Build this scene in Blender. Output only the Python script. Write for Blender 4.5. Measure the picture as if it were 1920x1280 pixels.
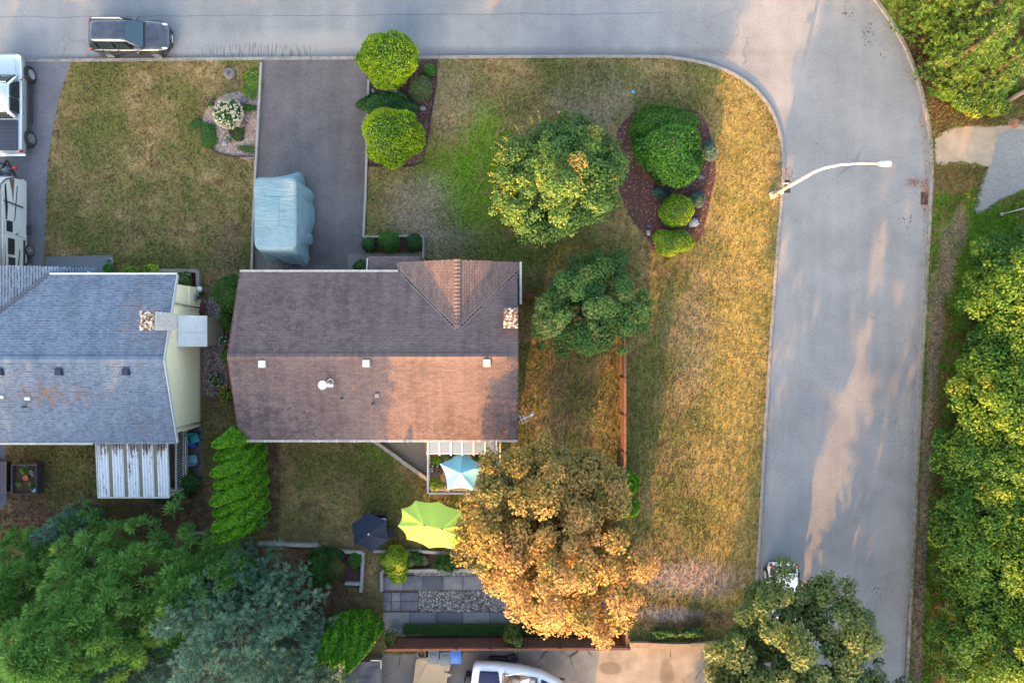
import bpy, math, random
import numpy as np
from mathutils import Vector, Matrix

for _o in list(bpy.data.objects):
    bpy.data.objects.remove(_o)
S = bpy.context.scene
COL = S.collection
rng = np.random.default_rng(7)
random.seed(7)
R = math.radians

# ------------------------------------------------------------------ camera
CAM_H = 40.0
FPX = 1280.0                      # focal length in photo pixels (24 mm on full frame)
cd = bpy.data.cameras.new('camera')
cam = bpy.data.objects.new('camera', cd)
COL.objects.link(cam)
cam.location = (0, 0, CAM_H)
cd.sensor_width = 36.0
cd.lens = 24.0
cd.clip_end = 1000
S.camera = cam

# ------------------------------------------------------------------ light
SUN_EL = R(13.3)
SUN_DX, SUN_DY = 0.235, 1.0       # direction in which shadows fall
w = bpy.data.worlds.new('World')
S.world = w
w.use_nodes = True
nt = w.node_tree
bg = nt.nodes['Background']
sky = nt.nodes.new('ShaderNodeTexSky')
sky.sky_type = 'NISHITA'
sky.sun_disc = False
sky.sun_elevation = SUN_EL
SUN_AZ = math.atan2(-SUN_DX, -SUN_DY)      # bearing of the sun from +Y towards +X
sky.sun_rotation = SUN_AZ
sky.air_density = 1.0
sky.dust_density = 4.0
sky.ozone_density = 0.2
nt.links.new(sky.outputs[0], bg.inputs[0])
bg.inputs[1].default_value = 0.15
sd = bpy.data.lights.new('sun', 'SUN')
sd.energy = 2.75
sd.angle = R(0.5)
sd.color = (1.0, 0.45, 0.08)
sun = bpy.data.objects.new('sun', sd)
COL.objects.link(sun)
_l = math.hypot(SUN_DX, SUN_DY)
sun_dir = Vector((SUN_DX / _l * math.cos(SUN_EL), SUN_DY / _l * math.cos(SUN_EL), -math.sin(SUN_EL)))
sun.rotation_euler = sun_dir.to_track_quat('-Z', 'Y').to_euler()
sun.location = (-20, -60, 30)
vs = S.view_settings
vs.view_transform = 'Standard'
vs.look = 'None'
vs.gamma = 1.0
vs.exposure = 3.15
S.render.engine = 'CYCLES'
S.cycles.max_bounces = 5
S.cycles.diffuse_bounces = 3
S.cycles.transmission_bounces = 4
S.cycles.transparent_max_bounces = 4

# ------------------------------------------------------------------ helpers: position, colour
def G(px, py, z=0.0):
    k = (CAM_H - z) / FPX
    return ((px - 960) * k, (640 - py) * k)

def lin(c):
    c = c / 255.0
    return c / 12.92 if c <= 0.04045 else ((c + 0.055) / 1.055) ** 2.4

def A(r, g, b, f=2.0):
    """albedo of a thing that shows as r,g,b in open shade"""
    return (lin(r) / f, lin(g) / f, lin(b) / f, 1.0)

# ------------------------------------------------------------------ helpers: materials
class MT:
    def __init__(s, name):
        s.m = bpy.data.materials.new(name)
        s.m.use_nodes = True
        s.t = s.m.node_tree
        s.b = s.t.nodes['Principled BSDF']
        s._p = None
    def n(s, typ, **kw):
        nd = s.t.nodes.new(typ)
        for k, v in kw.items():
            setattr(nd, k, v)
        return nd
    def set(s, sock, v):
        if isinstance(v, bpy.types.NodeSocket):
            s.t.links.new(v, sock)
        else:
            sock.default_value = v
    def pos(s):
        if s._p is None:
            s._p = s.n('ShaderNodeNewGeometry').outputs['Position']
        return s._p
    def objco(s):
        return s.n('ShaderNodeTexCoord').outputs['Object']
    def island(s):
        return s.n('ShaderNodeNewGeometry').outputs['Random Per Island']
    def objrand(s):
        return s.n('ShaderNodeObjectInfo').outputs['Random']
    def attr(s, name):
        return s.n('ShaderNodeAttribute', attribute_name=name).outputs['Fac']
    def vmul(s, vec, v):
        nd = s.n('ShaderNodeVectorMath', operation='MULTIPLY')
        s.set(nd.inputs[0], vec); nd.inputs[1].default_value = v
        return nd.outputs[0]
    def noise(s, scale, detail=4.0, rough=0.6, co=None, dist=0.0):
        nd = s.n('ShaderNodeTexNoise')
        s.set(nd.inputs['Vector'], co if co is not None else s.pos())
        nd.inputs['Scale'].default_value = scale
        nd.inputs['Detail'].default_value = detail
        nd.inputs['Roughness'].default_value = rough
        nd.inputs['Distortion'].default_value = dist
        return nd.outputs['Fac']
    def vor(s, scale, feature='F1', co=None, out='Distance', rnd=1.0):
        nd = s.n('ShaderNodeTexVoronoi', feature=feature)
        s.set(nd.inputs['Vector'], co if co is not None else s.pos())
        nd.inputs['Scale'].default_value = scale
        nd.inputs['Randomness'].default_value = rnd
        return nd.outputs[out]
    def math(s, op, a, b=0.0, c=0.0, clamp=False):
        nd = s.n('ShaderNodeMath', operation=op, use_clamp=clamp)
        s.set(nd.inputs[0], a); s.set(nd.inputs[1], b)
        s.set(nd.inputs[2], c)
        return nd.outputs[0]
    def rng_(s, v, a, b, c=0.0, d=1.0, smooth=True):
        nd = s.n('ShaderNodeMapRange', interpolation_type='SMOOTHSTEP' if smooth else 'LINEAR')
        s.set(nd.inputs['Value'], v)
        nd.inputs['From Min'].default_value = a; nd.inputs['From Max'].default_value = b
        nd.inputs['To Min'].default_value = c; nd.inputs['To Max'].default_value = d
        return nd.outputs['Result']
    def ramp(s, fac, stops, interp='LINEAR'):
        nd = s.n('ShaderNodeValToRGB')
        cr = nd.color_ramp
        cr.interpolation = interp
        while len(cr.elements) < len(stops):
            cr.elements.new(0.5)
        for e, (p, c) in zip(cr.elements, stops):
            e.position = p
            e.color = (c[0], c[1], c[2], 1.0)
        s.set(nd.inputs[0], fac)
        return nd.outputs[0]
    def mix(s, fac, a, b, blend='MIX'):
        nd = s.n('ShaderNodeMix', data_type='RGBA', blend_type=blend)
        s.set(nd.inputs[0], fac)
        s.set(nd.inputs[6], a); s.set(nd.inputs[7], b)
        return nd.outputs[2]
    def bump(s, h, strength=0.5, dist=0.02):
        nd = s.n('ShaderNodeBump')
        nd.inputs['Strength'].default_value = strength
        nd.inputs['Distance'].default_value = dist
        s.set(nd.inputs['Height'], h)
        s.t.links.new(nd.outputs[0], s.b.inputs['Normal'])
    def blob(s, px, py, rx, ry, soft=0.35, warp=0.35, z=0.1):
        """soft-edged patch of a ground at a place, centre and radii in photo pixels"""
        x, y = G(px, py, z)
        sub = s.n('ShaderNodeVectorMath', operation='SUBTRACT')
        s.set(sub.inputs[0], s.pos()); sub.inputs[1].default_value = (x, y, z)
        m = s.vmul(sub.outputs[0], (32.0 / rx, 32.0 / ry, 0.0))
        ln = s.n('ShaderNodeVectorMath', operation='LENGTH')
        s.set(ln.inputs[0], m)
        if warp:
            if not hasattr(s, '_wn'):
                s._wn = s.noise(1.3, 5.0, 0.65)
            d = s.math('MULTIPLY_ADD', s._wn, -2.0 * warp, warp)
            v = s.math('ADD', ln.outputs['Value'], d)
        else:
            v = ln.outputs['Value']
        return s.rng_(v, 1.0 - soft, 1.0 + soft, 1.0, 0.0)
    def out(s, col=None, rough=None, metal=None, spec=None):
        if col is not None: s.set(s.b.inputs['Base Color'], col)
        if rough is not None: s.set(s.b.inputs['Roughness'], rough)
        if metal is not None: s.b.inputs['Metallic'].default_value = metal
        if spec is not None: s.b.inputs['Specular IOR Level'].default_value = spec
        return s.m

def simple(name, col, rough=0.7, var=0.25, scale=3.0, metal=0.0, bump=0.0, bscale=40.0, spec=0.3, obj=False):
    m = MT(name)
    co = m.objco() if obj else None
    f = m.noise(scale, 6.0, 0.65, co)
    d = tuple(c * (1 - var) for c in col[:3]); l = tuple(min(1, c * (1 + var)) for c in col[:3])
    c = m.ramp(f, [(0.3, d), (0.7, l)])
    if bump:
        m.bump(m.noise(bscale, 4.0, 0.6, co), bump, 0.02)
    return m.out(c, rough, metal, spec)

def leafmat(name, stops, transl=0.25, rough=0.55, jitter=0.35, spec=0.25):
    """leaf colour from the per-leaf tint (0..1) stored on the crown, plus a little leaf to leaf change"""
    m = MT(name)
    t = m.attr('tint')
    j = m.math('MULTIPLY_ADD', m.island(), jitter, -jitter / 2)
    c = m.ramp(m.math('ADD', t, j, clamp=True), stops)
    m.out(c, rough, 0, spec)
    tr = m.n('ShaderNodeBsdfTranslucent')
    m.set(tr.inputs['Color'], c)
    mx = m.n('ShaderNodeMixShader')
    mx.inputs[0].default_value = transl
    o = m.t.nodes['Material Output']
    m.t.links.new(m.b.outputs[0], mx.inputs[1]); m.t.links.new(tr.outputs[0], mx.inputs[2])
    m.t.links.new(mx.outputs[0], o.inputs[0])
    return m.m

# ------------------------------------------------------------------ helpers: objects
def link(name, data, parent=None):
    o = bpy.data.objects.new(name, data)
    COL.objects.link(o)
    if parent is not None:
        o.parent = parent
    return o

def tag(o, label=None, cat=None, group=None, kind=None):
    if label: o['label'] = label
    if cat: o['category'] = cat
    if group: o['group'] = group
    if kind: o['kind'] = kind
    return o

def thing(name, label, cat, loc=(0, 0, 0), rz=0.0, group=None):
    o = link(name, None)
    o.empty_display_size = 0.2
    o.location = loc
    o.rotation_euler = (0, 0, rz)
    return tag(o, label, cat, group)

class MB:
    """collects faces; build() links them as one mesh object"""
    def __init__(s, off=(0, 0, 0)):
        s.v = []; s.f = []; s.o = Vector(off)
    def add(s, vs, fs):
        k = len(s.v)
        s.v += [Vector(p) - s.o for p in vs]
        s.f += [tuple(i + k for i in f) for f in fs]
        return s
    def box(s, c, d, rz=0.0, rx=0.0, ry=0.0):
        m = Matrix.Translation(c) @ Matrix.Rotation(rz, 4, 'Z') @ Matrix.Rotation(ry, 4, 'Y') @ Matrix.Rotation(rx, 4, 'X')
        x, y, z = d[0] / 2, d[1] / 2, d[2] / 2
        vs = [m @ Vector(p) for p in ((-x, -y, -z), (x, -y, -z), (x, y, -z), (-x, y, -z), (-x, -y, z), (x, -y, z), (x, y, z), (-x, y, z))]
        return s.add(vs, [(0, 3, 2, 1), (4, 5, 6, 7), (0, 1, 5, 4), (1, 2, 6, 5), (2, 3, 7, 6), (3, 0, 4, 7)])
    def bar(s, a, b, wd, ht=None):
        """box beam between two points"""
        a, b = Vector(a), Vector(b)
        ht = ht or wd
        d = (b - a).normalized()
        up = Vector((0, 0, 1)) if abs(d.z) < 0.95 else Vector((0, 1, 0))
        u = d.cross(up).normalized() * wd / 2
        n = u.cross(d).normalized() * ht / 2
        vs = [a - u - n, a + u - n, a + u + n, a - u + n, b - u - n, b + u - n, b + u + n, b - u + n]
        return s.add(vs, [(0, 1, 2, 3), (7, 6, 5, 4), (0, 4, 5, 1), (1, 5, 6, 2), (2, 6, 7, 3), (3, 7, 4, 0)])
    def prism(s, poly, z0, z1):
        n = len(poly)
        zz0 = z0 if isinstance(z0, (list, tuple)) else [z0] * n
        zz1 = z1 if isinstance(z1, (list, tuple)) else [z1] * n
        ar = sum(poly[i][0] * poly[(i + 1) % n][1] - poly[(i + 1) % n][0] * poly[i][1] for i in range(n))
        if ar < 0:
            poly = poly[::-1]; zz0 = zz0[::-1]; zz1 = zz1[::-1]
        vs = [(p[0], p[1], z) for p, z in zip(poly, zz0)] + [(p[0], p[1], z) for p, z in zip(poly, zz1)]
        fs = [tuple(range(n - 1, -1, -1)), tuple(range(n, 2 * n))]
        fs += [(i, (i + 1) % n, n + (i + 1) % n, n + i) for i in range(n)]
        return s.add(vs, fs)
    def sheet(s, poly, z):
        n = len(poly)
        ar = sum(poly[i][0] * poly[(i + 1) % n][1] - poly[(i + 1) % n][0] * poly[i][1] for i in range(n))
        if ar < 0: poly = poly[::-1]
        return s.add([(p[0], p[1], z) for p in poly], [tuple(range(n))])
    def tube(s, pts, rad, n=8, cap=True):
        pts = [Vector(p) for p in pts]
        if not isinstance(rad, (list, tuple)): rad = [rad] * len(pts)
        vs = []; fs = []
        ref = Vector((0.31, 0.77, 0.55))
        for i, p in enumerate(pts):
            d = (pts[min(i + 1, len(pts) - 1)] - pts[max(i - 1, 0)]).normalized()
            u = d.cross(ref)
            if u.length < 0.05: u = d.cross(Vector((1, 0, 0)))
            u.normalize(); v = d.cross(u)
            for k in range(n):
                a = 2 * math.pi * k / n
                vs.append(p + (u * math.cos(a) + v * math.sin(a)) * rad[i])
        for i in range(len(pts) - 1):
            for k in range(n):
                k2 = (k + 1) % n
                fs.append((i * n + k, i * n + k2, (i + 1) * n + k2, (i + 1) * n + k))
        if cap:
            fs.append(tuple(range(n - 1, -1, -1)))
            fs.append(tuple((len(pts) - 1) * n + k for k in range(n)))
        return s.add(vs, fs)
    def lathe(s, prof, c=(0, 0, 0), n=16, axis='Z'):
        """prof: (radius, height) list"""
        vs = []; fs = []
        for r, h in prof:
            for k in range(n):
                a = 2 * math.pi * k / n
                p = (r * math.cos(a), r * math.sin(a), h)
                if axis == 'X': p = (p[2], p[0], p[1])
                if axis == 'Y': p = (p[1], p[2], p[0])
                vs.append((p[0] + c[0], p[1] + c[1], p[2] + c[2]))
        for i in range(len(prof) - 1):
            for k in range(n):
                k2 = (k + 1) % n
                fs.append((i * n + k, i * n + k2, (i + 1) * n + k2, (i + 1) * n + k))
        fs.append(tuple(range(n - 1, -1, -1)))
        fs.append(tuple((len(prof) - 1) * n + k for k in range(n)))
        return s.add(vs, fs)
    def loft(s, stations, n=20, e=3.2):
        """stations along X: (x, half width, z0, z1[, y centre]); superellipse sections"""
        vs = []; fs = []
        for st in stations:
            x, hw, z0, z1 = st[:4]
            yc = st[4] if len(st) > 4 else 0.0
            for k in range(n):
                a = 2 * math.pi * k / n
                c, q = math.cos(a), math.sin(a)
                y = math.copysign(abs(c) ** (2 / e), c) * hw + yc
                z = math.copysign(abs(q) ** (2 / e), q) * (z1 - z0) / 2 + (z0 + z1) / 2
                vs.append((x, y, z))
        for i in range(len(stations) - 1):
            for k in range(n):
                k2 = (k + 1) % n
                fs.append((i * n + k, (i + 1) * n + k, (i + 1) * n + k2, i * n + k2))
        fs.append(tuple(range(n)))
        fs.append(tuple((len(stations) - 1) * n + k for k in range(n - 1, -1, -1)))
        return s.add(vs, fs)
    def ball(s, c, r, n=12, m=7, jit=0.0, rs=None):
        rx, ry, rz = r if isinstance(r, (tuple, list)) else (r, r, r)
        vs = []; fs = []
        for i in range(m + 1):
            t = math.pi * i / m
            for k in range(n):
                a = 2 * math.pi * k / n
                q = 1 + ((rs.random() - 0.5) * 2 * jit if rs and 0 < i < m else 0)
                vs.append((c[0] + rx * q * math.sin(t) * math.cos(a), c[1] + ry * q * math.sin(t) * math.sin(a), c[2] + rz * q * math.cos(t)))
        for i in range(m):
            for k in range(n):
                k2 = (k + 1) % n
                fs.append((i * n + k, (i + 1) * n + k, (i + 1) * n + k2, i * n + k2))
        return s.add(vs, fs)
    def mesh(s, name, m, smooth=False):
        me = bpy.data.meshes.new(name)
        me.from_pydata([tuple(p) for p in s.v], [], s.f)
        me.materials.append(m)
        if smooth:
            me.polygons.foreach_set('use_smooth', [True] * len(me.polygons))
        me.update()
        return me
    def build(s, name, m, parent=None, smooth=False, bevel=0.0, seg=2):
        o = link(name, s.mesh(name, m, smooth), parent)
        if bevel:
            md = o.modifiers.new('b', 'BEVEL'); md.width = bevel; md.segments = seg; md.limit_method = 'ANGLE'
            o.data.polygons.foreach_set('use_smooth', [True] * len(o.data.polygons))
        return o

def npmesh(name, V, F, m, tint=None, smooth=False):
    """V (n,3), F (k,q) arrays to a mesh"""
    me = bpy.data.meshes.new(name)
    V = np.ascontiguousarray(V, dtype=np.float32); F = np.ascontiguousarray(F, dtype=np.int32)
    k, q = F.shape
    me.vertices.add(len(V)); me.vertices.foreach_set('co', V.ravel())
    me.loops.add(k * q); me.loops.foreach_set('vertex_index', F.ravel())
    me.polygons.add(k)
    me.polygons.foreach_set('loop_start', np.arange(0, k * q, q, dtype=np.int32))
    me.materials.append(m)
    if tint is not None:
        a = me.attributes.new('tint', 'FLOAT', 'POINT')
        a.data.foreach_set('value', np.ascontiguousarray(tint, dtype=np.float32))
    me.polygons.foreach_set('use_smooth', np.full(k, bool(smooth)))
    me.update(calc_edges=True)
    return me

def inpoly(P, poly):
    x, y = P[:, 0], P[:, 1]
    r = np.zeros(len(P), dtype=bool)
    n = len(poly)
    for i in range(n):
        x0, y0 = poly[i]; x1, y1 = poly[(i + 1) % n]
        c = ((y0 > y) != (y1 > y))
        r ^= c & (x < (x1 - x0) * (y - y0) / ((y1 - y0) or 1e-9) + x0)
    return r

def unit(a):
    return a / np.maximum(np.linalg.norm(a, axis=1, keepdims=True), 1e-9)

def leaves(P, N, L, W, tint, U=None, fold=0.15):
    """diamond leaves: centres P, facing N, length L, width W (arrays or numbers); returns V, F, tint"""
    n = len(P)
    L = np.broadcast_to(np.asarray(L, float).reshape(-1, 1) if np.ndim(L) else L, (n, 1)) if np.ndim(L) else np.full((n, 1), L)
    W = np.asarray(W, float).reshape(-1, 1) if np.ndim(W) else np.full((n, 1), W)
    N = unit(N)
    if U is None:
        U = rng.normal(size=(n, 3))
    U = unit(U - N * np.sum(U * N, axis=1, keepdims=True))
    Vv = np.cross(N, U)
    V = np.empty((n, 4, 3))
    V[:, 0] = P - U * L * 0.5
    V[:, 1] = P + Vv * W * 0.5 + N * W * fold
    V[:, 2] = P + U * L * 0.5
    V[:, 3] = P - Vv * W * 0.5 + N * W * fold
    F = np.arange(n * 4).reshape(n, 4)
    return V.reshape(-1, 3), F, np.repeat(np.broadcast_to(tint, (n,)), 4)

def joinm(parts):
    Vs, Fs, Ts = [], [], []
    k = 0
    for V, F, T in parts:
        Vs.append(V); Fs.append(F + k); Ts.append(T); k += len(V)
    return np.concatenate(Vs), np.concatenate(Fs), np.concatenate(Ts)

def bend(d, seed):
    """smooth bumpy factor on directions d"""
    r = np.random.default_rng(seed)
    f = np.zeros(len(d))
    for k in range(7):
        ax = r.normal(size=3); ax /= np.linalg.norm(ax)
        f += np.sin((2.0 + k * 1.3) * (d @ ax) + r.uniform(0, 6.28)) / (1.3 + 0.7 * k)
    return f
# =================================================================== SETTING: ground, road, lawns, paths
def GP(pts, z=0.0):
    return [G(x, y, z) for x, y in pts]

def smooth_curve(pts, n=6):
    """Catmull-Rom through points"""
    out = []
    P = [pts[0]] + list(pts) + [pts[-1]]
    for i in range(1, len(P) - 2):
        for k in range(n):
            t = k / n
            out.append(tuple(0.5 * ((2 * P[i][a]) + (-P[i-1][a] + P[i+1][a]) * t + (2*P[i-1][a] - 5*P[i][a] + 4*P[i+1][a] - P[i+2][a]) * t * t
                       + (-P[i-1][a] + 3*P[i][a] - 3*P[i+1][a] + P[i+2][a]) * t ** 3) for a in (0, 1)))
    out.append(pts[-1])
    return out

INNER = smooth_curve([(-700, 114), (0, 112), (490, 108), (900, 105), (1190, 104), (1275, 108), (1345, 124), (1400, 152), (1440, 193),
                      (1463, 245), (1471, 305), (1467, 380), (1457, 500), (1446, 660), (1437, 800), (1429, 950), (1421, 1080), (1410, 1280), (1400, 1500)])
OUTER = smooth_curve([(-700, -170), (900, -170), (1400, -150), (1560, -90), (1640, 0), (1692, 80), (1724, 165), (1740, 240), (1745, 310), (1742, 400),
                      (1733, 560), (1723, 760), (1714, 960), (1706, 1120), (1698, 1280), (1690, 1500)])

# ---- materials of the ground
def AL(r, g, b):
    return A(r, g, b, 1.5)

def lawn_material(name, front=True):
    m = MT(name)
    big = m.noise(0.35, 5.0, 0.6)
    mid = m.noise(1.6, 6.0, 0.7)
    fine = m.noise(9.0, 5.0, 0.7)
    tan = m.ramp(mid, [(0.30, AL(92, 78, 54)), (0.5, AL(142, 120, 82)), (0.70, AL(182, 156, 114))])
    olive = m.ramp(fine, [(0.3, AL(76, 80, 42)), (0.7, AL(124, 120, 68))])
    f = m.math('MULTIPLY_ADD', mid, 0.5, m.math('MULTIPLY', big, 0.8))
    c = m.mix(m.rng_(f, 0.52, 0.76), tan, olive)
    # weedy deep green specks
    sp = m.noise(3.1, 4.0, 0.75)
    c = m.mix(m.rng_(sp, 0.57, 0.68, 0, 0.8), c, AL(72, 98, 44))
    # bare grey thatch
    th = m.noise(2.3, 5.0, 0.7, m.vmul(m.pos(), (1.0, 1.0, 7.0)))
    c = m.mix(m.rng_(th, 0.62, 0.74, 0, 0.6), c, AL(158, 142, 124))
    brk = m.rng_(m.noise(2.7, 6.0, 0.75), 0.38, 0.56, 0.35, 1.0)
    def patch(c, px, py, rx, ry, col, amt=0.8, soft=0.55, warp=0.7):
        return m.mix(m.math('MULTIPLY', m.math('MULTIPLY', m.blob(px, py, rx, ry, soft, warp), amt), brk), c, col)
    grn = m.ramp(fine, [(0.3, AL(72, 108, 22)), (0.7, AL(108, 146, 36))])
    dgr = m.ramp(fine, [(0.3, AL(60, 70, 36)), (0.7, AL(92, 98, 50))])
    drt = m.ramp(fine, [(0.3, AL(92, 74, 62)), (0.7, AL(124, 102, 84))])
    red = m.ramp(fine, [(0.3, AL(74, 54, 48)), (0.7, AL(104, 80, 68))])
    thc = m.ramp(fine, [(0.3, AL(118, 106, 92)), (0.7, AL(164, 150, 136))])
    gold = m.ramp(fine, [(0.3, AL(148, 126, 64)), (0.7, AL(186, 162, 92))])  # dry kerbside grass, with the sunlit strip's brightness put into its gold
    # watered green round the maple
    c = patch(c, 905, 265, 46, 66, grn, 0.85)
    c = patch(c, 890, 370, 70, 80, grn, 0.85)
    c = patch(c, 850, 330, 70, 60, grn, 0.6)
    c = patch(c, 960, 470, 120, 30, grn, 0.5)
    c = patch(c, 790, 390, 60, 60, thc, 0.7)
    c = patch(c, 840, 455, 60, 30, thc, 0.6)
    c = patch(c, 840, 180, 60, 70, thc, 0.35)
    c = patch(c, 1120, 190, 70, 60, thc, 0.5)
    c = patch(c, 1090, 150, 60, 40, dgr, 0.6)
    c = patch(c, 1000, 470, 200, 35, dgr, 0.6)
    c = patch(c, 1300, 640, 45, 90, thc, 0.35)
    c = patch(c, 1385, 520, 42, 40, drt, 0.75)
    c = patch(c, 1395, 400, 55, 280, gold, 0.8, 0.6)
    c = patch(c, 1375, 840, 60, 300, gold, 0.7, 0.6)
    c = patch(c, 1220, 700, 45, 160, dgr, 0.5, 0.5)
    # south end of the lot: bare red soil and gravel patch
    c = patch(c, 1300, 1085, 95, 30, AL(170, 150, 146), 0.7)
    c = patch(c, 1280, 1160, 130, 22, red, 0.85)
    c = patch(c, 1250, 1150, 55, 12, AL(150, 145, 148), 0.7)
    c = patch(c, 1300, 1188, 130, 14, dgr, 0.8)
    # yard behind the brown house
    c = patch(c, 670, 880, 60, 50, dgr, 0.5)
    c = patch(c, 720, 845, 40, 18, grn, 0.5)
    c = patch(c, 570, 985, 55, 35, dgr, 0.55)
    c = patch(c, 740, 960, 80, 30, dgr, 0.55)
    c = patch(c, 512, 920, 14, 110, red, 1.0, 0.3, 0.2)
    c = patch(c, 590, 1090, 85, 80, red, 0.9)
    c = patch(c, 640, 1135, 90, 35, red, 0.6)
    c = patch(c, 1060, 720, 45, 70, drt, 0.5)
    c = patch(c, 1085, 740, 30, 40, dgr, 0.5)
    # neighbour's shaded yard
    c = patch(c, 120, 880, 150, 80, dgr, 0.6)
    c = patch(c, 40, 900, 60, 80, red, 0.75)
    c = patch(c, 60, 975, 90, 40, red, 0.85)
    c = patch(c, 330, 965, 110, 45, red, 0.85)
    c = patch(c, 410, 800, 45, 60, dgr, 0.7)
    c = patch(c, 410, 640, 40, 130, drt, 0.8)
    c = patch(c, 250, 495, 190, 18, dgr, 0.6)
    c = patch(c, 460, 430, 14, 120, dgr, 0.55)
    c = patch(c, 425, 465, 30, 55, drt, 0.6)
    grain = m.noise(13.0, 4.0, 0.75)
    isl = m.island()
    c = m.mix(0.5, c, m.ramp(isl, [(0.0, (0.18, 0.18, 0.18)), (1.0, (0.82, 0.82, 0.82))]), 'OVERLAY')
    c = m.mix(0.8, c, m.ramp(grain, [(0.25, (0.22, 0.22, 0.22)), (0.75, (0.78, 0.78, 0.78))]), 'OVERLAY')
    m.bump(m.math('ADD', fine, grain), 0.7, 0.05)
    return m.out(c, 0.95, 0, 0.05)

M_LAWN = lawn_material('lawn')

def verge_material():
    m = MT('verge')
    mid = m.noise(1.4, 6.0, 0.7); fine = m.noise(9.0, 5.0, 0.7)
    grn = m.ramp(fine, [(0.3, AL(62, 98, 24)), (0.7, AL(104, 138, 44))])
    dry = m.ramp(fine, [(0.3, A(120, 100, 62)), (0.7, A(160, 136, 92))])
    drt = m.ramp(fine, [(0.3, AL(120, 102, 84)), (0.7, AL(172, 152, 130))])
    c = m.mix(m.rng_(mid, 0.42, 0.58), grn, dry)
    def patch(c, px, py, rx, ry, col, amt=0.85, soft=0.4, warp=0.4):
        return m.mix(m.math('MULTIPLY', m.blob(px, py, rx, ry, soft, warp), amt), c, col)
    c = patch(c, 1740, 170, 50, 90, dry, 0.8)
    c = patch(c, 1830, 230, 80, 25, dry, 0.7)
    c = patch(c, 1790, 330, 50, 30, dry, 0.8)
    c = patch(c, 1800, 90, 120, 110, m.ramp(fine, [(0.3, A(70, 48, 38)), (0.7, A(110, 80, 62))]), 0.8)
    c = patch(c, 1850, 440, 80, 60, grn, 0.95)
    c = patch(c, 1738, 800, 9, 600, grn, 0.8, 0.3, 0.2)
    c = patch(c, 1800, 520, 30, 100, grn, 0.9)
    for (x, y, rx, ry) in ((1800, 425, 14, 40), (1775, 490, 16, 60), (1755, 590, 14, 70), (1748, 700, 10, 80), (1738, 830, 9, 90), (1732, 960, 8, 90),
                           (1726, 1080, 9, 80), (1720, 1200, 10, 90)):
        c = patch(c, x, y, rx, ry, drt, 0.85, 0.5, 0.6)
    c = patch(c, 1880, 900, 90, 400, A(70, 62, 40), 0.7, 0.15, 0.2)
    grain = m.noise(14.0, 4.0, 0.75)
    c = m.mix(0.75, c, m.ramp(m.island(), [(0.0, (0.18, 0.18, 0.18)), (1.0, (0.82, 0.82, 0.82))]), 'OVERLAY')
    c = m.mix(0.7, c, m.ramp(grain, [(0.25, (0.25, 0.25, 0.25)), (0.75, (0.75, 0.75, 0.75))]), 'OVERLAY')
    m.bump(m.math('ADD', fine, grain), 0.7, 0.05)
    return m.out(c, 0.95, 0, 0.05)
M_VERGE = verge_material()

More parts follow.
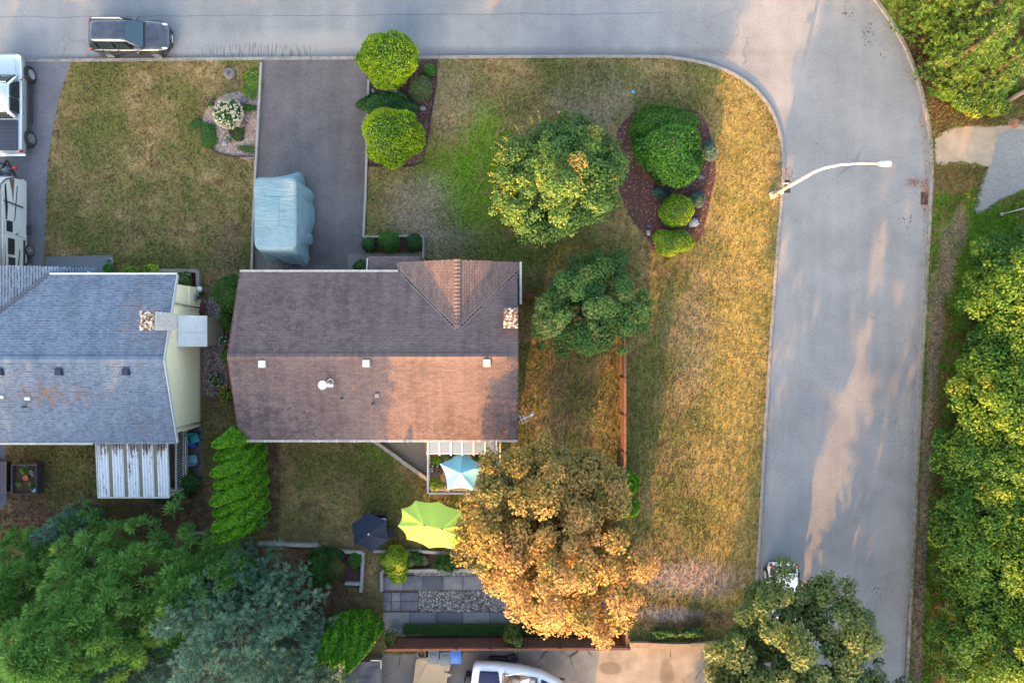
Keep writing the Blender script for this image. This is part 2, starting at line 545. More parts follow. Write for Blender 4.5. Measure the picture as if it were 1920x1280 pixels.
def asphalt(name, lo, hi, ang=None, seams=True, rough=0.85):
    m = MT(name)
    grain = m.noise(15.0, 4.0, 0.85)
    speck = m.vor(30.0)
    big = m.noise(0.22, 4.0, 0.55)
    mid = m.noise(1.1, 5.0, 0.6)
    streak = m.noise(0.55, 4.0, 0.5, m.vmul(m.pos(), (0.12, 2.4, 1.0) if ang == 'x' else (2.4, 0.12, 1.0)))
    f = m.math('ADD', m.math('MULTIPLY_ADD', big, 0.5, 0.12), m.math('ADD', m.math('MULTIPLY', mid, 0.08), m.math('MULTIPLY', streak, 0.18)))
    c = m.ramp(f, [(0.32, lo), (0.68, hi)])
    c = m.mix(0.10, c, m.ramp(mid, [(0.3, (0.3, 0.3, 0.3)), (0.7, (0.7, 0.7, 0.7))]), 'OVERLAY')
    c = m.mix(0.85, c, m.ramp(grain, [(0.25, (0.2, 0.2, 0.2)), (0.75, (0.8, 0.8, 0.8))]), 'OVERLAY')
    c = m.mix(m.rng_(speck, 0.10, 0.2, 0.35, 0.0), c, A(205, 200, 195))
    if seams:
        # hairline cracks, only here and there
        cr = m.n('ShaderNodeTexVoronoi', feature='DISTANCE_TO_EDGE')
        wv = m.n('ShaderNodeVectorMath', operation='ADD')
        nz = m.n('ShaderNodeTexNoise'); m.set(nz.inputs['Vector'], m.pos()); nz.inputs['Scale'].default_value = 1.8; nz.inputs['Detail'].default_value = 4.0
        m.set(wv.inputs[0], m.pos()); m.set(wv.inputs[1], m.vmul(nz.outputs['Color'], (0.9, 0.9, 0.0)))
        m.set(cr.inputs['Vector'], wv.outputs[0]); cr.inputs['Scale'].default_value = 0.38
        line = m.rng_(cr.outputs['Distance'], 0.0, 0.010, 1.0, 0.0)
        where = m.rng_(m.noise(0.25, 2.0, 0.5), 0.52, 0.62)
        c = m.mix(m.math('MULTIPLY', m.math('MULTIPLY', line, where), 0.32), c, A(70, 68, 68))
        # paving seam along the upper street
        sep = m.n('ShaderNodeSeparateXYZ'); m.set(sep.inputs[0], m.pos())
        wob = m.math('MULTIPLY_ADD', m.noise(0.4, 3.0), 0.35, G(0, 27)[1] - 0.17)
        d = m.math('ABSOLUTE', m.math('SUBTRACT', sep.outputs[1], m.math('MULTIPLY_ADD', sep.outputs[0], 0.006, wob)))
        sline = m.math('MULTIPLY', m.rng_(d, 0.010, 0.035, 1.0, 0.0), m.rng_(sep.outputs[0], 8, 9.5, 1.0, 0.0))
        c = m.mix(m.math('MULTIPLY', sline, 0.5), c, A(80, 78, 80))
        # washed-out sand drift and skid scrub by the driveway mouth
        sand = m.blob(590, 85, 150, 26, 0.5, 0.5, 0.0)
        c = m.mix(m.math('MULTIPLY', sand, 0.30), c, A(190, 182, 170))
        tooth = m.noise(1.0, 3.0, 0.6, m.vmul(m.pos(), (9.0, 0.7, 1.0)))
        dirt = m.math('MULTIPLY', m.blob(490, 96, 110, 13, 0.4, 0.5, 0.0), m.rng_(tooth, 0.48, 0.58))
        c = m.mix(m.math('MULTIPLY', dirt, 0.6), c, A(98, 86, 78))
        # gutter grime along the south kerb of the top street
        g2 = m.math('MULTIPLY', m.blob(1000, 98, 400, 9, 0.5, 0.5, 0.0), 0.35)
        c = m.mix(g2, c, A(100, 96, 96))
        # pale tyre bands along the side street and oil drips
        oil = m.vor(2.6)
        for (x, y, rx, ry) in ((1628, 66, 13, 24), (1655, 95, 10, 18), (1698, 412, 14, 14), (1700, 440, 6, 8), (1646, 1110, 14, 16), (1590, 18, 12, 16)):
            o = m.math('MULTIPLY', m.blob(x, y, rx, ry, 0.3, 0.3, 0.0), m.rng_(m.noise(5.5, 3.0, 0.7), 0.56, 0.62))
            c = m.mix(m.math('MULTIPLY', o, 0.85), c, A(52, 50, 52))
        # square patch round the drain by the lamp
    m.bump(grain, 0.35, 0.02)
    return m.out(c, rough, 0, 0.2)

M_ROAD = asphalt('road_asphalt', A(124, 127, 132), A(168, 169, 171), 'y')
M_DRIVE = asphalt('driveway_asphalt', A(68, 64, 68), A(136, 130, 130), 'y', seams=False, rough=0.75)
M_DRIVE2 = asphalt('grey_drive', A(98, 98, 108), A(140, 140, 148), 'y', seams=False, rough=0.75)
M_CONC = simple('concrete', A(168, 164, 158), 0.85, 0.18, 2.5, bump=0.25, bscale=60)
M_KERB = simple('kerb_concrete', A(158, 152, 146), 0.9, 0.28, 3.5, bump=0.3, bscale=50)
M_SOIL = simple('soil', A(92, 76, 60), 0.95, 0.35, 4.0, bump=0.5, bscale=30)

def mulch_material():
    m = MT('bark_mulch')
    v = m.vor(26.0, co=m.vmul(m.pos(), (1.0, 1.6, 1.0)), out='Color')
    n = m.noise(30.0, 4.0, 0.7)
    c = m.ramp(n, [(0.3, A(62, 44, 42)), (0.55, A(98, 72, 68)), (0.8, A(146, 122, 112))])
    c = m.mix(0.35, c, v, 'SOFT_LIGHT')
    m.bump(n, 0.9, 0.04)
    return m.out(c, 0.95, 0, 0.05)
M_MULCH = mulch_material()

# ---- sheets
def struct(name, mb, m, label=None):
    o = mb.build(name, m)
    tag(o, label, None, None, 'structure')
    return o

struct('ground', MB().sheet([(-220, -220), (220, -220), (220, 220), (-220, 220)], -0.08), M_SOIL, 'bare earth under everything out to the horizon')
struct('road', MB().sheet(GP(INNER) + GP(OUTER)[::-1], 0.0), M_ROAD, 'worn grey asphalt street turning the corner round the lot')
LOT = GP(INNER, 0.1) + GP([(1400, 1900), (-700, 1900)], 0.1)
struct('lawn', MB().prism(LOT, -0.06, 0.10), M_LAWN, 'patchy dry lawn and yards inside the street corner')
VERGE = GP(OUTER, 0.08) + GP([(1690, 1900), (3000, 1900), (3000, -900), (-700, -900)], 0.08)
struct('verge', MB().prism(VERGE, -0.06, 0.08), M_VERGE, 'grass and dirt verge on the outer side of the street')

def kerb_run(name, curve, side, label, width=0.16, z1=0.135):
    root = thing(name, label, None, (0, 0, 0)); del root['label']
    tag(root, label, None, None, 'structure')
    pts = [Vector(p) for p in GP(curve, 0.1)]
    # resample into stones of about 2.4 m, each with its own bend
    d = [0.0]
    for a, b in zip(pts, pts[1:]): d.append(d[-1] + (b - a).length)
    def at(s):
        for i in range(len(pts) - 1):
            if d[i + 1] >= s:
                t = (s - d[i]) / max(d[i + 1] - d[i], 1e-6)
                return pts[i].lerp(pts[i + 1], t), (pts[i + 1] - pts[i]).normalized()
        return pts[-1], (pts[-1] - pts[-2]).normalized()
    s = 0.0
    while s < d[-1] - 2.5:
        L = 2.5
        a0 = at(s)[0]; 
        if -35 < a0.x < 30 and -24 < a0.y < 24:
            n = 5
            inn, out_ = [], []
            for k in range(n):
                p, t = at(s + 0.008 + (L - 0.016) * k / (n - 1))
                nn = Vector((-t.y, t.x)) * side
                inn.append(p + nn * 0.02); out_.append(p - nn * width)
            MB().prism([tuple(q) for q in inn] + [tuple(q) for q in out_[::-1]], -0.05, z1 + random.uniform(-0.006, 0.006)).build('kerb_stone', M_KERB, root)
        s += L
    return root
kerb_run('kerb', INNER, 1, 'concrete kerb round the inside of the street corner')
kerb_run('kerb', OUTER, -1, 'concrete kerb along the outer edge of the street')

# driveways and paved areas
DRIVE = [(490, 113), (671, 112), (691, 150), (688, 300), (683, 442), (684, 485), (700, 640), (520, 640), (478, 520), (482, 300)]
struct('driveway', MB().sheet(GP(DRIVE, 0.1), 0.108), M_DRIVE, 'dark asphalt driveway leading to the brown roofed house')
DRIVE2 = [(-700, 116), (133, 116), (112, 180), (100, 240), (90, 300), (86, 400), (83, 500), (83, 560), (-700, 560)]
struct('driveway', MB().sheet(GP(DRIVE2, 0.1), 0.108), M_DRIVE2, 'grey asphalt driveway under the pickup and the travel trailer')
SOUTHDRIVE = [(300, 1226), (735, 1226), (1180, 1212), (1236, 1212), (1236, 1208), (1420, 1206), (1405, 1900), (300, 1900)]
def south_concrete():
    m = MT('south_concrete')
    n = m.noise(0.6, 6.0, 0.6); f = m.noise(14.0, 4.0, 0.7)
    c = m.ramp(n, [(0.3, A(132, 124, 118)), (0.7, A(178, 168, 158))])
    c = m.mix(0.25, c, m.ramp(f, [(0.3, (0.3,)*3), (0.7, (0.7,)*3)]), 'OVERLAY')
    st = m.math('MAXIMUM', m.blob(1145, 1252, 20, 12, 0.2, 0.3), m.blob(1250, 1262, 12, 25, 0.3, 0.4))
    c = m.mix(m.math('MULTIPLY', st, 0.5), c, A(92, 80, 70))
    shade_mask = m.math('MAXIMUM', m.blob(870, 1250, 110, 60, 0.5, 0.4), m.blob(700, 1260, 150, 60, 0.5, 0.4))
    c = m.mix(m.math('MULTIPLY', shade_mask, 0.55), c, A(112, 106, 104))  # shade on the left part of the driveway painted into the concrete
    cr = m.n('ShaderNodeTexVoronoi', feature='DISTANCE_TO_EDGE'); m.set(cr.inputs['Vector'], m.pos()); cr.inputs['Scale'].default_value = 0.45
    line = m.math('MULTIPLY', m.rng_(m.math('ADD', cr.outputs['Distance'], m.math('MULTIPLY', m.noise(3.0, 3.0), 0.06)), 0.03, 0.05, 1.0, 0.0), m.rng_(m.noise(0.4, 2.0), 0.45, 0.55))
    c = m.mix(m.math('MULTIPLY', line, 0.8), c, A(50, 44, 40))
    m.bump(f, 0.3, 0.02)
    return m.out(c, 0.85, 0, 0.2)
struct('driveway', MB().sheet(GP(SOUTHDRIVE, 0.1), 0.110), south_concrete(), 'cracked concrete driveway below the brown board fence')
# dirt access and lane on the east side
def sand_material():
    m = MT('sand_track')
    n = m.noise(1.0, 6.0, 0.65); f = m.noise(22.0, 4.0, 0.7)
    c = m.ramp(n, [(0.3, A(176, 156, 132)), (0.7, A(208, 186, 160))])
    c = m.mix(0.4, c, m.ramp(f, [(0.3, (0.3,)*3), (0.7, (0.7,)*3)]), 'OVERLAY')
    m.bump(f, 0.4, 0.03)
    return m.out(c, 0.95, 0, 0.05)
M_SAND = sand_material()
def wob_poly(pts, amp=4, seed=1, n=5):
    r = random.Random(seed)
    cl = smooth_curve(list(pts) + [pts[0]], n)[:-1]
    return [(x + r.uniform(-amp, amp), y + r.uniform(-amp, amp)) for x, y in cl]
struct('path', MB().sheet(GP(wob_poly([(1752, 262), (1790, 240), (1880, 236), (1935, 232), (1935, 330), (1850, 310), (1800, 303), (1756, 306)], 3, 3), 0.08), 0.090), M_SAND, 'sandy dirt track joining the street on the east side')
M_LANE = asphalt('lane_gravel', A(140, 136, 132), A(168, 164, 158), 'x', seams=False)
struct('path', MB().sheet(GP(wob_poly([(1868, 262), (1885, 246), (1990, 240), (2100, 236), (2100, 330), (1960, 352), (1900, 362), (1862, 385), (1830, 400), (1838, 350), (1858, 305)], 3, 5), 0.08), 0.098), M_LANE, 'grey gravel lane leaving the sandy track')

# bark mulch beds
BED1 = [(691, 128), (760, 118), (817, 112), (820, 150), (812, 200), (806, 235), (796, 290), (770, 312), (688, 312)]
BED2 = smooth_curve([(1160, 240), (1150, 290), (1158, 345), (1178, 400), (1215, 450), (1240, 478), (1285, 470), (1315, 440), (1330, 380), (1342, 320), (1335, 270), (1322, 225), (1290, 205), (1200, 205), (1160, 240)], 4)[:-1]
BED3 = [(686, 446), (794, 446), (794, 472), (686, 474)]
struct('planting_bed', MB().sheet(GP(BED1, 0.1), 0.112), M_MULCH, 'bark mulch bed beside the driveway mouth under the golden shrubs')
struct('planting_bed', MB().sheet(GP(BED2, 0.1), 0.112), M_MULCH, 'oval bark mulch bed in the corner lawn')
struct('planting_bed', MB().sheet(GP(BED3, 0.1), 0.112), M_MULCH, 'narrow mulch bed with three clipped balls before the porch')
ROCKBED = smooth_curve([(392, 275), (380, 240), (383, 215), (395, 195), (420, 178), (455, 172), (484, 165), (480, 292), (440, 292), (410, 286), (392, 275)], 4)[:-1]
def pinkgravel():
    m = MT('pink_gravel')
    v = m.vor(22.0, out='Color'); n = m.noise(3.0, 5.0, 0.7)
    c = m.ramp(n, [(0.3, A(140, 118, 106)), (0.7, A(188, 166, 152))])
    c = m.mix(0.45, c, v, 'SOFT_LIGHT')
    m.bump(m.vor(22.0), 0.8, 0.04)
    return m.out(c, 0.9, 0, 0.1)
M_PINK = pinkgravel()
struct('planting_bed', MB().sheet(GP(ROCKBED, 0.1), 0.112), M_PINK, 'round rock garden of pinkish gravel in the neighbour lawn')
BED4 = [(352, 512), (372, 512), (376, 560), (352, 560), (340, 530)]
struct('planting_bed', MB().sheet(GP([(330, 510), (374, 510), (376, 565), (330, 565)], 0.1), 0.112), M_MULCH, 'corner bed framed in timber beside the cream wall')
BED5 = [(720, 1036), (880, 1036), (880, 1068), (720, 1066)]
BED6 = [(600, 1036), (680, 1036), (678, 1090), (600, 1090)]
struct('planting_bed', MB().sheet(GP(BED5, 0.1), 0.112), M_MULCH, 'flower bed along the low wall above the back patio')
struct('planting_bed', MB().sheet(GP(BED6, 0.1), 0.112), M_MULCH, 'small walled bed below the black parasol')
PATIO = [(716, 1070), (1162, 1068), (1164, 1190), (720, 1192)]
struct('patio_base', MB().sheet(GP(PATIO, 0.1), 0.107), simple('patio_soil', A(96, 86, 80), 0.95, 0.3, 5.0), 'earth bed under the back patio paving')
SIDEPATCH = [(705, 828), (803, 824), (803, 898)]
M_GRAVELMIX = asphalt('exposed_aggregate', A(120, 112, 102), A(160, 150, 138), 'x', seams=False)
struct('pavement', MB().sheet(GP([(700, 826), (800, 820), (806, 896)], 0.1), 0.116), M_GRAVELMIX, 'triangle of exposed aggregate concrete beside the deck')
struct('pavement', MB().sheet(GP([(652, 476), (796, 476), (796, 490), (760, 560), (652, 560)], 0.1), 0.114), simple('porch_path', A(134, 128, 122), 0.9, 0.2, 6.0, bump=0.3), 'concrete porch path below the front step')
struct('pavement', MB().sheet(GP([(86, 481), (212, 478), (214, 530), (86, 530)], 0.1), 0.114), simple('front_walk', A(116, 122, 132), 0.9, 0.22, 8.0, bump=0.4), 'grey aggregate walk in front of the blue-grey roofed house')
GRAVEL_SIDE = [(378, 560), (412, 556), (420, 640), (428, 740), (380, 745)]
struct('gravel_strip', MB().sheet(GP(GRAVEL_SIDE, 0.1), 0.110), simple('side_soil', A(100, 84, 74), 0.95, 0.35, 9.0, bump=0.5), 'gravelly strip of ground between the two houses')
NOGRASS = [GP(p, 0.1) for p in (DRIVE, DRIVE2, SOUTHDRIVE, BED1, BED2, BED3, ROCKBED, BED5, BED6, PATIO, [(700, 826), (800, 820), (806, 896)],
            [(652, 476), (796, 476), (796, 490), (652, 490)], [(86, 481), (212, 478), (214, 530), (86, 530)], GRAVEL_SIDE, [(330, 510), (376, 510), (376, 565), (330, 565)])]
HOUSE1 = [(-14.3, -5.0), (0.1, -5.0), (0.1, 3.9), (-14.3, 3.9)]
HOUSE2 = [(-33, -5.2), (-18.1, -5.2), (-18.1, 3.4), (-33, 3.4)]
NOGRASS += [HOUSE1, HOUSE2]

# ---- grass blades: short tufts over lawn and verge (uncountable: one object each)
def tufts(name, poly, avoid, dens, m, label, hmin=0.03, hmax=0.085, seed=3, box=None):
    r = np.random.default_rng(seed)
    xs = [p[0] for p in poly]; ys = [p[1] for p in poly]
    x0, x1, y0, y1 = box if box else (max(min(xs), -31), min(max(xs), 31), max(min(ys), -21), min(max(ys), 21))
    n = int((x1 - x0) * (y1 - y0) * dens)
    P = np.column_stack([r.uniform(x0, x1, n), r.uniform(y0, y1, n)])
    k = inpoly(P, poly)
    for a in avoid: k &= ~inpoly(P, a)
    P = P[k]
    # thicker and thinner places
    f = 0.5 + 0.25 * (np.sin(P[:, 0] * 1.7 + np.sin(P[:, 1] * 1.1) * 2) + np.sin(P[:, 1] * 2.3 + P[:, 0] * 0.6))
    P = P[r.random(len(P)) < 0.55 + 0.45 * f]
    n = len(P)
    B = 2
    P = np.repeat(P, B, axis=0) + r.normal(0, 0.03, (n * B, 2))
    n *= B
    a = r.uniform(0, 6.283, n); h = r.uniform(hmin, hmax, n) * (1 + 0.7 * (r.random(n) < 0.06)); wd = r.uniform(0.014, 0.04, n)
    lean = r.normal(0, 0.6, (n, 2)) * h[:, None]
    z = 0.095
    V = np.empty((n, 3, 3))
    dx, dy = np.cos(a) * wd, np.sin(a) * wd
    V[:, 0] = np.column_stack([P[:, 0] - dx, P[:, 1] - dy, np.full(n, z)])
    V[:, 1] = np.column_stack([P[:, 0] + dx, P[:, 1] + dy, np.full(n, z)])
    V[:, 2] = np.column_stack([P[:, 0] + lean[:, 0], P[:, 1] + lean[:, 1], z + h])
    o = link(name, npmesh(name, V.reshape(-1, 3), np.arange(n * 3).reshape(n, 3), m))
    tag(o, label, 'grass', None, 'stuff')
    return o
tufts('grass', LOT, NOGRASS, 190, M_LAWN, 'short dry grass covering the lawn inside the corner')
VERGE_BARE = [GP(p, 0.08) for p in ([(1752, 262), (1790, 240), (1880, 236), (2100, 232), (2100, 330), (1900, 362), (1830, 400), (1850, 312), (1756, 306)],)]
tufts('grass', VERGE, VERGE_BARE, 230, M_VERGE, 'ragged green grass on the verge beside the street', 0.04, 0.14, 5, (22.5, 31, -21, 21))
# =================================================================== PLANTS
M_BARK = simple('bark', A(96, 82, 72), 0.95, 0.3, 6.0, bump=0.6, bscale=25)
M_BARKG = simple('grey_bark', A(120, 112, 104), 0.95, 0.3, 6.0, bump=0.6, bscale=25)

L_MAPLE = leafmat('autumn_maple_leaf', [(0.0, A(58, 78, 26)), (0.3, A(104, 108, 52)), (0.5, A(150, 136, 70)), (0.72, A(190, 154, 78)), (1.0, A(202, 150, 94))], 0.3)
L_YMAPLE = leafmat('yellowing_maple_leaf', [(0.0, A(44, 86, 38)), (0.35, A(92, 136, 58)), (0.6, A(140, 170, 70)), (0.85, A(196, 192, 72)), (1.0, A(214, 170, 90))], 0.3)
L_DARK = leafmat('dark_green_leaf', [(0.0, A(30, 70, 34)), (0.45, A(62, 114, 48)), (0.8, A(112, 148, 62)), (1.0, A(172, 172, 92))], 0.3)
L_WOOD = leafmat('woodland_leaf', [(0.0, A(36, 88, 34)), (0.35, A(84, 134, 42)), (0.65, A(144, 176, 50)), (1.0, A(208, 206, 66))], 0.4)
L_OAK = leafmat('olive_oak_leaf', [(0.0, A(44, 76, 34)), (0.45, A(92, 118, 56)), (0.8, A(136, 144, 72)), (1.0, A(176, 156, 80))], 0.3)
L_PINE = leafmat('pine_needles', [(0.0, A(52, 104, 43)), (0.45, A(106, 166, 72)), (0.8, A(152, 198, 96)), (1.0, A(174, 204, 114))], 0.22)
L_SPRUCE = leafmat('blue_spruce_needles', [(0.0, A(54, 94, 74)), (0.45, A(108, 152, 124)), (0.8, A(148, 184, 150)), (1.0, A(200, 196, 136))], 0.2)
L_FIR = leafmat('fir_needles', [(0.0, A(34, 68, 30)), (0.45, A(78, 122, 46)), (0.8, A(122, 160, 62)), (1.0, A(160, 170, 84))], 0.15)
L_CEDAR = leafmat('cedar_spray', [(0.0, A(44, 102, 10)), (0.45, A(92, 160, 14)), (0.8, A(130, 192, 28)), (1.0, A(168, 206, 54))], 0.25)
L_GOLD = leafmat('golden_cedar_spray', [(0.0, A(84, 136, 8)), (0.4, A(146, 190, 12)), (0.75, A(190, 214, 24)), (1.0, A(230, 226, 60))], 0.25)
L_BOX = leafmat('boxwood_leaf', [(0.0, A(22, 56, 20)), (0.5, A(50, 104, 34)), (1.0, A(92, 140, 56))], 0.2)
L_BRIGHT = leafmat('bright_green_leaf', [(0.0, A(34, 84, 12)), (0.5, A(70, 132, 22)), (1.0, A(118, 168, 48))], 0.25)
L_LIME = leafmat('lime_leaf', [(0.0, A(80, 130, 16)), (0.5, A(140, 178, 30)), (1.0, A(196, 214, 60))], 0.3)
L_GREY = leafmat('grey_green_leaf', [(0.0, A(60, 86, 48)), (0.5, A(104, 122, 72)), (1.0, A(150, 150, 96))], 0.2)
L_BLUE = leafmat('blue_needles', [(0.0, A(36, 74, 80)), (0.5, A(84, 126, 128)), (1.0, A(140, 170, 166))], 0.12)
L_RUST = leafmat('bronze_leaf', [(0.0, A(54, 60, 18)), (0.5, A(92, 92, 26)), (1.0, A(140, 112, 40))], 0.2)
L_CREAM = leafmat('cream_flower', [(0.0, A(200, 186, 150)), (0.5, A(232, 220, 186)), (1.0, A(245, 240, 220))], 0.2)
L_PINKF = leafmat('pink_flower', [(0.0, A(150, 40, 80)), (0.5, A(190, 90, 130)), (1.0, A(225, 170, 190))], 0.2)
L_WHITEF = leafmat('white_flower', [(0.0, A(215, 215, 210)), (1.0, A(250, 250, 248))], 0.2)
L_YELF = leafmat('yellow_flower', [(0.0, A(200, 140, 10)), (1.0, A(245, 200, 30))], 0.2)
M_CORE = simple('shrub_core', (0.02, 0.042, 0.010), 1.0, 0.3, 8.0)

def rdir(n, r, up=None):
    d = unit(r.normal(size=(n, 3)))
    if up is not None:
        d[:, 2] = np.where(d[:, 2] < up, -d[:, 2] * 0.6 + up * 0.4, d[:, 2])
        d = unit(d)
    return d

def limb_tree(root, h, rad, m, r, crown_z, spread, nl=7):
    """tapered trunk with limbs reaching into the crown"""
    mb = MB()
    lean = (r.uniform(-0.25, 0.25), r.uniform(-0.25, 0.25))
    top = Vector((lean[0], lean[1], h * 0.8))
    pts = [Vector((0, 0, -0.1)), Vector((0, 0, 0.25)), Vector((lean[0] * 0.4, lean[1] * 0.4, h * 0.35)), Vector((lean[0], lean[1], h * 0.6)), top]
    mb.tube(pts, [rad * 1.5, rad * 1.05, rad * 0.85, rad * 0.5, rad * 0.12], 9)
    mb.build('trunk', m, root, True)
    mb = MB()
    for k in range(nl):
        a = 6.283 * k / nl + r.uniform(-0.3, 0.3)
        z0 = h * r.uniform(0.28, 0.6)
        e = spread * r.uniform(0.55, 0.85)
        b = Vector((lean[0] * 0.7, lean[1] * 0.7, z0))
        mid = Vector((math.cos(a) * e * 0.45, math.sin(a) * e * 0.45, z0 + (crown_z - z0) * 0.35 + 0.3))
        end = Vector((math.cos(a + 0.2) * e, math.sin(a + 0.2) * e, crown_z + r.uniform(-0.2, 0.25) * h * 0.4))
        mb.tube([b, mid, end], [rad * 0.5, rad * 0.3, rad * 0.06], 6)
    mb.build('limb', m, root, True)['kind'] = 'stuff'

def broadleaf_crown(root, mat_, c, rad, ncl, nleaf, lsize, seed, tint=(0.25, 0.75), clr=0.6, bumpy=0.22, shell=0.55, lobes=0, flat=0.6, tintfn=None, zmin=-0.55):
    """leaf clusters spread through an uneven crown"""
    r = np.random.default_rng(seed)
    d = rdir(ncl, r)
    d = d[d[:, 2] > zmin]
    ncl = len(d)
    fac = 1.0 + bumpy * bend(d, seed) * 0.7
    q = shell + (1 - shell) * r.random(ncl) ** 0.6
    C = d * (fac * q)[:, None] * np.array(rad) + np.array(c)
    cr = clr * r.uniform(0.5, 1.5, ncl)
    ct = r.uniform(0, 1, ncl)
    ct = tint[0] + (tint[1] - tint[0]) * (0.5 * ct + 0.5 * np.clip(0.5 + 0.35 * bend(d, seed + 5), 0, 1))
    if tintfn is not None:
        ct = tintfn(C, d, ct, r)
    nl = np.maximum(4, (nleaf * (cr / clr) ** 2 / ncl).astype(int))
    idx = np.repeat(np.arange(ncl), nl)
    n = len(idx)
    u = rdir(n, r)
    rr = r.random(n) ** 0.45
    off = u * (rr * cr[idx])[:, None]
    off[:, 2] *= flat
    P = C[idx] + off
    N = u * 0.6 + d[idx] * 0.35 + np.array([0, 0, 0.75]) + r.normal(0, 0.35, (n, 3))
    L = lsize * r.uniform(0.7, 1.35, n)
    T = np.clip(ct[idx] + 0.18 * (rr - 0.6) + 0.10 * u[:, 2], 0, 1)
    V, F, T4 = leaves(P, N, L, L * r.uniform(0.6, 0.85, n), T)
    return link('crown', npmesh('crown', V, F, mat_, T4), root)

def broadleaf_tree(name, label, px, py, h, rad, mat_, ncl, nleaf, lsize, seed, group=None, trunk=0.16, cz=None, bark=None, cat='tree', rz=None, **kw):
    x, y = G(px, py, 0.1)
    t = thing(name, label, cat, (x, y, 0.1), 0, group)
    r = random.Random(seed)
    if cz is None: cz = h * 0.6
    if rz is None: rz = h - cz
    limb_tree(t, h, trunk, bark or M_BARK, r, cz, rad)
    ry = kw.pop('ry', rad)
    broadleaf_crown(t, mat_, (kw.pop('ox', 0), kw.pop('oy', 0), cz), (rad, ry, rz), ncl, nleaf, lsize, seed, **kw)
    return t

def needle_clump(C, U, n_each, length, width, r, cone=0.9):
    """needles fanning out of clump centres C along U"""
    k = len(C)
    idx = np.repeat(np.arange(k), n_each)
    n = len(idx)
    d = unit(U[idx] * 1.0 + r.normal(0, cone * 0.6, (n, 3)))
    L = length * r.uniform(0.6, 1.2, n)
    P = C[idx] + d * (L * 0.5)[:, None]
    N = unit(np.cross(d, r.normal(size=(n, 3))) * 0.7 + np.array([0, 0, 0.6]))
    return P, N, d, L, idx

def conifer(name, label, px, py, h, rbase, mat_, seed, group=None, style='spruce', dens=1.0, z0=0.12, trunk=0.2, tint=(0.2, 0.7), spray=0.5, tintfn=None, cat='tree', lean=(0, 0), nneed=24, gapn=0.2):
    """whorled conifer: spruce sprays or pine puffs along drooping branches"""
    x, y = G(px, py, 0.1)
    t = thing(name, label, cat, (x, y, 0.1), 0, group)
    r = np.random.default_rng(seed)
    MB().tube([(0, 0, -0.1), (lean[0] * .3, lean[1] * .3, h * 0.4), (lean[0], lean[1], h)], [trunk * 1.3, trunk * 0.8, 0.02], 8).build('trunk', M_BARK, t, True)
    lev = np.arange(z0 * h, h * 0.985, (0.58 if style == 'spruce' else 0.4) / dens)
    Cs, Us, Ts = [], [], []
    mb = MB()
    for z in lev:
        f = 1 - z / h
        reach = rbase * (f ** 0.8) * (1.0 if f < 0.85 else 0.85)
        nb = max(4, int((6.4 if style == 'spruce' else 6) * (0.5 + f) * dens ** 0.5))
        a0 = r.uniform(0, 6.28)
        for k in range(nb):
            a = a0 + 6.283 * k / nb + r.normal(0, 0.15)
            Lb = reach * r.uniform(0.72, 1.12)
            dirn = np.array([math.cos(a), math.sin(a), 0.0])
            side = np.array([-dirn[1], dirn[0], 0])
            up = 0.10 if style == 'spruce' else 0.28
            ns = max(2, int(Lb / (gapn if style == 'spruce' else 0.5)))
            bt = r.uniform(0, 1)
            base = np.array([lean[0] * z / h, lean[1] * z / h, z])
            for s in range(1, ns + 1):
                q = s / ns
                if q < 0.25 and f > 0.2: continue
                p = base + dirn * Lb * q + np.array([0, 0, up * Lb * q - 0.30 * Lb * q * q])
                wd = 0.24 * Lb * (1 - q) ** 0.7 + 0.10
                for sd in ((-1, 1) if style == 'spruce' else (r.choice([-1, 1]),)):
                    jit = r.uniform(0.3, 1.0)
                    Cs.append(p + side * sd * wd * jit + r.normal(0, 0.06, 3))
                    Us.append(dirn * 0.8 + side * sd * 0.65 + np.array([0, 0, 0.15 if style == 'spruce' else 0.55]))
                    Ts.append(tint[0] + (tint[1] - tint[0]) * (0.35 * bt + 0.65 * q * r.uniform(0.6, 1)))
            if f > 0.15 and k % 2 == 0:
                e = base + dirn * Lb * 0.85 + np.array([0, 0, up * Lb * 0.85 - 0.3 * Lb * 0.72])
                mb.tube([tuple(base), tuple((base + e) / 2 + np.array([0, 0, 0.06])), tuple(e)], [0.04, 0.025, 0.008], 4, cap=False)
    mb.build('branch', M_BARK, t)['kind'] = 'stuff'
    Cs = np.array(Cs); Us = unit(np.array(Us)); Ts = np.array(Ts)
    if tintfn is not None: Ts = tintfn(Cs, Ts, r)
    if style == 'spruce':
        P, N, U, L, idx = needle_clump(Cs + r.normal(0, 0.05, Cs.shape), Us, nneed, spray, 0.1, r, 1.0)
        W = L * 0.14
    else:
        P, N, U, L, idx = needle_clump(Cs, Us, 22, spray, 0.1, r, 1.25)
        W = L * 0.17
    T = np.clip(Ts[idx] + r.normal(0, 0.08, len(idx)), 0, 1)
    V, F, T4 = leaves(P, N, L, W, T, U)
    link('crown', npmesh('crown', V, F, mat_, T4), t)
    return t

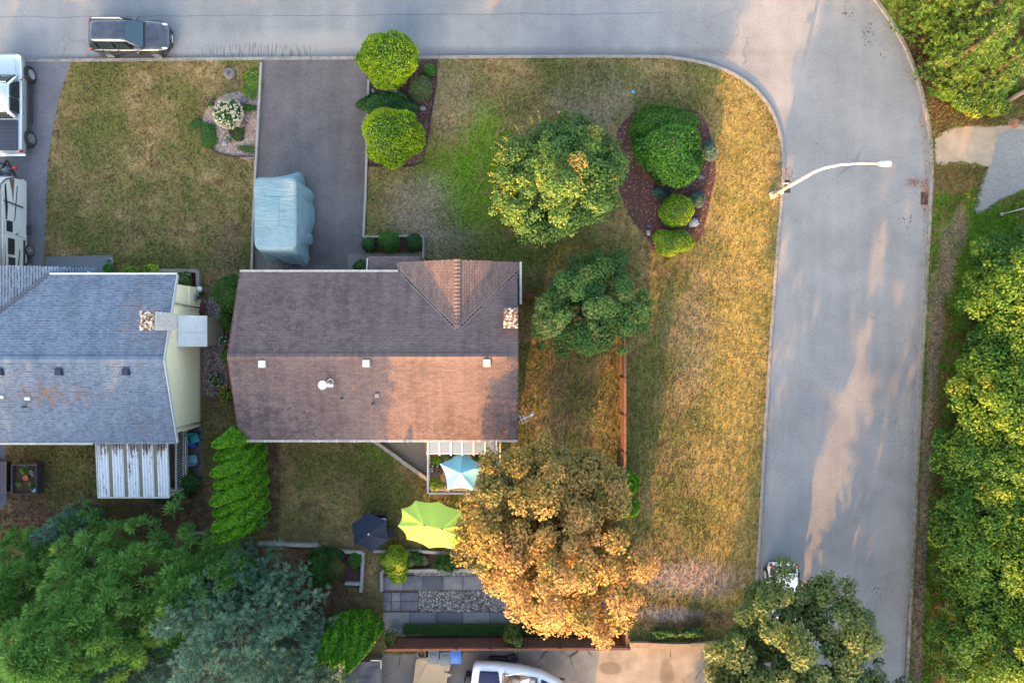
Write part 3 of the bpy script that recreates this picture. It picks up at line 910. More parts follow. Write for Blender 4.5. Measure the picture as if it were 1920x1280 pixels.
def puff_tree(name, label, px, py, h, rbase, mat_, seed, n_puff=330, n_need=120, puff=0.55, tint=(0.1, 0.85), z0=0.2, group=None):
    """bushy pine: rounded tufts of needles carried on a broad cone of limbs"""
    x, y = G(px, py, 0.1)
    t = thing(name, label, 'tree', (x, y, 0.1), 0, group)
    r = np.random.default_rng(seed)
    MB().tube([(0, 0, -0.1), (0, 0, h * 0.5), (0, 0, h * 0.97)], [0.32, 0.2, 0.03], 9).build('trunk', M_BARK, t, True)
    q = r.random(n_puff) ** 1.25
    a = r.uniform(0, 6.283, n_puff)
    z = h * (z0 + (0.97 - z0) * q)
    lob = 1 + 0.16 * np.sin(a * 3 + z * 0.9 + seed) + 0.12 * np.sin(a * 5 - z * 1.7)
    rad = rbase * (1 - q) ** 0.62 * lob * r.uniform(0.25, 1.05, n_puff)
    C = np.column_stack([np.cos(a) * rad, np.sin(a) * rad, z])
    out = np.column_stack([np.cos(a), np.sin(a), np.full(n_puff, 0.75)])
    mb = MB()
    for k in range(0, n_puff, 9):
        mb.tube([(0, 0, max(0.4, C[k, 2] - 0.5 * rad[k])), tuple(C[k] * np.array([0.6, 0.6, 1]) - np.array([0, 0, 0.12])), tuple(C[k])], [0.06, 0.04, 0.012], 5, cap=False)
    mb.build('limb', M_BARK, t)['kind'] = 'stuff'
    pr = puff * r.uniform(0.7, 1.25, n_puff)
    idx = np.repeat(np.arange(n_puff), n_need)
    n = len(idx)
    d = unit(rdir(n, r) * 0.9 + unit(out)[idx] * 0.75)
    L = pr[idx] * r.uniform(0.35, 0.62, n)
    P = C[idx] + d * (pr[idx] * r.uniform(0.35, 0.8, n))[:, None]
    N = np.cross(d, r.normal(size=(n, 3)))
    T = tint[0] + (tint[1] - tint[0]) * np.clip(0.35 + 0.4 * d[:, 2] + 0.35 * r.random(n_puff)[idx] - 0.15 + r.normal(0, 0.08, n), 0, 1)
    V, F, T4 = leaves(P, N, L, L * 0.2, np.clip(T, 0, 1), d)
    link('crown', npmesh('crown', V, F, mat_, T4), t)
    return t

def shrub(name, label, px, py, rad, h, mat_, seed, n=2500, lsize=0.07, group=None, ry=None, bumpy=0.05, tint=(0.25, 0.75), cat='shrub', z0=0.11, aspect=0.6, spiky=0.0, tintfn=None, lobes=None, flat_top=0.0, pz=None):
    """dense clipped or rounded shrub: dark inside, leaf shell outside. centre given at half its height"""
    x, y = G(px, py, z0 + (pz if pz is not None else h * 0.55))
    t = thing(name, label, cat, (x, y, z0), 0, group)
    r = np.random.default_rng(seed)
    ry = ry or rad
    d = rdir(n, r, -0.45)
    nl_ = 9 if lobes is None else lobes
    LC = rdir(nl_, np.random.default_rng(seed + 77), 0.0)
    def surf(d):
        ang = np.arccos(np.clip(d @ LC.T, -1, 1))
        lob = np.max(np.exp(-(ang / 0.62) ** 2), axis=1)
        return 1 + bumpy * (0.6 * bend(d, seed) + 2.6 * (lob - 0.6)) + bumpy * 0.35 * bend(d * 3.1, seed + 9)
    f = surf(d)
    cz = h * 0.48
    rz = h - cz
    R3 = np.array([rad, ry, rz])
    P = d * f[:, None] * R3 * (1 - 0.10 * r.random(n) ** 2)[:, None]
    if flat_top: P[:, 2] = np.minimum(P[:, 2], rz * (1 - flat_top))
    P[:, 2] = np.maximum(P[:, 2] + cz, 0.02)
    N = unit(d / R3) + r.normal(0, 0.45, (n, 3)) + np.array([0, 0, 0.25])
    U = None
    if spiky:
        U = unit(d) * 0.55 + r.normal(0, 0.6, (n, 3)); N = np.cross(U, r.normal(size=(n, 3))) + unit(d) * 0.5
        P = P + unit(U) * lsize * 0.3
    T = tint[0] + (tint[1] - tint[0]) * np.clip(0.5 + 0.3 * bend(d, seed + 3) + r.normal(0, 0.2, n), 0, 1)
    if tintfn is not None: T = tintfn(P, d, T, r)
    L = lsize * r.uniform(0.7, 1.3, n)
    V, F, T4 = leaves(P, N, L, L * aspect, np.clip(T, 0, 1), U)
    link('foliage', npmesh('foliage', V, F, mat_, T4), t)
    # woody inside
    nn, mm = 16, 9
    vs = []
    dd = np.array([[math.sin(math.pi * i / mm) * math.cos(6.2832 * k / nn), math.sin(math.pi * i / mm) * math.sin(6.2832 * k / nn), math.cos(math.pi * i / mm)] for i in range(mm + 1) for k in range(nn)])
    ff = surf(dd)
    vv = dd * ff[:, None] * R3 * 0.90
    if flat_top: vv[:, 2] = np.minimum(vv[:, 2], rz * (1 - flat_top) - 0.02)
    vv[:, 2] = np.maximum(vv[:, 2] + cz, 0.0)
    F = np.array([(i * nn + k, (i + 1) * nn + k, (i + 1) * nn + (k + 1) % nn, i * nn + (k + 1) % nn) for i in range(mm) for k in range(nn)])
    link('branches', npmesh('branches', vv, F, M_CORE), t)
    return t

def cedar(name, label, px, py, h, rad, seed, mat_=None, group=None, tint=(0.2, 0.8), n=5200):
    """columnar cedar: flame-shaped body of upright fan sprays"""
    x, y = G(px, py, 0.1)
    t = thing(name, label, 'tree', (x, y, 0.1), 0, group)
    r = np.random.default_rng(seed)
    MB().tube([(0, 0, -0.05), (0, 0, h * 0.9)], [0.09, 0.02], 6).build('trunk', M_BARK, t, True)
    def prof(q):
        return np.clip(1.0 * np.minimum(1, (q + 0.02) / 0.16) ** 0.5 * (1 - q) ** 0.6, 0, 1.1)
    def body(d2, q):
        a = np.arctan2(d2[:, 1], d2[:, 0])
        return prof(q) * rad * (1 + 0.10 * np.sin(a * 3 + seed) + 0.07 * np.sin(a * 7 + q * 9 + seed) + 0.06 * np.sin(q * 17 + a * 2))
    q = r.random(n) ** 0.85
    a = r.uniform(0, 6.283, n)
    d2 = np.column_stack([np.cos(a), np.sin(a)])
    rr = body(d2, q) * (1 - 0.12 * r.random(n) ** 2) + 0.015
    P = np.column_stack([d2 * rr[:, None], q * h])
    out = np.column_stack([d2, np.zeros(n)])
    U = out * 0.35 + np.array([0, 0, 1.0]) + r.normal(0, 0.22, (n, 3))
    N = out + r.normal(0, 0.45, (n, 3)) + np.array([0, 0, 0.3])
    L = 0.20 * r.uniform(0.7, 1.3, n)
    T = tint[0] + (tint[1] - tint[0]) * np.clip(0.45 + 0.25 * np.sin(a * 5 + q * 14 + seed) + r.normal(0, 0.18, n), 0, 1)
    V, F, T4 = leaves(P, N, L, L * 0.42, T, U)
    link('foliage', npmesh('foliage', V, F, mat_ or L_CEDAR, T4), t)
    nn, mm = 20, 16
    vv = []
    for i in range(mm + 1):
        qq = i / mm
        for k in range(nn):
            aa = 6.2832 * k / nn
            rad_ = float(body(np.array([[math.cos(aa), math.sin(aa)]]), np.array([max(qq, 0.02)]))[0]) * 0.92
            vv.append((math.cos(aa) * rad_, math.sin(aa) * rad_, qq * h * 0.98))
    F = np.array([(i * nn + k, i * nn + (k + 1) % nn, (i + 1) * nn + (k + 1) % nn, (i + 1) * nn + k) for i in range(mm) for k in range(nn)])
    link('branches', npmesh('branches', np.array(vv), F, M_CORE), t)
    return t

def flowers_on(root, c, rad, n, size, mat_, seed, name='blossom', zs=0.5):
    """small flower heads over a dome: one part"""
    r = np.random.default_rng(seed)
    d = rdir(n, r, 0.05)
    P = d * np.array(rad) + np.array(c)
    idx = np.repeat(np.arange(n), 6)
    k = len(idx)
    Pp = P[idx] + r.normal(0, size * 0.3, (k, 3))
    N = np.array([0, 0, 1.0]) + d[idx] * 0.5 + r.normal(0, 0.4, (k, 3))
    V, F, T4 = leaves(Pp, N, size * 0.9, size * 0.7, np.repeat(r.random(n), 6))
    return link(name, npmesh(name, V, F, mat_, T4), root)

def rock(px, py, rad, label, seed, m, h=0.5, z=0.1):
    r = random.Random(seed)
    x, y = G(px, py, z + 0.1)
    o = MB((x, y, z)).ball((x, y, z + rad * h * 0.4), (rad, rad * r.uniform(0.65, 0.9), rad * h), 10, 6, 0.16, r).build('rock', m)
    o.location = (x, y, z); o.rotation_euler = (0, 0, r.uniform(0, 3))
    tag(o, label, 'rock')
    return o
M_ROCK = simple('granite', A(170, 170, 172), 0.9, 0.3, 9.0, bump=0.5, bscale=25, obj=True)
M_ROCKD = simple('dark_stone', A(122, 116, 118), 0.9, 0.3, 9.0, bump=0.5, bscale=25, obj=True)

# ------------------------------------------------------------------ trees of the lot
def maple_tint(C, d, ct, r):
    # sunlight put into the tint: gold top and south side, olive shaded rest
    return np.clip(ct * 0.5 + 0.28 + 0.18 * np.clip(d[:, 2], -0.3, 1) - 0.12 * d[:, 1] + r.normal(0, 0.15, len(ct)), 0, 1)
broadleaf_tree('maple_tree', 'large orange and gold autumn maple by the back corner of the house', 1024, 958, 9.0, 3.75, L_MAPLE, 420, 80000, 0.15, 11,
               trunk=0.24, cz=5.7, rz=3.5, clr=0.6, tintfn=maple_tint, bumpy=0.36, shell=0.45, zmin=-0.9, ry=4.45, oy=-0.3)
def ymaple_tint(C, d, ct, r):
    return np.clip(0.04 + 0.32 * r.random(len(ct)) + 0.46 * np.clip(d[:, 2] - 0.5 - 0.25 * d[:, 0], 0, 1) + 0.55 * (r.random(len(ct)) < 0.06), 0, 1)
YM = broadleaf_tree('maple_tree', 'round green maple with yellow top in the middle of the front lawn', 1034, 366, 6.0, 3.05, L_YMAPLE, 380, 42000, 0.125, 12,
               trunk=0.15, cz=3.5, rz=2.6, clr=0.44, tintfn=ymaple_tint, bumpy=0.32, shell=0.55, zmin=-0.8)
# upright yellow shoots round its west side
_r = np.random.default_rng(5)
_P, _N, _U = [], [], []
for k in range(46):
    a = _r.uniform(1.7, 4.6); zz = _r.uniform(2.2, 4.4)
    d = np.array([math.cos(a), math.sin(a), _r.uniform(0.1, 0.7)]); d /= np.linalg.norm(d)
    b = np.array([math.cos(a) * 3.0, math.sin(a) * 3.0, zz])
    for q in range(9):
        _P.append(b + d * (0.07 * q) + _r.normal(0, 0.02, 3)); _N.append(_r.normal(0, 0.5, 3) + np.array([0, 0, 1.0])); _U.append(d + _r.normal(0, 0.5, 3))
_V, _F, _T = leaves(np.array(_P), np.array(_N), 0.13, 0.06, np.clip(_r.normal(0.78, 0.08, len(_P)), 0, 1), np.array(_U))
link('shoots', npmesh('shoots', _V, _F, L_YMAPLE, _T), YM)['kind'] = 'stuff'
broadleaf_tree('plum_tree', 'dark green spreading small tree at the side of the brown roof', 1086, 594, 4.8, 2.7, L_DARK, 190, 28000, 0.13, 13,
               trunk=0.12, cz=2.7, rz=1.7, clr=0.44, bumpy=0.48, shell=0.25, tint=(0.1, 0.95), ry=2.4)
broadleaf_tree('oak_tree', 'olive green oak over the white car at the street edge', 1404, 1180, 9.6, 5.7, L_OAK, 520, 80000, 0.15, 14,
               trunk=0.22, cz=6.6, rz=2.9, clr=0.52, bumpy=0.40, shell=0.3, tint=(0.0, 0.72), zmin=-0.6)

# conifers at the lower left
def edge_sun(C, T, r):
    return np.clip(T + 0.5 * (r.random(len(T)) < 0.03), 0, 1)
puff_tree('pine_tree', 'tall bushy green pine in the lower left corner', 312, 1068, 12.5, 4.4, L_PINE, 21, 800, 120, 0.5)
puff_tree('pine_tree', 'shorter bushy green pine at the left edge behind the raised bed', 150, 1060, 9.0, 4.0, L_PINE, 22, 520, 120, 0.48)
puff_tree('pine_tree', 'bushy green pine squeezed between the tall pine and the spruces', 432, 1046, 7.5, 2.9, L_PINE, 28, 360, 120, 0.46)
conifer('spruce_tree', 'tall blue green spruce left of the columnar cedars at the bottom', 520, 1120, 13.5, 3.9, L_SPRUCE, 23, dens=1.1, spray=0.27, tint=(0.05, 0.8), tintfn=edge_sun)
conifer('spruce_tree', 'blue green spruce spreading over the lower clump of cedars', 600, 1215, 11.5, 3.2, L_SPRUCE, 24, dens=1.1, spray=0.27, tint=(0.1, 0.95), tintfn=edge_sun)
conifer('spruce_tree', 'blue green spruce between the pine and the hedge of cedars', 452, 1060, 9.5, 2.7, L_SPRUCE, 25, dens=1.1, spray=0.25, tint=(0.05, 0.7))
conifer('spruce_tree', 'narrow blue green spruce at the bottom edge among pine branches', 330, 1180, 12.0, 2.4, L_SPRUCE, 26, dens=1.0, spray=0.25, tint=(0.05, 0.7))
conifer('spruce_tree', 'thin blue green spruce tip near the left edge', 176, 964, 5.2, 1.15, L_SPRUCE, 27, dens=1.0, spray=0.28, tint=(0.05, 0.6), z0=0.12)

# columnar cedars: hedge between the yards and the clump by the fence
ced = [(484, 806, 6.0, 0.8), (494, 828, 5.6, 0.85), (486, 850, 6.3, 0.88), (496, 873, 5.8, 0.85), (486, 895, 6.4, 0.9), (496, 917, 5.9, 0.85), (487, 938, 6.3, 0.88), (496, 962, 5.6, 0.8)]
where = ['northernmost cedar of the hedge, against the brown eave', 'second cedar from the brown eave in the hedge', 'third cedar from the brown eave in the hedge', 'fourth cedar from the brown eave in the hedge',
         'fifth cedar from the brown eave in the hedge', 'sixth cedar from the brown eave in the hedge', 'seventh cedar from the brown eave in the hedge', 'last cedar of the hedge beside the low concrete wall']
for i, (a, b, h, rd) in enumerate(ced):
    cedar('cedar_tree', 'bright green columnar ' + where[i].replace('cedar', 'cedar', 1), a - (12 if i % 2 else 0), b, h, rd, 40 + i, None, 'columnar cedars between the two yards')
ced2 = [(640, 1166, 5.2, 0.75), (656, 1158, 5.4, 0.8), (671, 1163, 5.6, 0.8), (685, 1155, 5.5, 0.85), (698, 1163, 6.2, 0.85)]
wh2 = ['leftmost', 'second from left', 'middle', 'fourth from left', 'rightmost']
for i, (a, b, h, rd) in enumerate(ced2):
    cedar('cedar_tree', 'deep green columnar cedar, %s of the clump above the dark tarp' % wh2[i], a, b, h, rd, 60 + i, None, 'cedar clump by the fence', (0.0, 0.6))
for i, (a, b, h, rd, lab) in enumerate([(1170, 900, 2.9, 0.8, 'bright green cedar on the side fence beside the maple'), (1170, 940, 2.9, 0.8, 'second green cedar on the side fence under the maple'),
                                         (1166, 1050, 2.6, 0.7, 'green cedar on the side fence near its lower end'), (1158, 1082, 2.8, 0.8, 'lowest green cedar on the side fence near the patio')]):
    cedar('cedar_tree', lab, a, b, h, rd, 70 + i, None, 'cedars along the side fence', n=2600)

# woodland on the east side
wood = [(1862, 555, 6.0, 2.9, 'woodland tree at the upper tip of the roadside wood'), (1848, 650, 6.2, 3.0, 'woodland tree below the wood tip, yellow sprays on its street side'),
        (1826, 738, 6.0, 3.0, 'yellow green woodland tree leaning toward the street'), (1900, 790, 7.5, 3.6, 'woodland tree behind the first street row'),
        (1822, 838, 6.0, 3.0, 'dense woodland tree halfway down the verge'), (1815, 940, 6.0, 3.1, 'yellow topped woodland tree beside the narrow gravel trail'),
        (1888, 1000, 7.5, 3.6, 'dark woodland tree at the frame edge'), (1806, 1045, 6.0, 3.0, 'bright woodland tree low on the verge'),
        (1800, 1150, 6.0, 3.0, 'last woodland tree above the lower frame edge'), (1905, 690, 7.0, 3.4, 'woodland tree on the frame edge beside yellow sprays')]
for i, (a, b, h, rd, lab) in enumerate(wood):
    def wt(C, d, ct, r, i=i):
        return np.clip(0.12 + 0.38 * r.random(len(ct)) + 0.24 * np.clip(bend(d * 2.0, 300 + i), 0, 1) * np.clip(d[:, 2] + 0.3, 0, 1) + 0.3 * (r.random(len(ct)) < 0.07), 0, 1)
    broadleaf_tree('woodland_tree', lab, a, b, h, rd, L_WOOD, 420, 40000, 0.135, 100 + i, 'trees of the roadside wood', trunk=0.14, cz=h * 0.56, rz=h * 0.44, clr=0.5, tintfn=wt, bumpy=0.26, shell=0.45, flat=0.75)
conifer('spruce_tree', 'pale green spruce in the lower right corner', 1830, 1130, 9.5, 3.0, L_SPRUCE, 131, dens=1.0, spray=0.25, tint=(0.2, 1.0))
for i, (a, b, h, rd, st, lab) in enumerate([(1715, 15, 8.0, 2.7, 'spruce', 'yellow green fir at the street bend, nearest the kerb'), (1790, 60, 9.0, 3.0, 'spruce', 'broad fir in the top right corner'),
                                            (1760, 130, 6.0, 2.2, 'spruce', 'lower fir above the sandy track'), (1700, -60, 9.0, 3.0, 'spruce', 'fir at the top edge above the street bend'),
                                            (1830, 150, 5.5, 2.0, 'spruce', 'small fir beside the fallen log')]):
    conifer('fir_tree', lab, a, b, h, rd, L_FIR, 140 + i, 'firs at the street bend', style=st, dens=1.05, spray=0.25, tint=(0.15, 0.95))
for i, (a, b, rr, lab) in enumerate([(1815, 190, 0.9, 'leafy undergrowth bush under the firs by the track'), (1865, 195, 0.8, 'yellow undergrowth bush beside the fallen log'), (1775, 175, 0.6, 'low bramble bush at the edge of the firs')]):
    shrub('bush', lab, a, b, rr, 0.9, L_WOOD, 150 + i, 900, 0.14, None, bumpy=0.2, tint=(0.3, 0.95))

# ------------------------------------------------------------------ garden shrubs
def gold_t(P, d, T, r):
    return np.clip(T + 0.0, 0, 1)
shrub('golden_cedar', 'golden green globe cedar overhanging the street kerb', 731, 111, 1.72, 2.5, L_GOLD, 200, 9000, 0.13, ry=1.42, bumpy=0.13, tint=(0.0, 0.62), aspect=0.4, spiky=1)
shrub('golden_cedar', 'golden green globe cedar with a yellow crest beside the driveway', 741, 255, 1.62, 2.4, L_GOLD, 201, 9000, 0.13, ry=1.66, bumpy=0.12, tint=(0.0, 0.8), aspect=0.4, spiky=1,
      tintfn=lambda P, d, T, r: np.clip(T * 0.6 + 0.45 * np.clip(d[:, 1] - 0.5 * d[:, 0], 0, 1), 0, 1))
shrub('rhododendron', 'dark green leafy bush behind the golden cedar with the yellow crest', 733, 200, 1.65, 1.1, L_BOX, 202, 3200, 0.15, ry=0.75, bumpy=0.12, tint=(0.05, 0.6))
shrub('round_shrub', 'round grey green shrub in the mulch bed', 788, 166, 0.70, 1.0, L_GREY, 203, 3000, 0.065, bumpy=0.06)
shrub('round_shrub', 'small bright green ball at the kerb end of the mulch bed', 804, 131, 0.38, 0.5, L_BRIGHT, 204, 1200, 0.06, bumpy=0.06)
rock(699, 170, 0.14, 'small white stone near the driveway edging', 1, M_ROCK); rock(738, 171, 0.22, 'grey boulder between the two golden cedars', 2, M_ROCK); rock(729, 180, 0.14, 'grey stone touching the boulder between golden cedars', 5, M_ROCKD)
rock(792, 203, 0.19, 'pale oval stone below the grey green shrub', 3, M_ROCK)
shrub('round_shrub', 'dark clipped ball next to the driveway end', 692, 458, 0.42, 0.7, L_BOX, 205, 1700, 0.06, bumpy=0.04, tint=(0.05, 0.6))
shrub('round_shrub', 'larger lighter clipped ball in the middle of the porch bed', 730, 453, 0.66, 1.1, L_BRIGHT, 206, 3000, 0.06, bumpy=0.04, tint=(0.1, 0.7))
shrub('round_shrub', 'dark clipped ball at the lawn end of the porch bed', 776, 455, 0.52, 0.8, L_BOX, 207, 2200, 0.06, bumpy=0.05, tint=(0.05, 0.6))
shrub('round_shrub', 'small green bush tucked under the porch eave', 677, 502, 0.45, 0.6, L_BOX, 208, 900, 0.09, bumpy=0.12)
# oval bed in the corner lawn
shrub('clipped_shrub', 'smooth bright green clipped shrub behind the rhododendron', 1243, 237, 1.98, 1.7, L_BRIGHT, 210, 8000, 0.1, ry=1.25, bumpy=0.085, tint=(0.05, 0.7), spiky=1, aspect=0.45)
shrub('rhododendron', 'big rhododendron with glossy leaves in the oval bed', 1252, 288, 1.85, 2.1, L_BRIGHT, 211, 5200, 0.21, ry=1.95, bumpy=0.13, tint=(0.0, 0.9), aspect=0.42, pz=1.5)
shrub('dwarf_spruce', 'blue dwarf spruce beside the rhododendron', 1330, 284, 0.44, 0.8, L_BLUE, 212, 1400, 0.10, ry=0.62, bumpy=0.1, spiky=1, aspect=0.3)
shrub('dwarf_spruce', 'blue dwarf spruce ball beside the clipped globe', 1307, 374, 0.43, 0.7, L_BLUE, 213, 1400, 0.09, bumpy=0.1, spiky=1, aspect=0.3)
shrub('globe_cedar', 'smooth yellow green globe cedar in the oval bed', 1266, 395, 1.0, 1.35, L_GOLD, 214, 4500, 0.085, ry=0.92, bumpy=0.09, tint=(0.0, 0.55), spiky=1, aspect=0.4)
shrub('globe_cedar', 'low yellow green shrub at the point of the oval bed', 1259, 453, 1.15, 0.85, L_LIME, 215, 4200, 0.095, ry=0.78, bumpy=0.13, tint=(0.05, 0.7))
shrub('low_shrub', 'dark low juniper below the rhododendron', 1240, 362, 0.5, 0.45, L_BLUE, 216, 700, 0.12, ry=0.3, bumpy=0.2, tint=(0.0, 0.4), spiky=1, aspect=0.3)
rock(1216, 436, 0.17, 'white stone beside the low yellow green shrub', 6, M_ROCK, 0.7); rock(1300, 418, 0.36, 'rough pale boulder beside the globe cedar', 7, M_ROCK, 0.7)
rock(1314, 331, 0.2, 'flat grey stone at the east edge of the oval bed', 8, M_ROCKD); rock(1218, 424, 0.1, 'small grey stone above the white stone', 9, M_ROCKD)
# between the houses
shrub('cedar_bush', 'dark green bush at the northwest corner of the brown roof', 432, 545, 0.95, 2.4, L_BRIGHT, 220, 3000, 0.12, ry=1.0, bumpy=0.12, tint=(0.0, 0.4), spiky=1, aspect=0.4, pz=1.6)
shrub('bush', 'green bush against the brown house side wall', 428, 598, 0.42, 1.0, L_BRIGHT, 221, 900, 0.12, ry=0.7, bumpy=0.2, tint=(0.0, 0.5))
b = shrub('flower_bush', 'white flowering plant against the brown house', 421, 640, 0.3, 0.6, L_DARK, 222, 400, 0.1, bumpy=0.2); flowers_on(b, (0, 0, 0.35), (0.3, 0.3, 0.3), 12, 0.09, L_WHITEF, 1)
shrub('bush', 'small lime plant below the white flowering plant', 424, 664, 0.28, 0.5, L_LIME, 223, 400, 0.12, bumpy=0.2, tint=(0.0, 0.6))
b = shrub('flower_bush', 'yellow flowering clump beside the brown house', 424, 738, 0.38, 0.6, L_DARK, 224, 500, 0.1, bumpy=0.25); flowers_on(b, (0, 0, 0.36), (0.38, 0.5, 0.3), 40, 0.06, L_YELF, 2)
b = shrub('flower_bush', 'thin plant with tiny white flowers in the side gravel', 405, 712, 0.34, 0.5, L_GREY, 225, 350, 0.1, bumpy=0.25); flowers_on(b, (0, 0, 0.36), (0.36, 0.4, 0.25), 24, 0.05, L_WHITEF, 3)
# neighbour front
shrub('round_shrub', 'small round bush under the blue-grey eave by the walk', 203, 507, 0.36, 0.6, L_BRIGHT, 230, 900, 0.08, bumpy=0.1)
shrub('bush', 'yellow green bush under the blue-grey eave', 245, 507, 0.42, 0.8, L_LIME, 231, 500, 0.15, ry=0.3, bumpy=0.25, tint=(0.0, 0.6))
shrub('bush', 'pale leafy bush left of the timber frame', 284, 508, 0.36, 0.8, L_LIME, 232, 420, 0.15, ry=0.3, bumpy=0.25, tint=(0.2, 0.9))
shrub('bush', 'leafy bush inside the timber framed corner bed', 346, 524, 0.5, 0.8, L_OAK, 233, 700, 0.14, bumpy=0.25)
shrub('bush', 'bronze low bush against the cream wall', 360, 548, 0.55, 0.45, L_RUST, 234, 700, 0.1, ry=0.3, bumpy=0.2)
# neighbour rock garden
b = shrub('hydrangea', 'hydrangea covered in cream flower heads in the rock garden', 427, 213, 0.80, 1.0, L_BOX, 240, 1500, 0.11, ry=0.82, bumpy=0.06); flowers_on(b, (0, 0, 0.45), (0.84, 0.84, 0.6), 190, 0.105, L_CREAM, 4)
b = shrub('flower_bush', 'crimson flowering plant at the rock garden edge', 394, 193, 0.22, 0.3, L_DARK, 241, 260, 0.09, bumpy=0.2); flowers_on(b, (0, 0.05, 0.2), (0.22, 0.2, 0.14), 16, 0.07, L_PINKF, 5)
shrub('ground_cover', 'green creeping mat at the left of the rock garden', 390, 252, 0.5, 0.22, L_BRIGHT, 242, 1800, 0.06, ry=0.75, bumpy=0.15, tint=(0.05, 0.5))
shrub('ground_cover', 'small green creeping mat at the lawn side of the rock garden', 370, 234, 0.3, 0.14, L_BRIGHT, 243, 500, 0.07, bumpy=0.25, tint=(0.05, 0.5))
shrub('ground_cover', 'olive creeping mat below the hydrangea', 445, 248, 0.5, 0.15, L_RUST, 244, 1300, 0.06, ry=0.65, bumpy=0.2, tint=(0.0, 0.5))
b = shrub('flower_bush', 'tiny white flowering clump on the rock garden gravel', 430, 260, 0.18, 0.2, L_GREY, 245, 150, 0.07, bumpy=0.2); flowers_on(b, (0, 0, 0.12), (0.2, 0.2, 0.1), 16, 0.05, L_WHITEF, 6)
shrub('ground_cover', 'yellow stonecrop patch beside the driveway edging', 470, 158, 0.55, 0.16, L_LIME, 246, 1500, 0.06, ry=0.75, bumpy=0.25, tint=(0.1, 0.7),
      tintfn=lambda P, d, T, r: T)
shrub('low_shrub', 'low green shrub beside the rock garden stone', 468, 204, 0.34, 0.3, L_BRIGHT, 247, 900, 0.07, ry=0.24, bumpy=0.2, tint=(0.05, 0.5))
shrub('ground_cover', 'grey green tufts at the lower edge of the rock garden', 465, 278, 0.5, 0.1, L_GREY, 248, 350, 0.08, ry=0.25, bumpy=0.3)
rock(457, 189, 0.24, 'grey boulder in the rock garden beside the hydrangea', 10, M_ROCKD, 0.6); rock(455, 233, 0.28, 'brown boulder below the hydrangea', 11, simple('brown_stone', A(122, 98, 92), 0.9, 0.3, 9, bump=0.5, obj=True), 0.5)
rock(420, 269, 0.2, 'pale flat stone at the lower rock garden', 12, M_ROCK, 0.5)
# back garden
shrub('ornamental_grass', 'green grassy mound in the lower bed', 602, 1063, 0.85, 0.9, L_BRIGHT, 250, 1700, 0.30, ry=1.0, bumpy=0.15, tint=(0.0, 0.5), spiky=1, aspect=0.12)
shrub('round_shrub', 'bronze green ball shrub in the lower bed', 622, 1072, 0.68, 1.0, L_RUST, 251, 2200, 0.07, bumpy=0.08, tint=(0.0, 0.7), pz=0.9)
shrub('bush', 'dark green bush above the bronze ball shrub', 622, 1040, 0.62, 0.7, L_BOX, 252, 1400, 0.1, ry=0.45, bumpy=0.15, tint=(0.0, 0.5))
shrub('low_shrub', 'rounded green clump against the short concrete wall', 665, 1050, 0.42, 0.45, L_BRIGHT, 253, 1000, 0.08, ry=0.5, bumpy=0.1, tint=(0.0, 0.7))
shrub('lime_shrub', 'lime green leafy shrub above the patio slabs', 738, 1050, 0.72, 1.3, L_LIME, 254, 2600, 0.13, ry=0.72, bumpy=0.16, tint=(0.1, 0.85))
shrub('lime_shrub', 'lower lobe of lime foliage spilling on the patio', 746, 1076, 0.5, 0.8, L_LIME, 255, 1400, 0.13, bumpy=0.18, tint=(0.1, 0.85))
shrub('bush', 'dark green perennial right of the lime shrub', 775, 1050, 0.45, 0.6, L_BOX, 256, 900, 0.1, bumpy=0.2)
shrub('ornamental_grass', 'strappy green plant under the lime parasol', 838, 1055, 0.7, 0.45, L_BOX, 257, 900, 0.32, ry=0.4, bumpy=0.2, spiky=1, aspect=0.1, tint=(0.1, 0.8))
b = shrub('flower_bush', 'pink flowering clump in the back flower bed', 794, 1050, 0.25, 0.3, L_GREY, 258, 250, 0.08, bumpy=0.2); flowers_on(b, (0, 0, 0.2), (0.25, 0.22, 0.12), 24, 0.06, L_PINKF, 7)
# boxwood hedge at the foot of the bottom fence, clipped in lengths
hx = [(757, 1000, 'boxwood hedge at the foot of the fence, left length'), (1003, 1040, 'short boxwood hedge length below the maple'), (1042, 1148, 'boxwood hedge at the foot of the fence, right length')]
for i, (a, b_, lab) in enumerate(hx):
    xm, ym = G((a + b_) / 2, 1179, 0.4)
    Lh = (b_ - a) * 39.6 / 1280
    t = thing('hedge', lab, 'hedge', (xm, ym, 0.11))
    r = np.random.default_rng(260 + i)
    n = int(900 * Lh)
    P = np.column_stack([r.uniform(-Lh / 2, Lh / 2, n), r.uniform(-0.27, 0.27, n), 0.48 * r.random(n) ** 0.3])
    sidef = r.random(n) < 0.35
    P[sidef, 1] = np.sign(P[sidef, 1]) * (0.26 + 0.03 * np.sin(P[sidef, 0] * 3)); P[~sidef, 2] = 0.46 + 0.03 * np.sin(P[~sidef, 0] * 2.5)
    P += r.normal(0, 0.025, P.shape)
    V, F, T4 = leaves(P, r.normal(0, 0.5, (n, 3)) + np.array([0, 0, 0.7]), 0.06, 0.04, np.clip(r.normal(0.4, 0.2, n), 0, 1))
    link('foliage', npmesh('foliage', V, F, L_BOX, T4), t)
    MB().box((0, 0, 0.21), (Lh - 0.06, 0.48, 0.42)).build('branches', M_CORE, t)
shrub('bush', 'leafy bush growing through the bottom fence', 965, 1197, 0.5, 2.2, L_OAK, 265, 1500, 0.11, ry=0.6, bumpy=0.25, tint=(0.1, 0.8), pz=1.5)
shrub('bush', 'thin sprig at the left end of the bottom fence', 728, 1204, 0.36, 1.5, L_OAK, 266, 450, 0.13, bumpy=0.35, tint=(0.3, 1.0), pz=1.2)
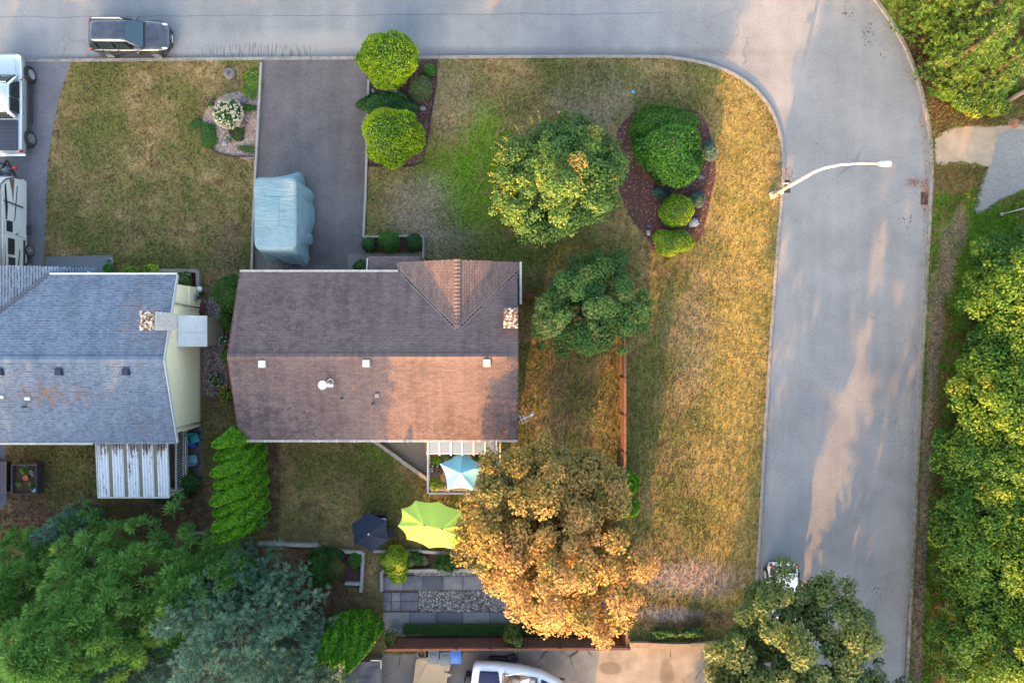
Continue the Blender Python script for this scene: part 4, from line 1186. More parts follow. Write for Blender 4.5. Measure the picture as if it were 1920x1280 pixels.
shrub('bush', 'dark leafy bush beside the neighbour deck railing', 352, 905, 0.7, 1.1, L_DARK, 267, 1300, 0.12, bumpy=0.25, tint=(0.0, 0.6))
b = shrub('rose_bush', 'rose bush with a pink bloom at the patio cover corner', 330, 915, 0.55, 1.0, L_DARK, 268, 900, 0.12, bumpy=0.3, tint=(0.0, 0.5)); flowers_on(b, (0.05, 0.25, 0.8), (0.1, 0.1, 0.1), 5, 0.14, L_PINKF, 8)
shrub('bush', 'low dark bush left of the rose bush', 300, 930, 0.45, 0.5, L_DARK, 269, 600, 0.12, bumpy=0.3, tint=(0.0, 0.5))
shrub('bush', 'scrubby green bush by the cinder block wall', 1300, 1185, 0.5, 0.5, L_DARK, 270, 500, 0.12, ry=0.25, bumpy=0.35, tint=(0.1, 0.7))
shrub('bush', 'low weeds at the wall foot east of the fence', 1240, 1190, 0.8, 0.3, L_DARK, 271, 500, 0.1, ry=0.22, bumpy=0.35, tint=(0.1, 0.7))

# ------------------------------------------------------------------ unseen trees beyond the lower edge of the picture, added to shade the scene
def far_tree(px, py, h, rd, seed, kind='c'):
    g = 'unseen shade trees south of the lower picture edge'
    if kind == 'c':
        conifer('shade_conifer', 'unseen tall conifer added south of the lower picture edge for shade', px, py, h, rd, L_SPRUCE, seed, g, dens=0.75, spray=1.1, trunk=0.25, nneed=7, gapn=0.4)
    else:
        broadleaf_tree('shade_broadleaf', 'unseen leafy tree added south of the lower picture edge for shade', px, py, h, rd, L_OAK, 150, 9000, 0.42, seed, g, trunk=0.2, clr=0.8, shell=0.2)
# =================================================================== HOUSES
def shingle_mat(name, stops, stain=None, obj=False):
    m = MT(name)
    r = m.math('FRACT', m.math('ADD', m.island(), m.math('MULTIPLY', m.objrand(), 7.3)))
    n = m.noise(0.55, 5.0, 0.6)
    st = m.noise(0.9, 4.0, 0.6, m.vmul(m.pos(), (3.0, 0.25, 0.25)))
    f = m.math('ADD', m.math('MULTIPLY', r, 0.17), m.math('ADD', m.math('MULTIPLY', n, 0.5), m.math('MULTIPLY', st, 0.45)))
    c = m.ramp(f, stops)
    g = m.noise(60.0, 3.0, 0.8)
    c = m.mix(0.35, c, m.ramp(g, [(0.3, (0.25,) * 3), (0.7, (0.75,) * 3)]), 'OVERLAY')
    if stain:
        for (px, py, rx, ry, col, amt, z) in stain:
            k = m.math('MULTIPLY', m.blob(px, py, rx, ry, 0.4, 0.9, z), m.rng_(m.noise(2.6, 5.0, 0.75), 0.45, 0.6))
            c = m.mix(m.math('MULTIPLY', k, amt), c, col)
    m.bump(g, 0.4, 0.01)
    return m.out(c, 0.9, 0, 0.15)

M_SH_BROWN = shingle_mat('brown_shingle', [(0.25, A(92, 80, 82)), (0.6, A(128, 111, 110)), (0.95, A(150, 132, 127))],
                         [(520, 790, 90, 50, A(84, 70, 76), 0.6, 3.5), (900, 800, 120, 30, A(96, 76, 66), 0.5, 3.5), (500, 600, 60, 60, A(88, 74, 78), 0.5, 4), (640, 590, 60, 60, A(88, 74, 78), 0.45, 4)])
M_SH_GREY = shingle_mat('bluegrey_shingle', [(0.25, A(96, 108, 126)), (0.6, A(130, 144, 164)), (0.95, A(160, 174, 192))],
                        [(100, 740, 60, 20, A(160, 120, 96), 0.7, 4.2), (270, 600, 40, 60, A(150, 122, 104), 0.35, 4.4), (290, 790, 40, 30, A(140, 116, 106), 0.35, 3.8)])
M_UNDER = simple('roof_felt', A(58, 50, 52), 0.95, 0.2, 5.0)
M_UNDERG = simple('roof_felt_grey', A(48, 56, 68), 0.95, 0.2, 5.0)
M_WHITE = simple('white_paint', A(225, 225, 225), 0.5, 0.08, 4.0)
M_OFFWHITE = simple('weathered_white', A(205, 205, 200), 0.6, 0.2, 3.0)
M_CREAMW = simple('cream_siding', A(238, 228, 190, 1.25), 0.7, 0.05, 2.0)
M_BEIGE = simple('beige_siding', A(170, 158, 140), 0.7, 0.1, 2.0)
M_METAL = simple('galvanised', A(222, 226, 230, 1.7), 0.5, 0.14, 2.0, metal=0.05)
M_BLACK = simple('black_plastic', (0.02, 0.02, 0.022, 1), 0.5, 0.2, 5.0)
M_GUTTER = simple('gutter', A(188, 182, 176), 0.5, 0.3, 6.0)
M_BROWNW = simple('brown_wood', A(120, 84, 70), 0.8, 0.2, 5.0, bump=0.3)
def moss_cap():
    m = MT('mossy_concrete')
    n = m.noise(6.0, 5.0, 0.7)
    c = m.ramp(n, [(0.42, A(96, 66, 46)), (0.5, A(120, 92, 70)), (0.54, A(215, 205, 190)), (0.8, A(236, 228, 216))])
    m.bump(n, 0.5, 0.04)
    return m.out(c, 0.95)
M_MOSS = moss_cap()
M_CHBRICK = simple('painted_brick', A(214, 208, 206, 1.5), 0.9, 0.2, 8.0, bump=0.5)

def slope(parent, root_off, P0, P1, Q0, Q1, m, under, expo, tabw, clip=None, separate=0, name='roof_slope', thick=0.14, seed=0, gap=0.012, jit=0.006, cover=(0.91, 0.91)):
    """one roof plane: eave P0->P1, top Q0->Q1 (seen from above, eave running so that up-slope is to its left).
    A thin deck plus every shingle as a wedge; the first `separate` full shingles are objects of their own."""
    r = random.Random(seed)
    off = Vector(root_off)
    P0, P1, Q0, Q1 = (Vector(p) for p in (P0, P1, Q0, Q1))
    u = (P1 - P0).normalized()
    v = (Q0 - P0) - u * (Q0 - P0).dot(u); vl = v.length; v.normalize()
    n = u.cross(v).normalized()
    if n.z < 0: n = -n
    deck = MB(root_off)
    dn = n * thick
    deck.add([P0 - n * .015, P1 - n * .015, Q1 - n * .015, Q0 - n * .015, P0 - dn, P1 - dn, Q1 - dn, Q0 - dn], [(0, 1, 2, 3), (7, 6, 5, 4), (0, 4, 5, 1), (1, 5, 6, 2), (2, 6, 7, 3), (3, 7, 4, 0)])
    roof = deck.build(name, under, parent)
    # shingle prototype: local x along u, y up v, z n
    def proto(wd, L):
        L = expo * L  # shingles stop short; bare dark felt stands in for course shadow lines
        return [(-wd / 2, 0, 0.0), (wd / 2, 0, 0.0), (wd / 2, L, -0.012), (-wd / 2, L, -0.012), (-wd / 2, 0, 0.022), (wd / 2, 0, 0.022), (wd / 2, L, 0.004), (-wd / 2, L, 0.004)]
    FS = [(4, 5, 6, 7), (0, 1, 5, 4), (1, 2, 6, 5), (3, 0, 4, 7)]
    spots = []
    ln = max((P1 - P0).length, (Q1 - Q0).length)
    us = [(p - P0).dot(u) for p in (P0, P1, Q0, Q1)]
    umin, umax = min(us), max(us)
    rows = int(vl / expo)
    for j in range(rows + 1):
        vv = j * expo - 0.03
        if vv > vl - 0.05: break
        t = max(0, min(1, (vv + expo * 0.5) / vl))
        a = us[0] + (us[2] - us[0]) * t; b = us[1] + (us[3] - us[1]) * t
        k0 = umin - tabw * (0.5 if j % 2 else 1.0) + r.uniform(-0.02, 0.02)
        x = k0
        while x < b:
            x0, x1 = max(x, a), min(x + tabw, b)
            x += tabw
            if x1 - x0 < 0.04: continue
            c = P0 + u * ((x0 + x1) / 2) + v * (vv + expo * 0.5)
            if clip and not clip(c): continue
            spots.append((x0, x1, vv, abs((x1 - x0) - tabw) < 1e-4))
    M3 = Matrix((u, v, n)).transposed()
    sepset = set()
    if separate:
        full = [i for i, s in enumerate(spots) if s[3]]
        full.sort(key=lambda i: -spots[i][2])
        sepset = set(full[:separate])
        mb = MB(); mb.add(proto(tabw - gap, (cover[0] + cover[1]) / 2), FS)
        sm = mb.mesh('shingle', m)
        for i in sepset:
            x0, x1, vv, _ = spots[i]
            o = link('shingle', sm, roof)
            p = P0 + u * ((x0 + x1) / 2 + r.uniform(-1, 1) * 0.003) + v * (vv + r.uniform(-1, 1) * jit) + n * (0.0 + r.uniform(0, 0.004)) - off
            o.matrix_local = Matrix.Translation(p) @ M3.to_4x4() @ Matrix.Rotation(r.uniform(-0.006, 0.006), 4, 'Z')
    V = []; F = []
    for i, (x0, x1, vv, _) in enumerate(spots):
        if i in sepset: continue
        k = len(V)
        base = P0 + u * ((x0 + x1) / 2) + v * (vv + r.uniform(-1, 1) * jit) + n * r.uniform(0, 0.005) - off
        for p in proto(x1 - x0 - gap, r.choice(cover)):
            V.append(base + u * p[0] + v * p[1] + n * p[2])
        F += [tuple(q + k for q in f) for f in FS]
    me = npmesh('shingle', np.array([tuple(p) for p in V]), np.array(F), m)
    o = link('shingle' if not separate else 'shingle_field', me, roof)
    o['kind'] = 'stuff'
    return roof

def ridge_caps(parent, off, A_, B_, slope_t, m, wd=0.21, half=0.17, seed=1):
    A_, B_ = Vector(A_) - Vector(off), Vector(B_) - Vector(off)
    d = (B_ - A_); L = d.length; d.normalize()
    s = d.cross(Vector((0, 0, 1))).normalized()
    n = int(L / wd)
    mb = MB()
    dz = -half * slope_t
    w2 = wd * 1.15
    mb.add([(0, 0, 0.065), (0, half, dz + 0.065), (w2, half, dz + 0.02), (w2, 0, 0.02), (w2, -half, dz + 0.02), (0, -half, dz + 0.065), (0, 0, 0.0), (0, half, dz), (0, -half, dz)],
           [(0, 1, 2, 3), (5, 0, 3, 4), (0, 6, 7, 1), (5, 8, 6, 0)])
    for f in range(0): pass
    me = mb.mesh('ridge_cap', m)
    M3 = Matrix((d, s, s.cross(d) * -1 if s.cross(d).z < 0 else s.cross(d))).transposed()
    for i in range(n):
        o = link('ridge_cap', me, parent)
        o.matrix_local = Matrix.Translation(A_ + d * (i * wd) + Vector((0, 0, 0.012))) @ M3.to_4x4()

# ---------------------------------------------------------------- brown house
ZE, ZR = 3.2, 4.8
XL, XR = -14.66, 0.30
YN, YS, YR = 3.73, -5.29, -0.78
PIT = (ZR - ZE) / (YN - YR)
H1 = (-7.2, -0.78, 0.1)
house = thing('brown_house', 'house with weathered brown shingle roof on the corner lot', 'house', H1)
def W(o=H1): return MB(o)
mb = W()
mb.prism([(XL + .35, YS + .5), (XR - .3, YS + .5), (XR - .3, YN - .5), (XL + .35, YN - .5)], 0.0, ZE - 0.05)
# gable triangles
for x in (XL + .35, XR - .3 - 0.12):
    mb.add([(x, YS + .5, ZE - .05), (x + .12, YS + .5, ZE - .05), (x, YN - .5, ZE - .05), (x + .12, YN - .5, ZE - .05), (x, YR, ZR - .28), (x + .12, YR, ZR - .28)], [(0, 4, 2), (1, 3, 5), (0, 1, 5, 4), (2, 4, 5, 3)])
wall = mb.build('wall', M_BEIGE, house)
# garage door and windows on the walls
g = W().box((-11.6, YN - .5 + .03, 1.2), (4.8, 0.06, 2.2)).build('garage_door', M_OFFWHITE, house)
for k in range(4):
    W().box((-11.6, YN - .5 + .065, 0.35 + k * 0.55), (4.7, 0.02, 0.5)).build('door_panel', M_WHITE, g)
W().box((-6.9, YN - .5 + .03, 1.15), (0.95, 0.06, 2.05)).build('front_door', simple('door_paint', A(110, 50, 40), 0.5), house)
M_GLASS = MT('window_glass').out((0.02, 0.025, 0.03, 1), 0.06, 0, 0.6)
for (x, y, wd, ax) in ((-11.5, YS + .5 - .03, 1.6, 'x'), (-8.6, YS + .5 - .03, 1.6, 'x'), (XR - .27, -3.2, 1.4, 'y'), (-2.9, 4.02, 1.8, 'x')):
    d = (wd, 0.06, 1.1) if ax == 'x' else (0.06, wd, 1.1)
    wn = W().box((x, y, 1.6), d).build('window', M_WHITE, house)
    d2 = (wd - .16, 0.08, 0.94) if ax == 'x' else (0.08, wd - .16, 0.94)
    W().box((x, y, 1.6), d2).build('pane', M_GLASS, wn)
# main slopes; north slope is cut away where the cross gable sits
CX, CHW = -2.87, 3.27           # cross ridge x and half width
CZ = 4.31
CYV = YR + (ZR - CZ) / PIT       # where cross ridge meets the main slope
CYN = 4.29
def clip_main(c):
    if c.y <= YR: return True
    # below the cross gable planes?
    zc = CZ - PIT * abs(c.x - CX)
    return c.z >= zc - 0.01 or abs(c.x - CX) > CHW
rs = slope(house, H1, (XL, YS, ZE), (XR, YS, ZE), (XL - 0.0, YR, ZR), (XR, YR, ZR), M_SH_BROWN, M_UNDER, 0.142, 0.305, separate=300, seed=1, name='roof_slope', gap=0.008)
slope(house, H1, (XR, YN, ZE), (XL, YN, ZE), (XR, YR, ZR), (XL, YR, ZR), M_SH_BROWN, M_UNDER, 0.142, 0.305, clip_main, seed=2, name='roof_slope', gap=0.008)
# cross gable: west and east planes with valleys down to the main slope
ve = CHW * PIT
yv = YR + (ZR - (CZ - ve)) / PIT
slope(house, H1, (CX - CHW, CYN, CZ - ve), (CX - CHW, yv, CZ - ve), (CX, CYN, CZ), (CX, CYV, CZ), M_SH_BROWN, M_UNDER, 0.142, 0.305, seed=3, name='roof_slope', thick=0.12)
slope(house, H1, (CX + CHW, yv, CZ - ve), (CX + CHW, CYN, CZ - ve), (CX, CYV, CZ), (CX, CYN, CZ), M_SH_BROWN, M_UNDER, 0.142, 0.305, seed=4, name='roof_slope', thick=0.12)
M_VALLEY = simple('valley_flashing', A(150, 134, 128), 0.7, 0.15, 4.0)
for sx in (-1, 1):
    a = Vector((CX, CYV, CZ + .035)); b = Vector((CX + sx * CHW, yv, CZ - ve + .035))
    for o_ in (-0.07, 0.07):
        W().bar(a + Vector((o_ * 0.7, 0.1 * 0 + o_ * 0.7 * -sx, 0)), b + Vector((o_ * 0.7, -sx * o_ * 0.7, 0)), 0.035, 0.03).build('valley_flashing', M_VALLEY, house)
ridge_caps(house, H1, (XL, YR, ZR + .015), (XR, YR, ZR + .015), PIT, M_SH_BROWN)
ridge_caps(house, H1, (CX, CYN, CZ + .015), (CX, CYV - .1, CZ + .015), PIT, M_SH_BROWN, 0.2, 0.16)
# gable wall of the cross wing
W().add([(CX - CHW + .35, 3.98, 0), (CX + CHW - .35, 3.98, 0), (CX + CHW - .35, 3.98, CZ - ve), (CX - CHW + .35, 3.98, CZ - ve), (CX, 3.98, CZ - .15),
         (CX - CHW + .35, 3.0, 0), (CX + CHW - .35, 3.0, 0), (CX + CHW - .35, 3.0, CZ - ve), (CX - CHW + .35, 3.0, CZ - ve)],
        [(1, 0, 3, 4, 2), (0, 5, 8, 3), (6, 1, 2, 7)]).build('gable_wall', M_BEIGE, house)
# fascia, gutters with hanger spikes
W().box(((XL + CX - CHW) / 2, YN + .07, ZE - .02), (CX - CHW - XL, 0.12, 0.10)).build('gutter', M_GUTTER, house)
gs = W().box(((XL + XR) / 2, YS - .07, ZE - .02), (XR - XL, 0.12, 0.10)).build('gutter', M_GUTTER, house)
for k in range(16):
    W().box((XL + 0.4 + k * 0.96, YS - .07, ZE + .035), (0.05, 0.15, 0.012)).build('gutter_hanger', M_WHITE, gs)
W().box((CX + CHW + .07, (CYN + 2.0) / 2, CZ - ve), (0.12, CYN - 2.0, 0.10)).build('gutter', M_OFFWHITE, house)
for x in (XL - .02, XR + .02):
    for (y0, y1) in ((YS, YR), (YN if x < -5 else 1.9, YR)):
        z0 = ZE + (YN - YN) if y0 in (YS, YN) else ZR - (y0 - YR) * PIT
        W().bar((x, y0, z0 - .06), (x, y1, ZR - .06), 0.03, 0.16).build('barge_board', M_BROWNW, house)
# lower porch roof west of the gable
slope(house, H1, (-5.0, 4.62, 2.62), (-7.85, 4.62, 2.62), (-5.0, 3.3, 3.0), (-7.85, 3.3, 3.0), M_SH_BROWN, M_UNDER, 0.142, 0.305, seed=5, name='porch_roof', thick=0.12)
for x in (-7.6, -6.4):
    W().box((x, 4.45, 1.25), (0.12, 0.12, 2.5)).build('porch_post', M_WHITE, house)
W().bar((-7.9, 4.55, 2.66), (-7.9, 3.5, 2.98), 0.06, 0.08).build('gutter', M_OFFWHITE, house)
# chimney, vents, pipes, dish
ch = W().box((-0.06, 1.2, 3.9), (0.66, 0.95, 2.0)).build('chimney', M_CHBRICK, house)
W().box((-0.06, 1.2, 4.95), (0.74, 1.03, 0.12)).build('chimney_cap', M_MOSS, ch, bevel=0.02)
def on_s(px, py, up=0.0):
    """point on the south slope seen at a photo pixel"""
    z = 4.4
    for _ in range(6):
        x, y = G(px, py, z)
        z = ZR - abs(y - YR) * PIT + up
    return x, y, z
for (px, py) in ((492, 682), (687, 681), (913, 680)):
    x, y, z = on_s(px, py, 0.1)
    v = W().box((x, y, z - .02), (0.40, 0.40, 0.2)).build('roof_vent', simple('vent_metal', A(188, 180, 176), 0.6, 0.1), house, bevel=0.02)
    W().box((x, y, z + .10), (0.34, 0.34, 0.04)).build('vent_lid', M_WHITE, v)
x, y, z = on_s(707, 741, 0.08)
W().box((x, y, z - .02), (0.22, 0.2, 0.16)).build('vent_box', simple('small_vent', A(175, 155, 148), 0.6), house, bevel=0.01)
for (px, py) in ((642, 747), (700, 757)):
    x, y, z = on_s(px, py)
    p = W().tube([(x, y, z - .1), (x, y, z + .32)], 0.05, 10).build('vent_pipe', M_BLACK, house, True)
    W().lathe([(0.14, z - .03), (0.1, z + .05), (0.055, z + .09)], (x, y, 0), 12).build('pipe_boot', simple('boot', A(120, 122, 126), 0.6), p, True)
x, y, z = on_s(621, 717)
W().tube([(x, y, z - .05), (x, y, z + .35), (x - .1, y - .1, z + .5)], 0.025, 8).build('dish_mast', M_METAL, house, True)
d = W().lathe([(0.02, 0.0), (0.14, 0.02), (0.22, 0.06), (0.235, 0.08), (0.21, 0.075), (0.02, 0.03)], (x - .32, y - .1, z + .42), 18).build('satellite_dish', M_WHITE, house, True)
W().box((x + .02, y - .14, z + .33), (0.36, 0.16, 0.06)).build('dish_bracket', M_WHITE, house)
W().tube([(x + .05 + .14 * math.cos(a), y + .06 + .14 * math.sin(a), z + .36) for a in [math.pi * k / 8 for k in range(-1, 10)]], 0.022, 6).build('dish_ring', M_OFFWHITE, house, True)
# television aerial on the east wall
ax, ay = G(985, 785, 3.9)
W().tube([(XR - .3, ay, 2.6), (ax - .05, ay, 2.7), (ax, ay, 3.9)], 0.025, 6).build('aerial_mast', M_METAL, house, True)
al = W().bar((ax - .3, ay - .1, 3.9), (ax + .32, ay + .2, 3.9), 0.05).build('aerial', M_OFFWHITE, house)
for t, L in ((0.15, 0.5), (0.4, 0.4), (0.62, 0.1)):
    c = Vector((ax - .3, ay - .1, 3.93)).lerp(Vector((ax + .32, ay + .2, 3.93)), t); q = Vector((-0.35, 0.8, 0)).normalized() * L / 2
    W().bar(c - q, c + q, 0.03).build('aerial_rod', M_OFFWHITE, al)
W().box((ax + .34, ay + .21, 3.93), (0.17, 0.13, 0.1), 0.45).build('aerial_box', M_WHITE, al)

# deck behind the house with glass roof
DZ = 0.62
dk = (G(875, 870, DZ)[0], G(875, 870, DZ)[1], 0.1)
deck = thing('deck', 'small white railed deck with a glass strip roof behind the house', 'deck', dk)
x0, y0 = G(806, 918, DZ); x1, y1 = G(938, 826, DZ)
y1 = YS + 0.5
M_DECK = simple('deck_boards', A(150, 140, 134), 0.8, 0.15, 4.0, bump=0.2)
nb = int((y1 - y0) / 0.16)
for k in range(nb):
    MB(dk).box(((x0 + x1) / 2, y0 + 0.08 + k * 0.16, DZ - .015), (x1 - x0 - 0.02, 0.15, 0.03)).build('deck_board', M_DECK, deck)
for x in (x0 + .1, (x0 + x1) / 2, x1 - .1):
    for y in (y0 + .1, (y0 + y1) / 2):
        MB(dk).box((x, y, DZ / 2 + .03), (0.1, 0.1, DZ - .1)).build('deck_post', M_WHITE, deck)
RT = DZ + 0.95
def railing(parent, off, a, b, z0, z1, m, step=0.125, bw=0.03):
    a, b = Vector((a[0], a[1], 0)), Vector((b[0], b[1], 0))
    top = MB(off).bar(a + Vector((0, 0, z1)), b + Vector((0, 0, z1)), 0.09, 0.05).build('railing', m, parent)
    MB(off).bar(a + Vector((0, 0, z0 + .08)), b + Vector((0, 0, z0 + .08)), 0.05, 0.05).build('bottom_rail', m, top)
    n = int((b - a).length / step)
    bm = MB().box((0, 0, 0), (bw, bw, z1 - z0 - .1)).mesh('baluster', m)
    for k in range(n + 1):
        p = a.lerp(b, k / max(n, 1)) + Vector((0, 0, (z0 + z1) / 2 + .03)) - Vector(off)
        o = link('baluster', bm, top); o.location = p
railing(deck, dk, (x0, y0), (x0, y1 - .3), DZ, RT, M_WHITE)
railing(deck, dk, (x0, y0), (x1, y0), DZ, RT, M_WHITE)
railing(deck, dk, (x1, y0), (x1, y1 - .3), DZ, RT, M_WHITE)
# glass roof
gx0, gy0 = G(803, 849, 2.9); gx1, _ = G(931, 849, 2.9)
gy1 = YS - 0.14
gr = MB(dk).bar((gx0 - .1, gy0, 2.86), (gx1 + .1, gy0, 2.86), 0.12, 0.12).build('pergola_beam', M_WHITE, deck)
for k in range(7):
    x = gx0 + (gx1 - gx0) * k / 6
    MB(dk).bar((x, gy0 - .12, 2.93), (x, gy1, 3.03), 0.09, 0.10).build('rafter', M_WHITE, gr)
M_PANE = MT('frosted_roof_glass').out(A(132, 150, 168), 0.06, 0, 0.8)
for k in range(6):
    xa = gx0 + (gx1 - gx0) * k / 6 + .05; xb = gx0 + (gx1 - gx0) * (k + 1) / 6 - .05
    MB(dk).add([(xa, gy0 - .02, 2.93), (xb, gy0 - .02, 2.93), (xb, gy1 + .02, 3.02), (xa, gy1 + .02, 3.02), (xa, gy0 - .02, 2.915), (xb, gy0 - .02, 2.915), (xb, gy1 + .02, 3.005), (xa, gy1 + .02, 3.005)],
               [(0, 1, 2, 3), (7, 6, 5, 4), (0, 4, 5, 1), (2, 6, 7, 3)]).build('pane', M_PANE, gr)
for x in (gx0, (gx0 + gx1) / 2, gx1):
    MB(dk).box((x, gy0, (2.8 + DZ) / 2), (0.1, 0.1, 2.8 - DZ)).build('pergola_post', M_WHITE, gr)

# ---------------------------------------------------------------- neighbour house
NE, NR = 3.5, 4.9
NXL, NXR = -33.5, -17.9
NYN, NYS = 3.56, -5.4
NYR = (NYN + NYS) / 2
NP = (NR - NE) / (NYN - NYR)
H2 = (-25.5, NYR, 0.1)
h2 = thing('grey_roof_house', 'cream sided house with blue-grey shingle roof at the left edge', 'house', H2)
def W2(): return MB(H2)
wx = -18.2
mb = W2()
mb.prism([(NXL + .3, NYS + .45), (wx - .02, NYS + .45), (wx - .02, NYN - .45), (NXL + .3, NYN - .45)], 0.0, NE - .05)
mb.add([(wx - .14, NYS + .45, NE - .05), (wx - .02, NYS + .45, NE - .05), (wx - .14, NYN - .45, NE - .05), (wx - .02, NYN - .45, NE - .05), (wx - .14, NYR, NR - .22), (wx - .02, NYR, NR - .22)], [(0, 4, 2), (1, 3, 5), (0, 1, 5, 4), (2, 4, 5, 3)])
w2 = mb.build('wall', M_CREAMW, h2)
z = 0.35
while z < NR - .4:
    yl, yh = NYS + .45, NYN - .45
    if z > NE - .1:
        q = (NR - .22 - z - .2) / NP
        yl, yh = max(yl, NYR - q), min(yh, NYR + q)
    if yh - yl > 0.3:
        W2().add([(wx - .02, yl, z), (wx + .02, yl, z), (wx + .02, yh, z), (wx - .02, yh, z), (wx - .02, yl, z + .198), (wx - .002, yl, z + .198), (wx - .002, yh, z + .198), (wx - .02, yh, z + .198)],
                 [(0, 1, 2, 3), (4, 7, 6, 5), (1, 5, 6, 2), (0, 4, 5, 1), (2, 6, 7, 3)]).build('siding_board', M_CREAMW, w2)
    z += 0.2
W2().box((wx + .03, NYN - 1.1, 0.9), (0.08, 1.3, 1.4)).build('corner_panel', M_CREAMW, h2)
W2().box((wx + .15, -0.6 * 0 + NYN - 1.62, 0.28), (0.36, 0.62, 0.12), 0).build('red_ledge', simple('red_paint', A(120, 60, 60), 0.7), h2)
def valley_clip(c):
    # main slope gives way to the garage wing plane west of the valley
    if c.y < NYR: return True
    zg = 2.9 + 0.29 * (-22.7 - c.x)
    return c.z >= zg - 0.01
slope(h2, H2, (NXL, NYS, NE), (NXR, NYS, NE), (NXL, NYR, NR), (NXR, NYR, NR), M_SH_GREY, M_UNDERG, 0.14, 0.2, seed=11, name='roof_slope', jit=0.008, gap=0.006, cover=(0.84, 0.98))
slope(h2, H2, (NXR, NYN, NE), (NXL, NYN, NE), (NXR, NYR, NR), (NXL, NYR, NR), M_SH_GREY, M_UNDERG, 0.14, 0.2, valley_clip, separate=300, seed=12, name='roof_slope', jit=0.008, gap=0.006, cover=(0.84, 0.98))
# garage wing, its east plane
gy = 4.02
def wing_clip(c):
    zm = NR - abs(c.y - NYR) * NP
    return c.y > NYN - .02 or c.z >= zm - 0.02
slope(h2, H2, (-22.7, 1.0, 2.9), (-22.7, gy, 2.9), (-28.4, 1.0, 2.9 + .29 * 5.7), (-28.4, gy, 2.9 + .29 * 5.7), M_SH_GREY, M_UNDERG, 0.14, 0.24, wing_clip, seed=13, name='wing_roof_slope', jit=0.008, gap=0.006, cover=(0.84, 0.98))
W2().prism([(-33, 2.6), (-23.2, 2.6), (-23.2, gy - .3), (-33, gy - .3)], 0.0, 2.85).build('garage_wall', M_CREAMW, h2)
va = Vector((-24.78, NYN, 3.52)); vb = Vector((-27.6, 0.9, 4.36))
W2().bar(va + Vector((0, 0, .05)), vb + Vector((0, 0, .05)), 0.13, 0.03).build('valley_flashing', simple('valley_grey', A(96, 100, 112), 0.7), h2)
ridge_caps(h2, H2, (NXL, NYR, NR + .015), (NXR, NYR, NR + .015), NP, M_SH_GREY, 0.2, 0.17)
W2().box(((-24.7 + NXR) / 2, NYN + .06, NE), (NXR + 24.7, 0.1, 0.09)).build('gutter', M_WHITE, h2)
W2().box(((NXL + -22.4) / 2, NYS - .06, NE), (-22.4 - NXL, 0.1, 0.09)).build('gutter', M_OFFWHITE, h2)
for y0 in (NYN, NYS):
    W2().bar((NXR + .02, y0, NE - .03), (NXR + .02, NYR, NR - .03), 0.035, 0.2).build('barge_board', M_WHITE, h2)
# downpipe across the gable wall
W2().tube([(NXR - .1, 2.15, 3.55), (wx + .08, 2.05, 3.3), (wx + .08, 1.95, 0.4)], 0.04, 8).build('downpipe', M_OFFWHITE, h2, True)
W2().tube([(wx + .07, NYS + .75, 3.4), (wx + .07, NYS + .7, 0.15)], 0.045, 8).build('downpipe', M_OFFWHITE, h2, True)
mt = W2().box((wx + .1, 2.55, 0.9), (0.2, 0.32, 0.5)).build('meter_box', simple('meter_grey', A(160, 166, 172), 0.5), h2, bevel=0.02)
W2().lathe([(0.1, 0), (0.1, 0.1), (0.07, 0.14)], (wx + .2, 2.55, 0.95), 14, 'X').build('meter_dial', M_GLASS, mt, True)
W2().lathe([(0.16, 0), (0.16, 0.12), (0.1, 0.2)], (wx + .25, 3.0, 0.7), 14).build('lamp_cover', M_METAL, h2, True)
# chimney with painted brick sides
chn = W2().box((-18.12, 1.03, 4.9), (0.64, 0.9, 2.3)).build('chimney', M_CHBRICK, h2)
for k in range(8):
    for j in range(4):
        W2().box((-17.79, 0.66 + j * 0.225 + (0.1 if k % 2 else 0) * 0.6, 4.35 + k * 0.2), (0.03, 0.2, 0.17)).build('brick', M_CHBRICK, chn)
W2().box((-18.12, 1.03, 6.1), (0.72, 0.98, 0.12)).build('chimney_cap', M_MOSS, chn, bevel=0.02)
# shingle vents, plumbing
def on_n(px, py, up=0.0):
    z = 4.4
    for _ in range(6):
        x, y = G(px, py, z)
        z = NR - abs(y - NYR) * NP + up
    return x, y, z
M_NAVYV = simple('vent_navy', A(52, 58, 82), 0.5, 0.1)
for (px, py) in ((-1, 697), (110, 697), (236, 697)):
    x, y, z = on_n(px, py, .08)
    v = W2().box((x, y, z - .02), (0.36, 0.36, 0.2)).build('roof_vent', M_NAVYV, h2, bevel=0.015)
    W2().box((x, y, z + .09), (0.30, 0.30, 0.03)).build('vent_lid', M_NAVYV, v)
x, y, z = on_n(52, 747, .05); W2().box((x, y, z), (0.3, 0.18, 0.12)).build('flue_cap', M_WHITE, h2, bevel=0.02)
x, y, z = on_n(4, 744, .05); W2().box((x, y, z), (0.2, 0.18, 0.12)).build('flue_cap', M_WHITE, h2, bevel=0.02)
x, y, z = on_n(49, 762); W2().tube([(x, y, z - .1), (x - .02, y, z + .3)], 0.05, 8).build('vent_pipe', M_BLACK, h2, True)
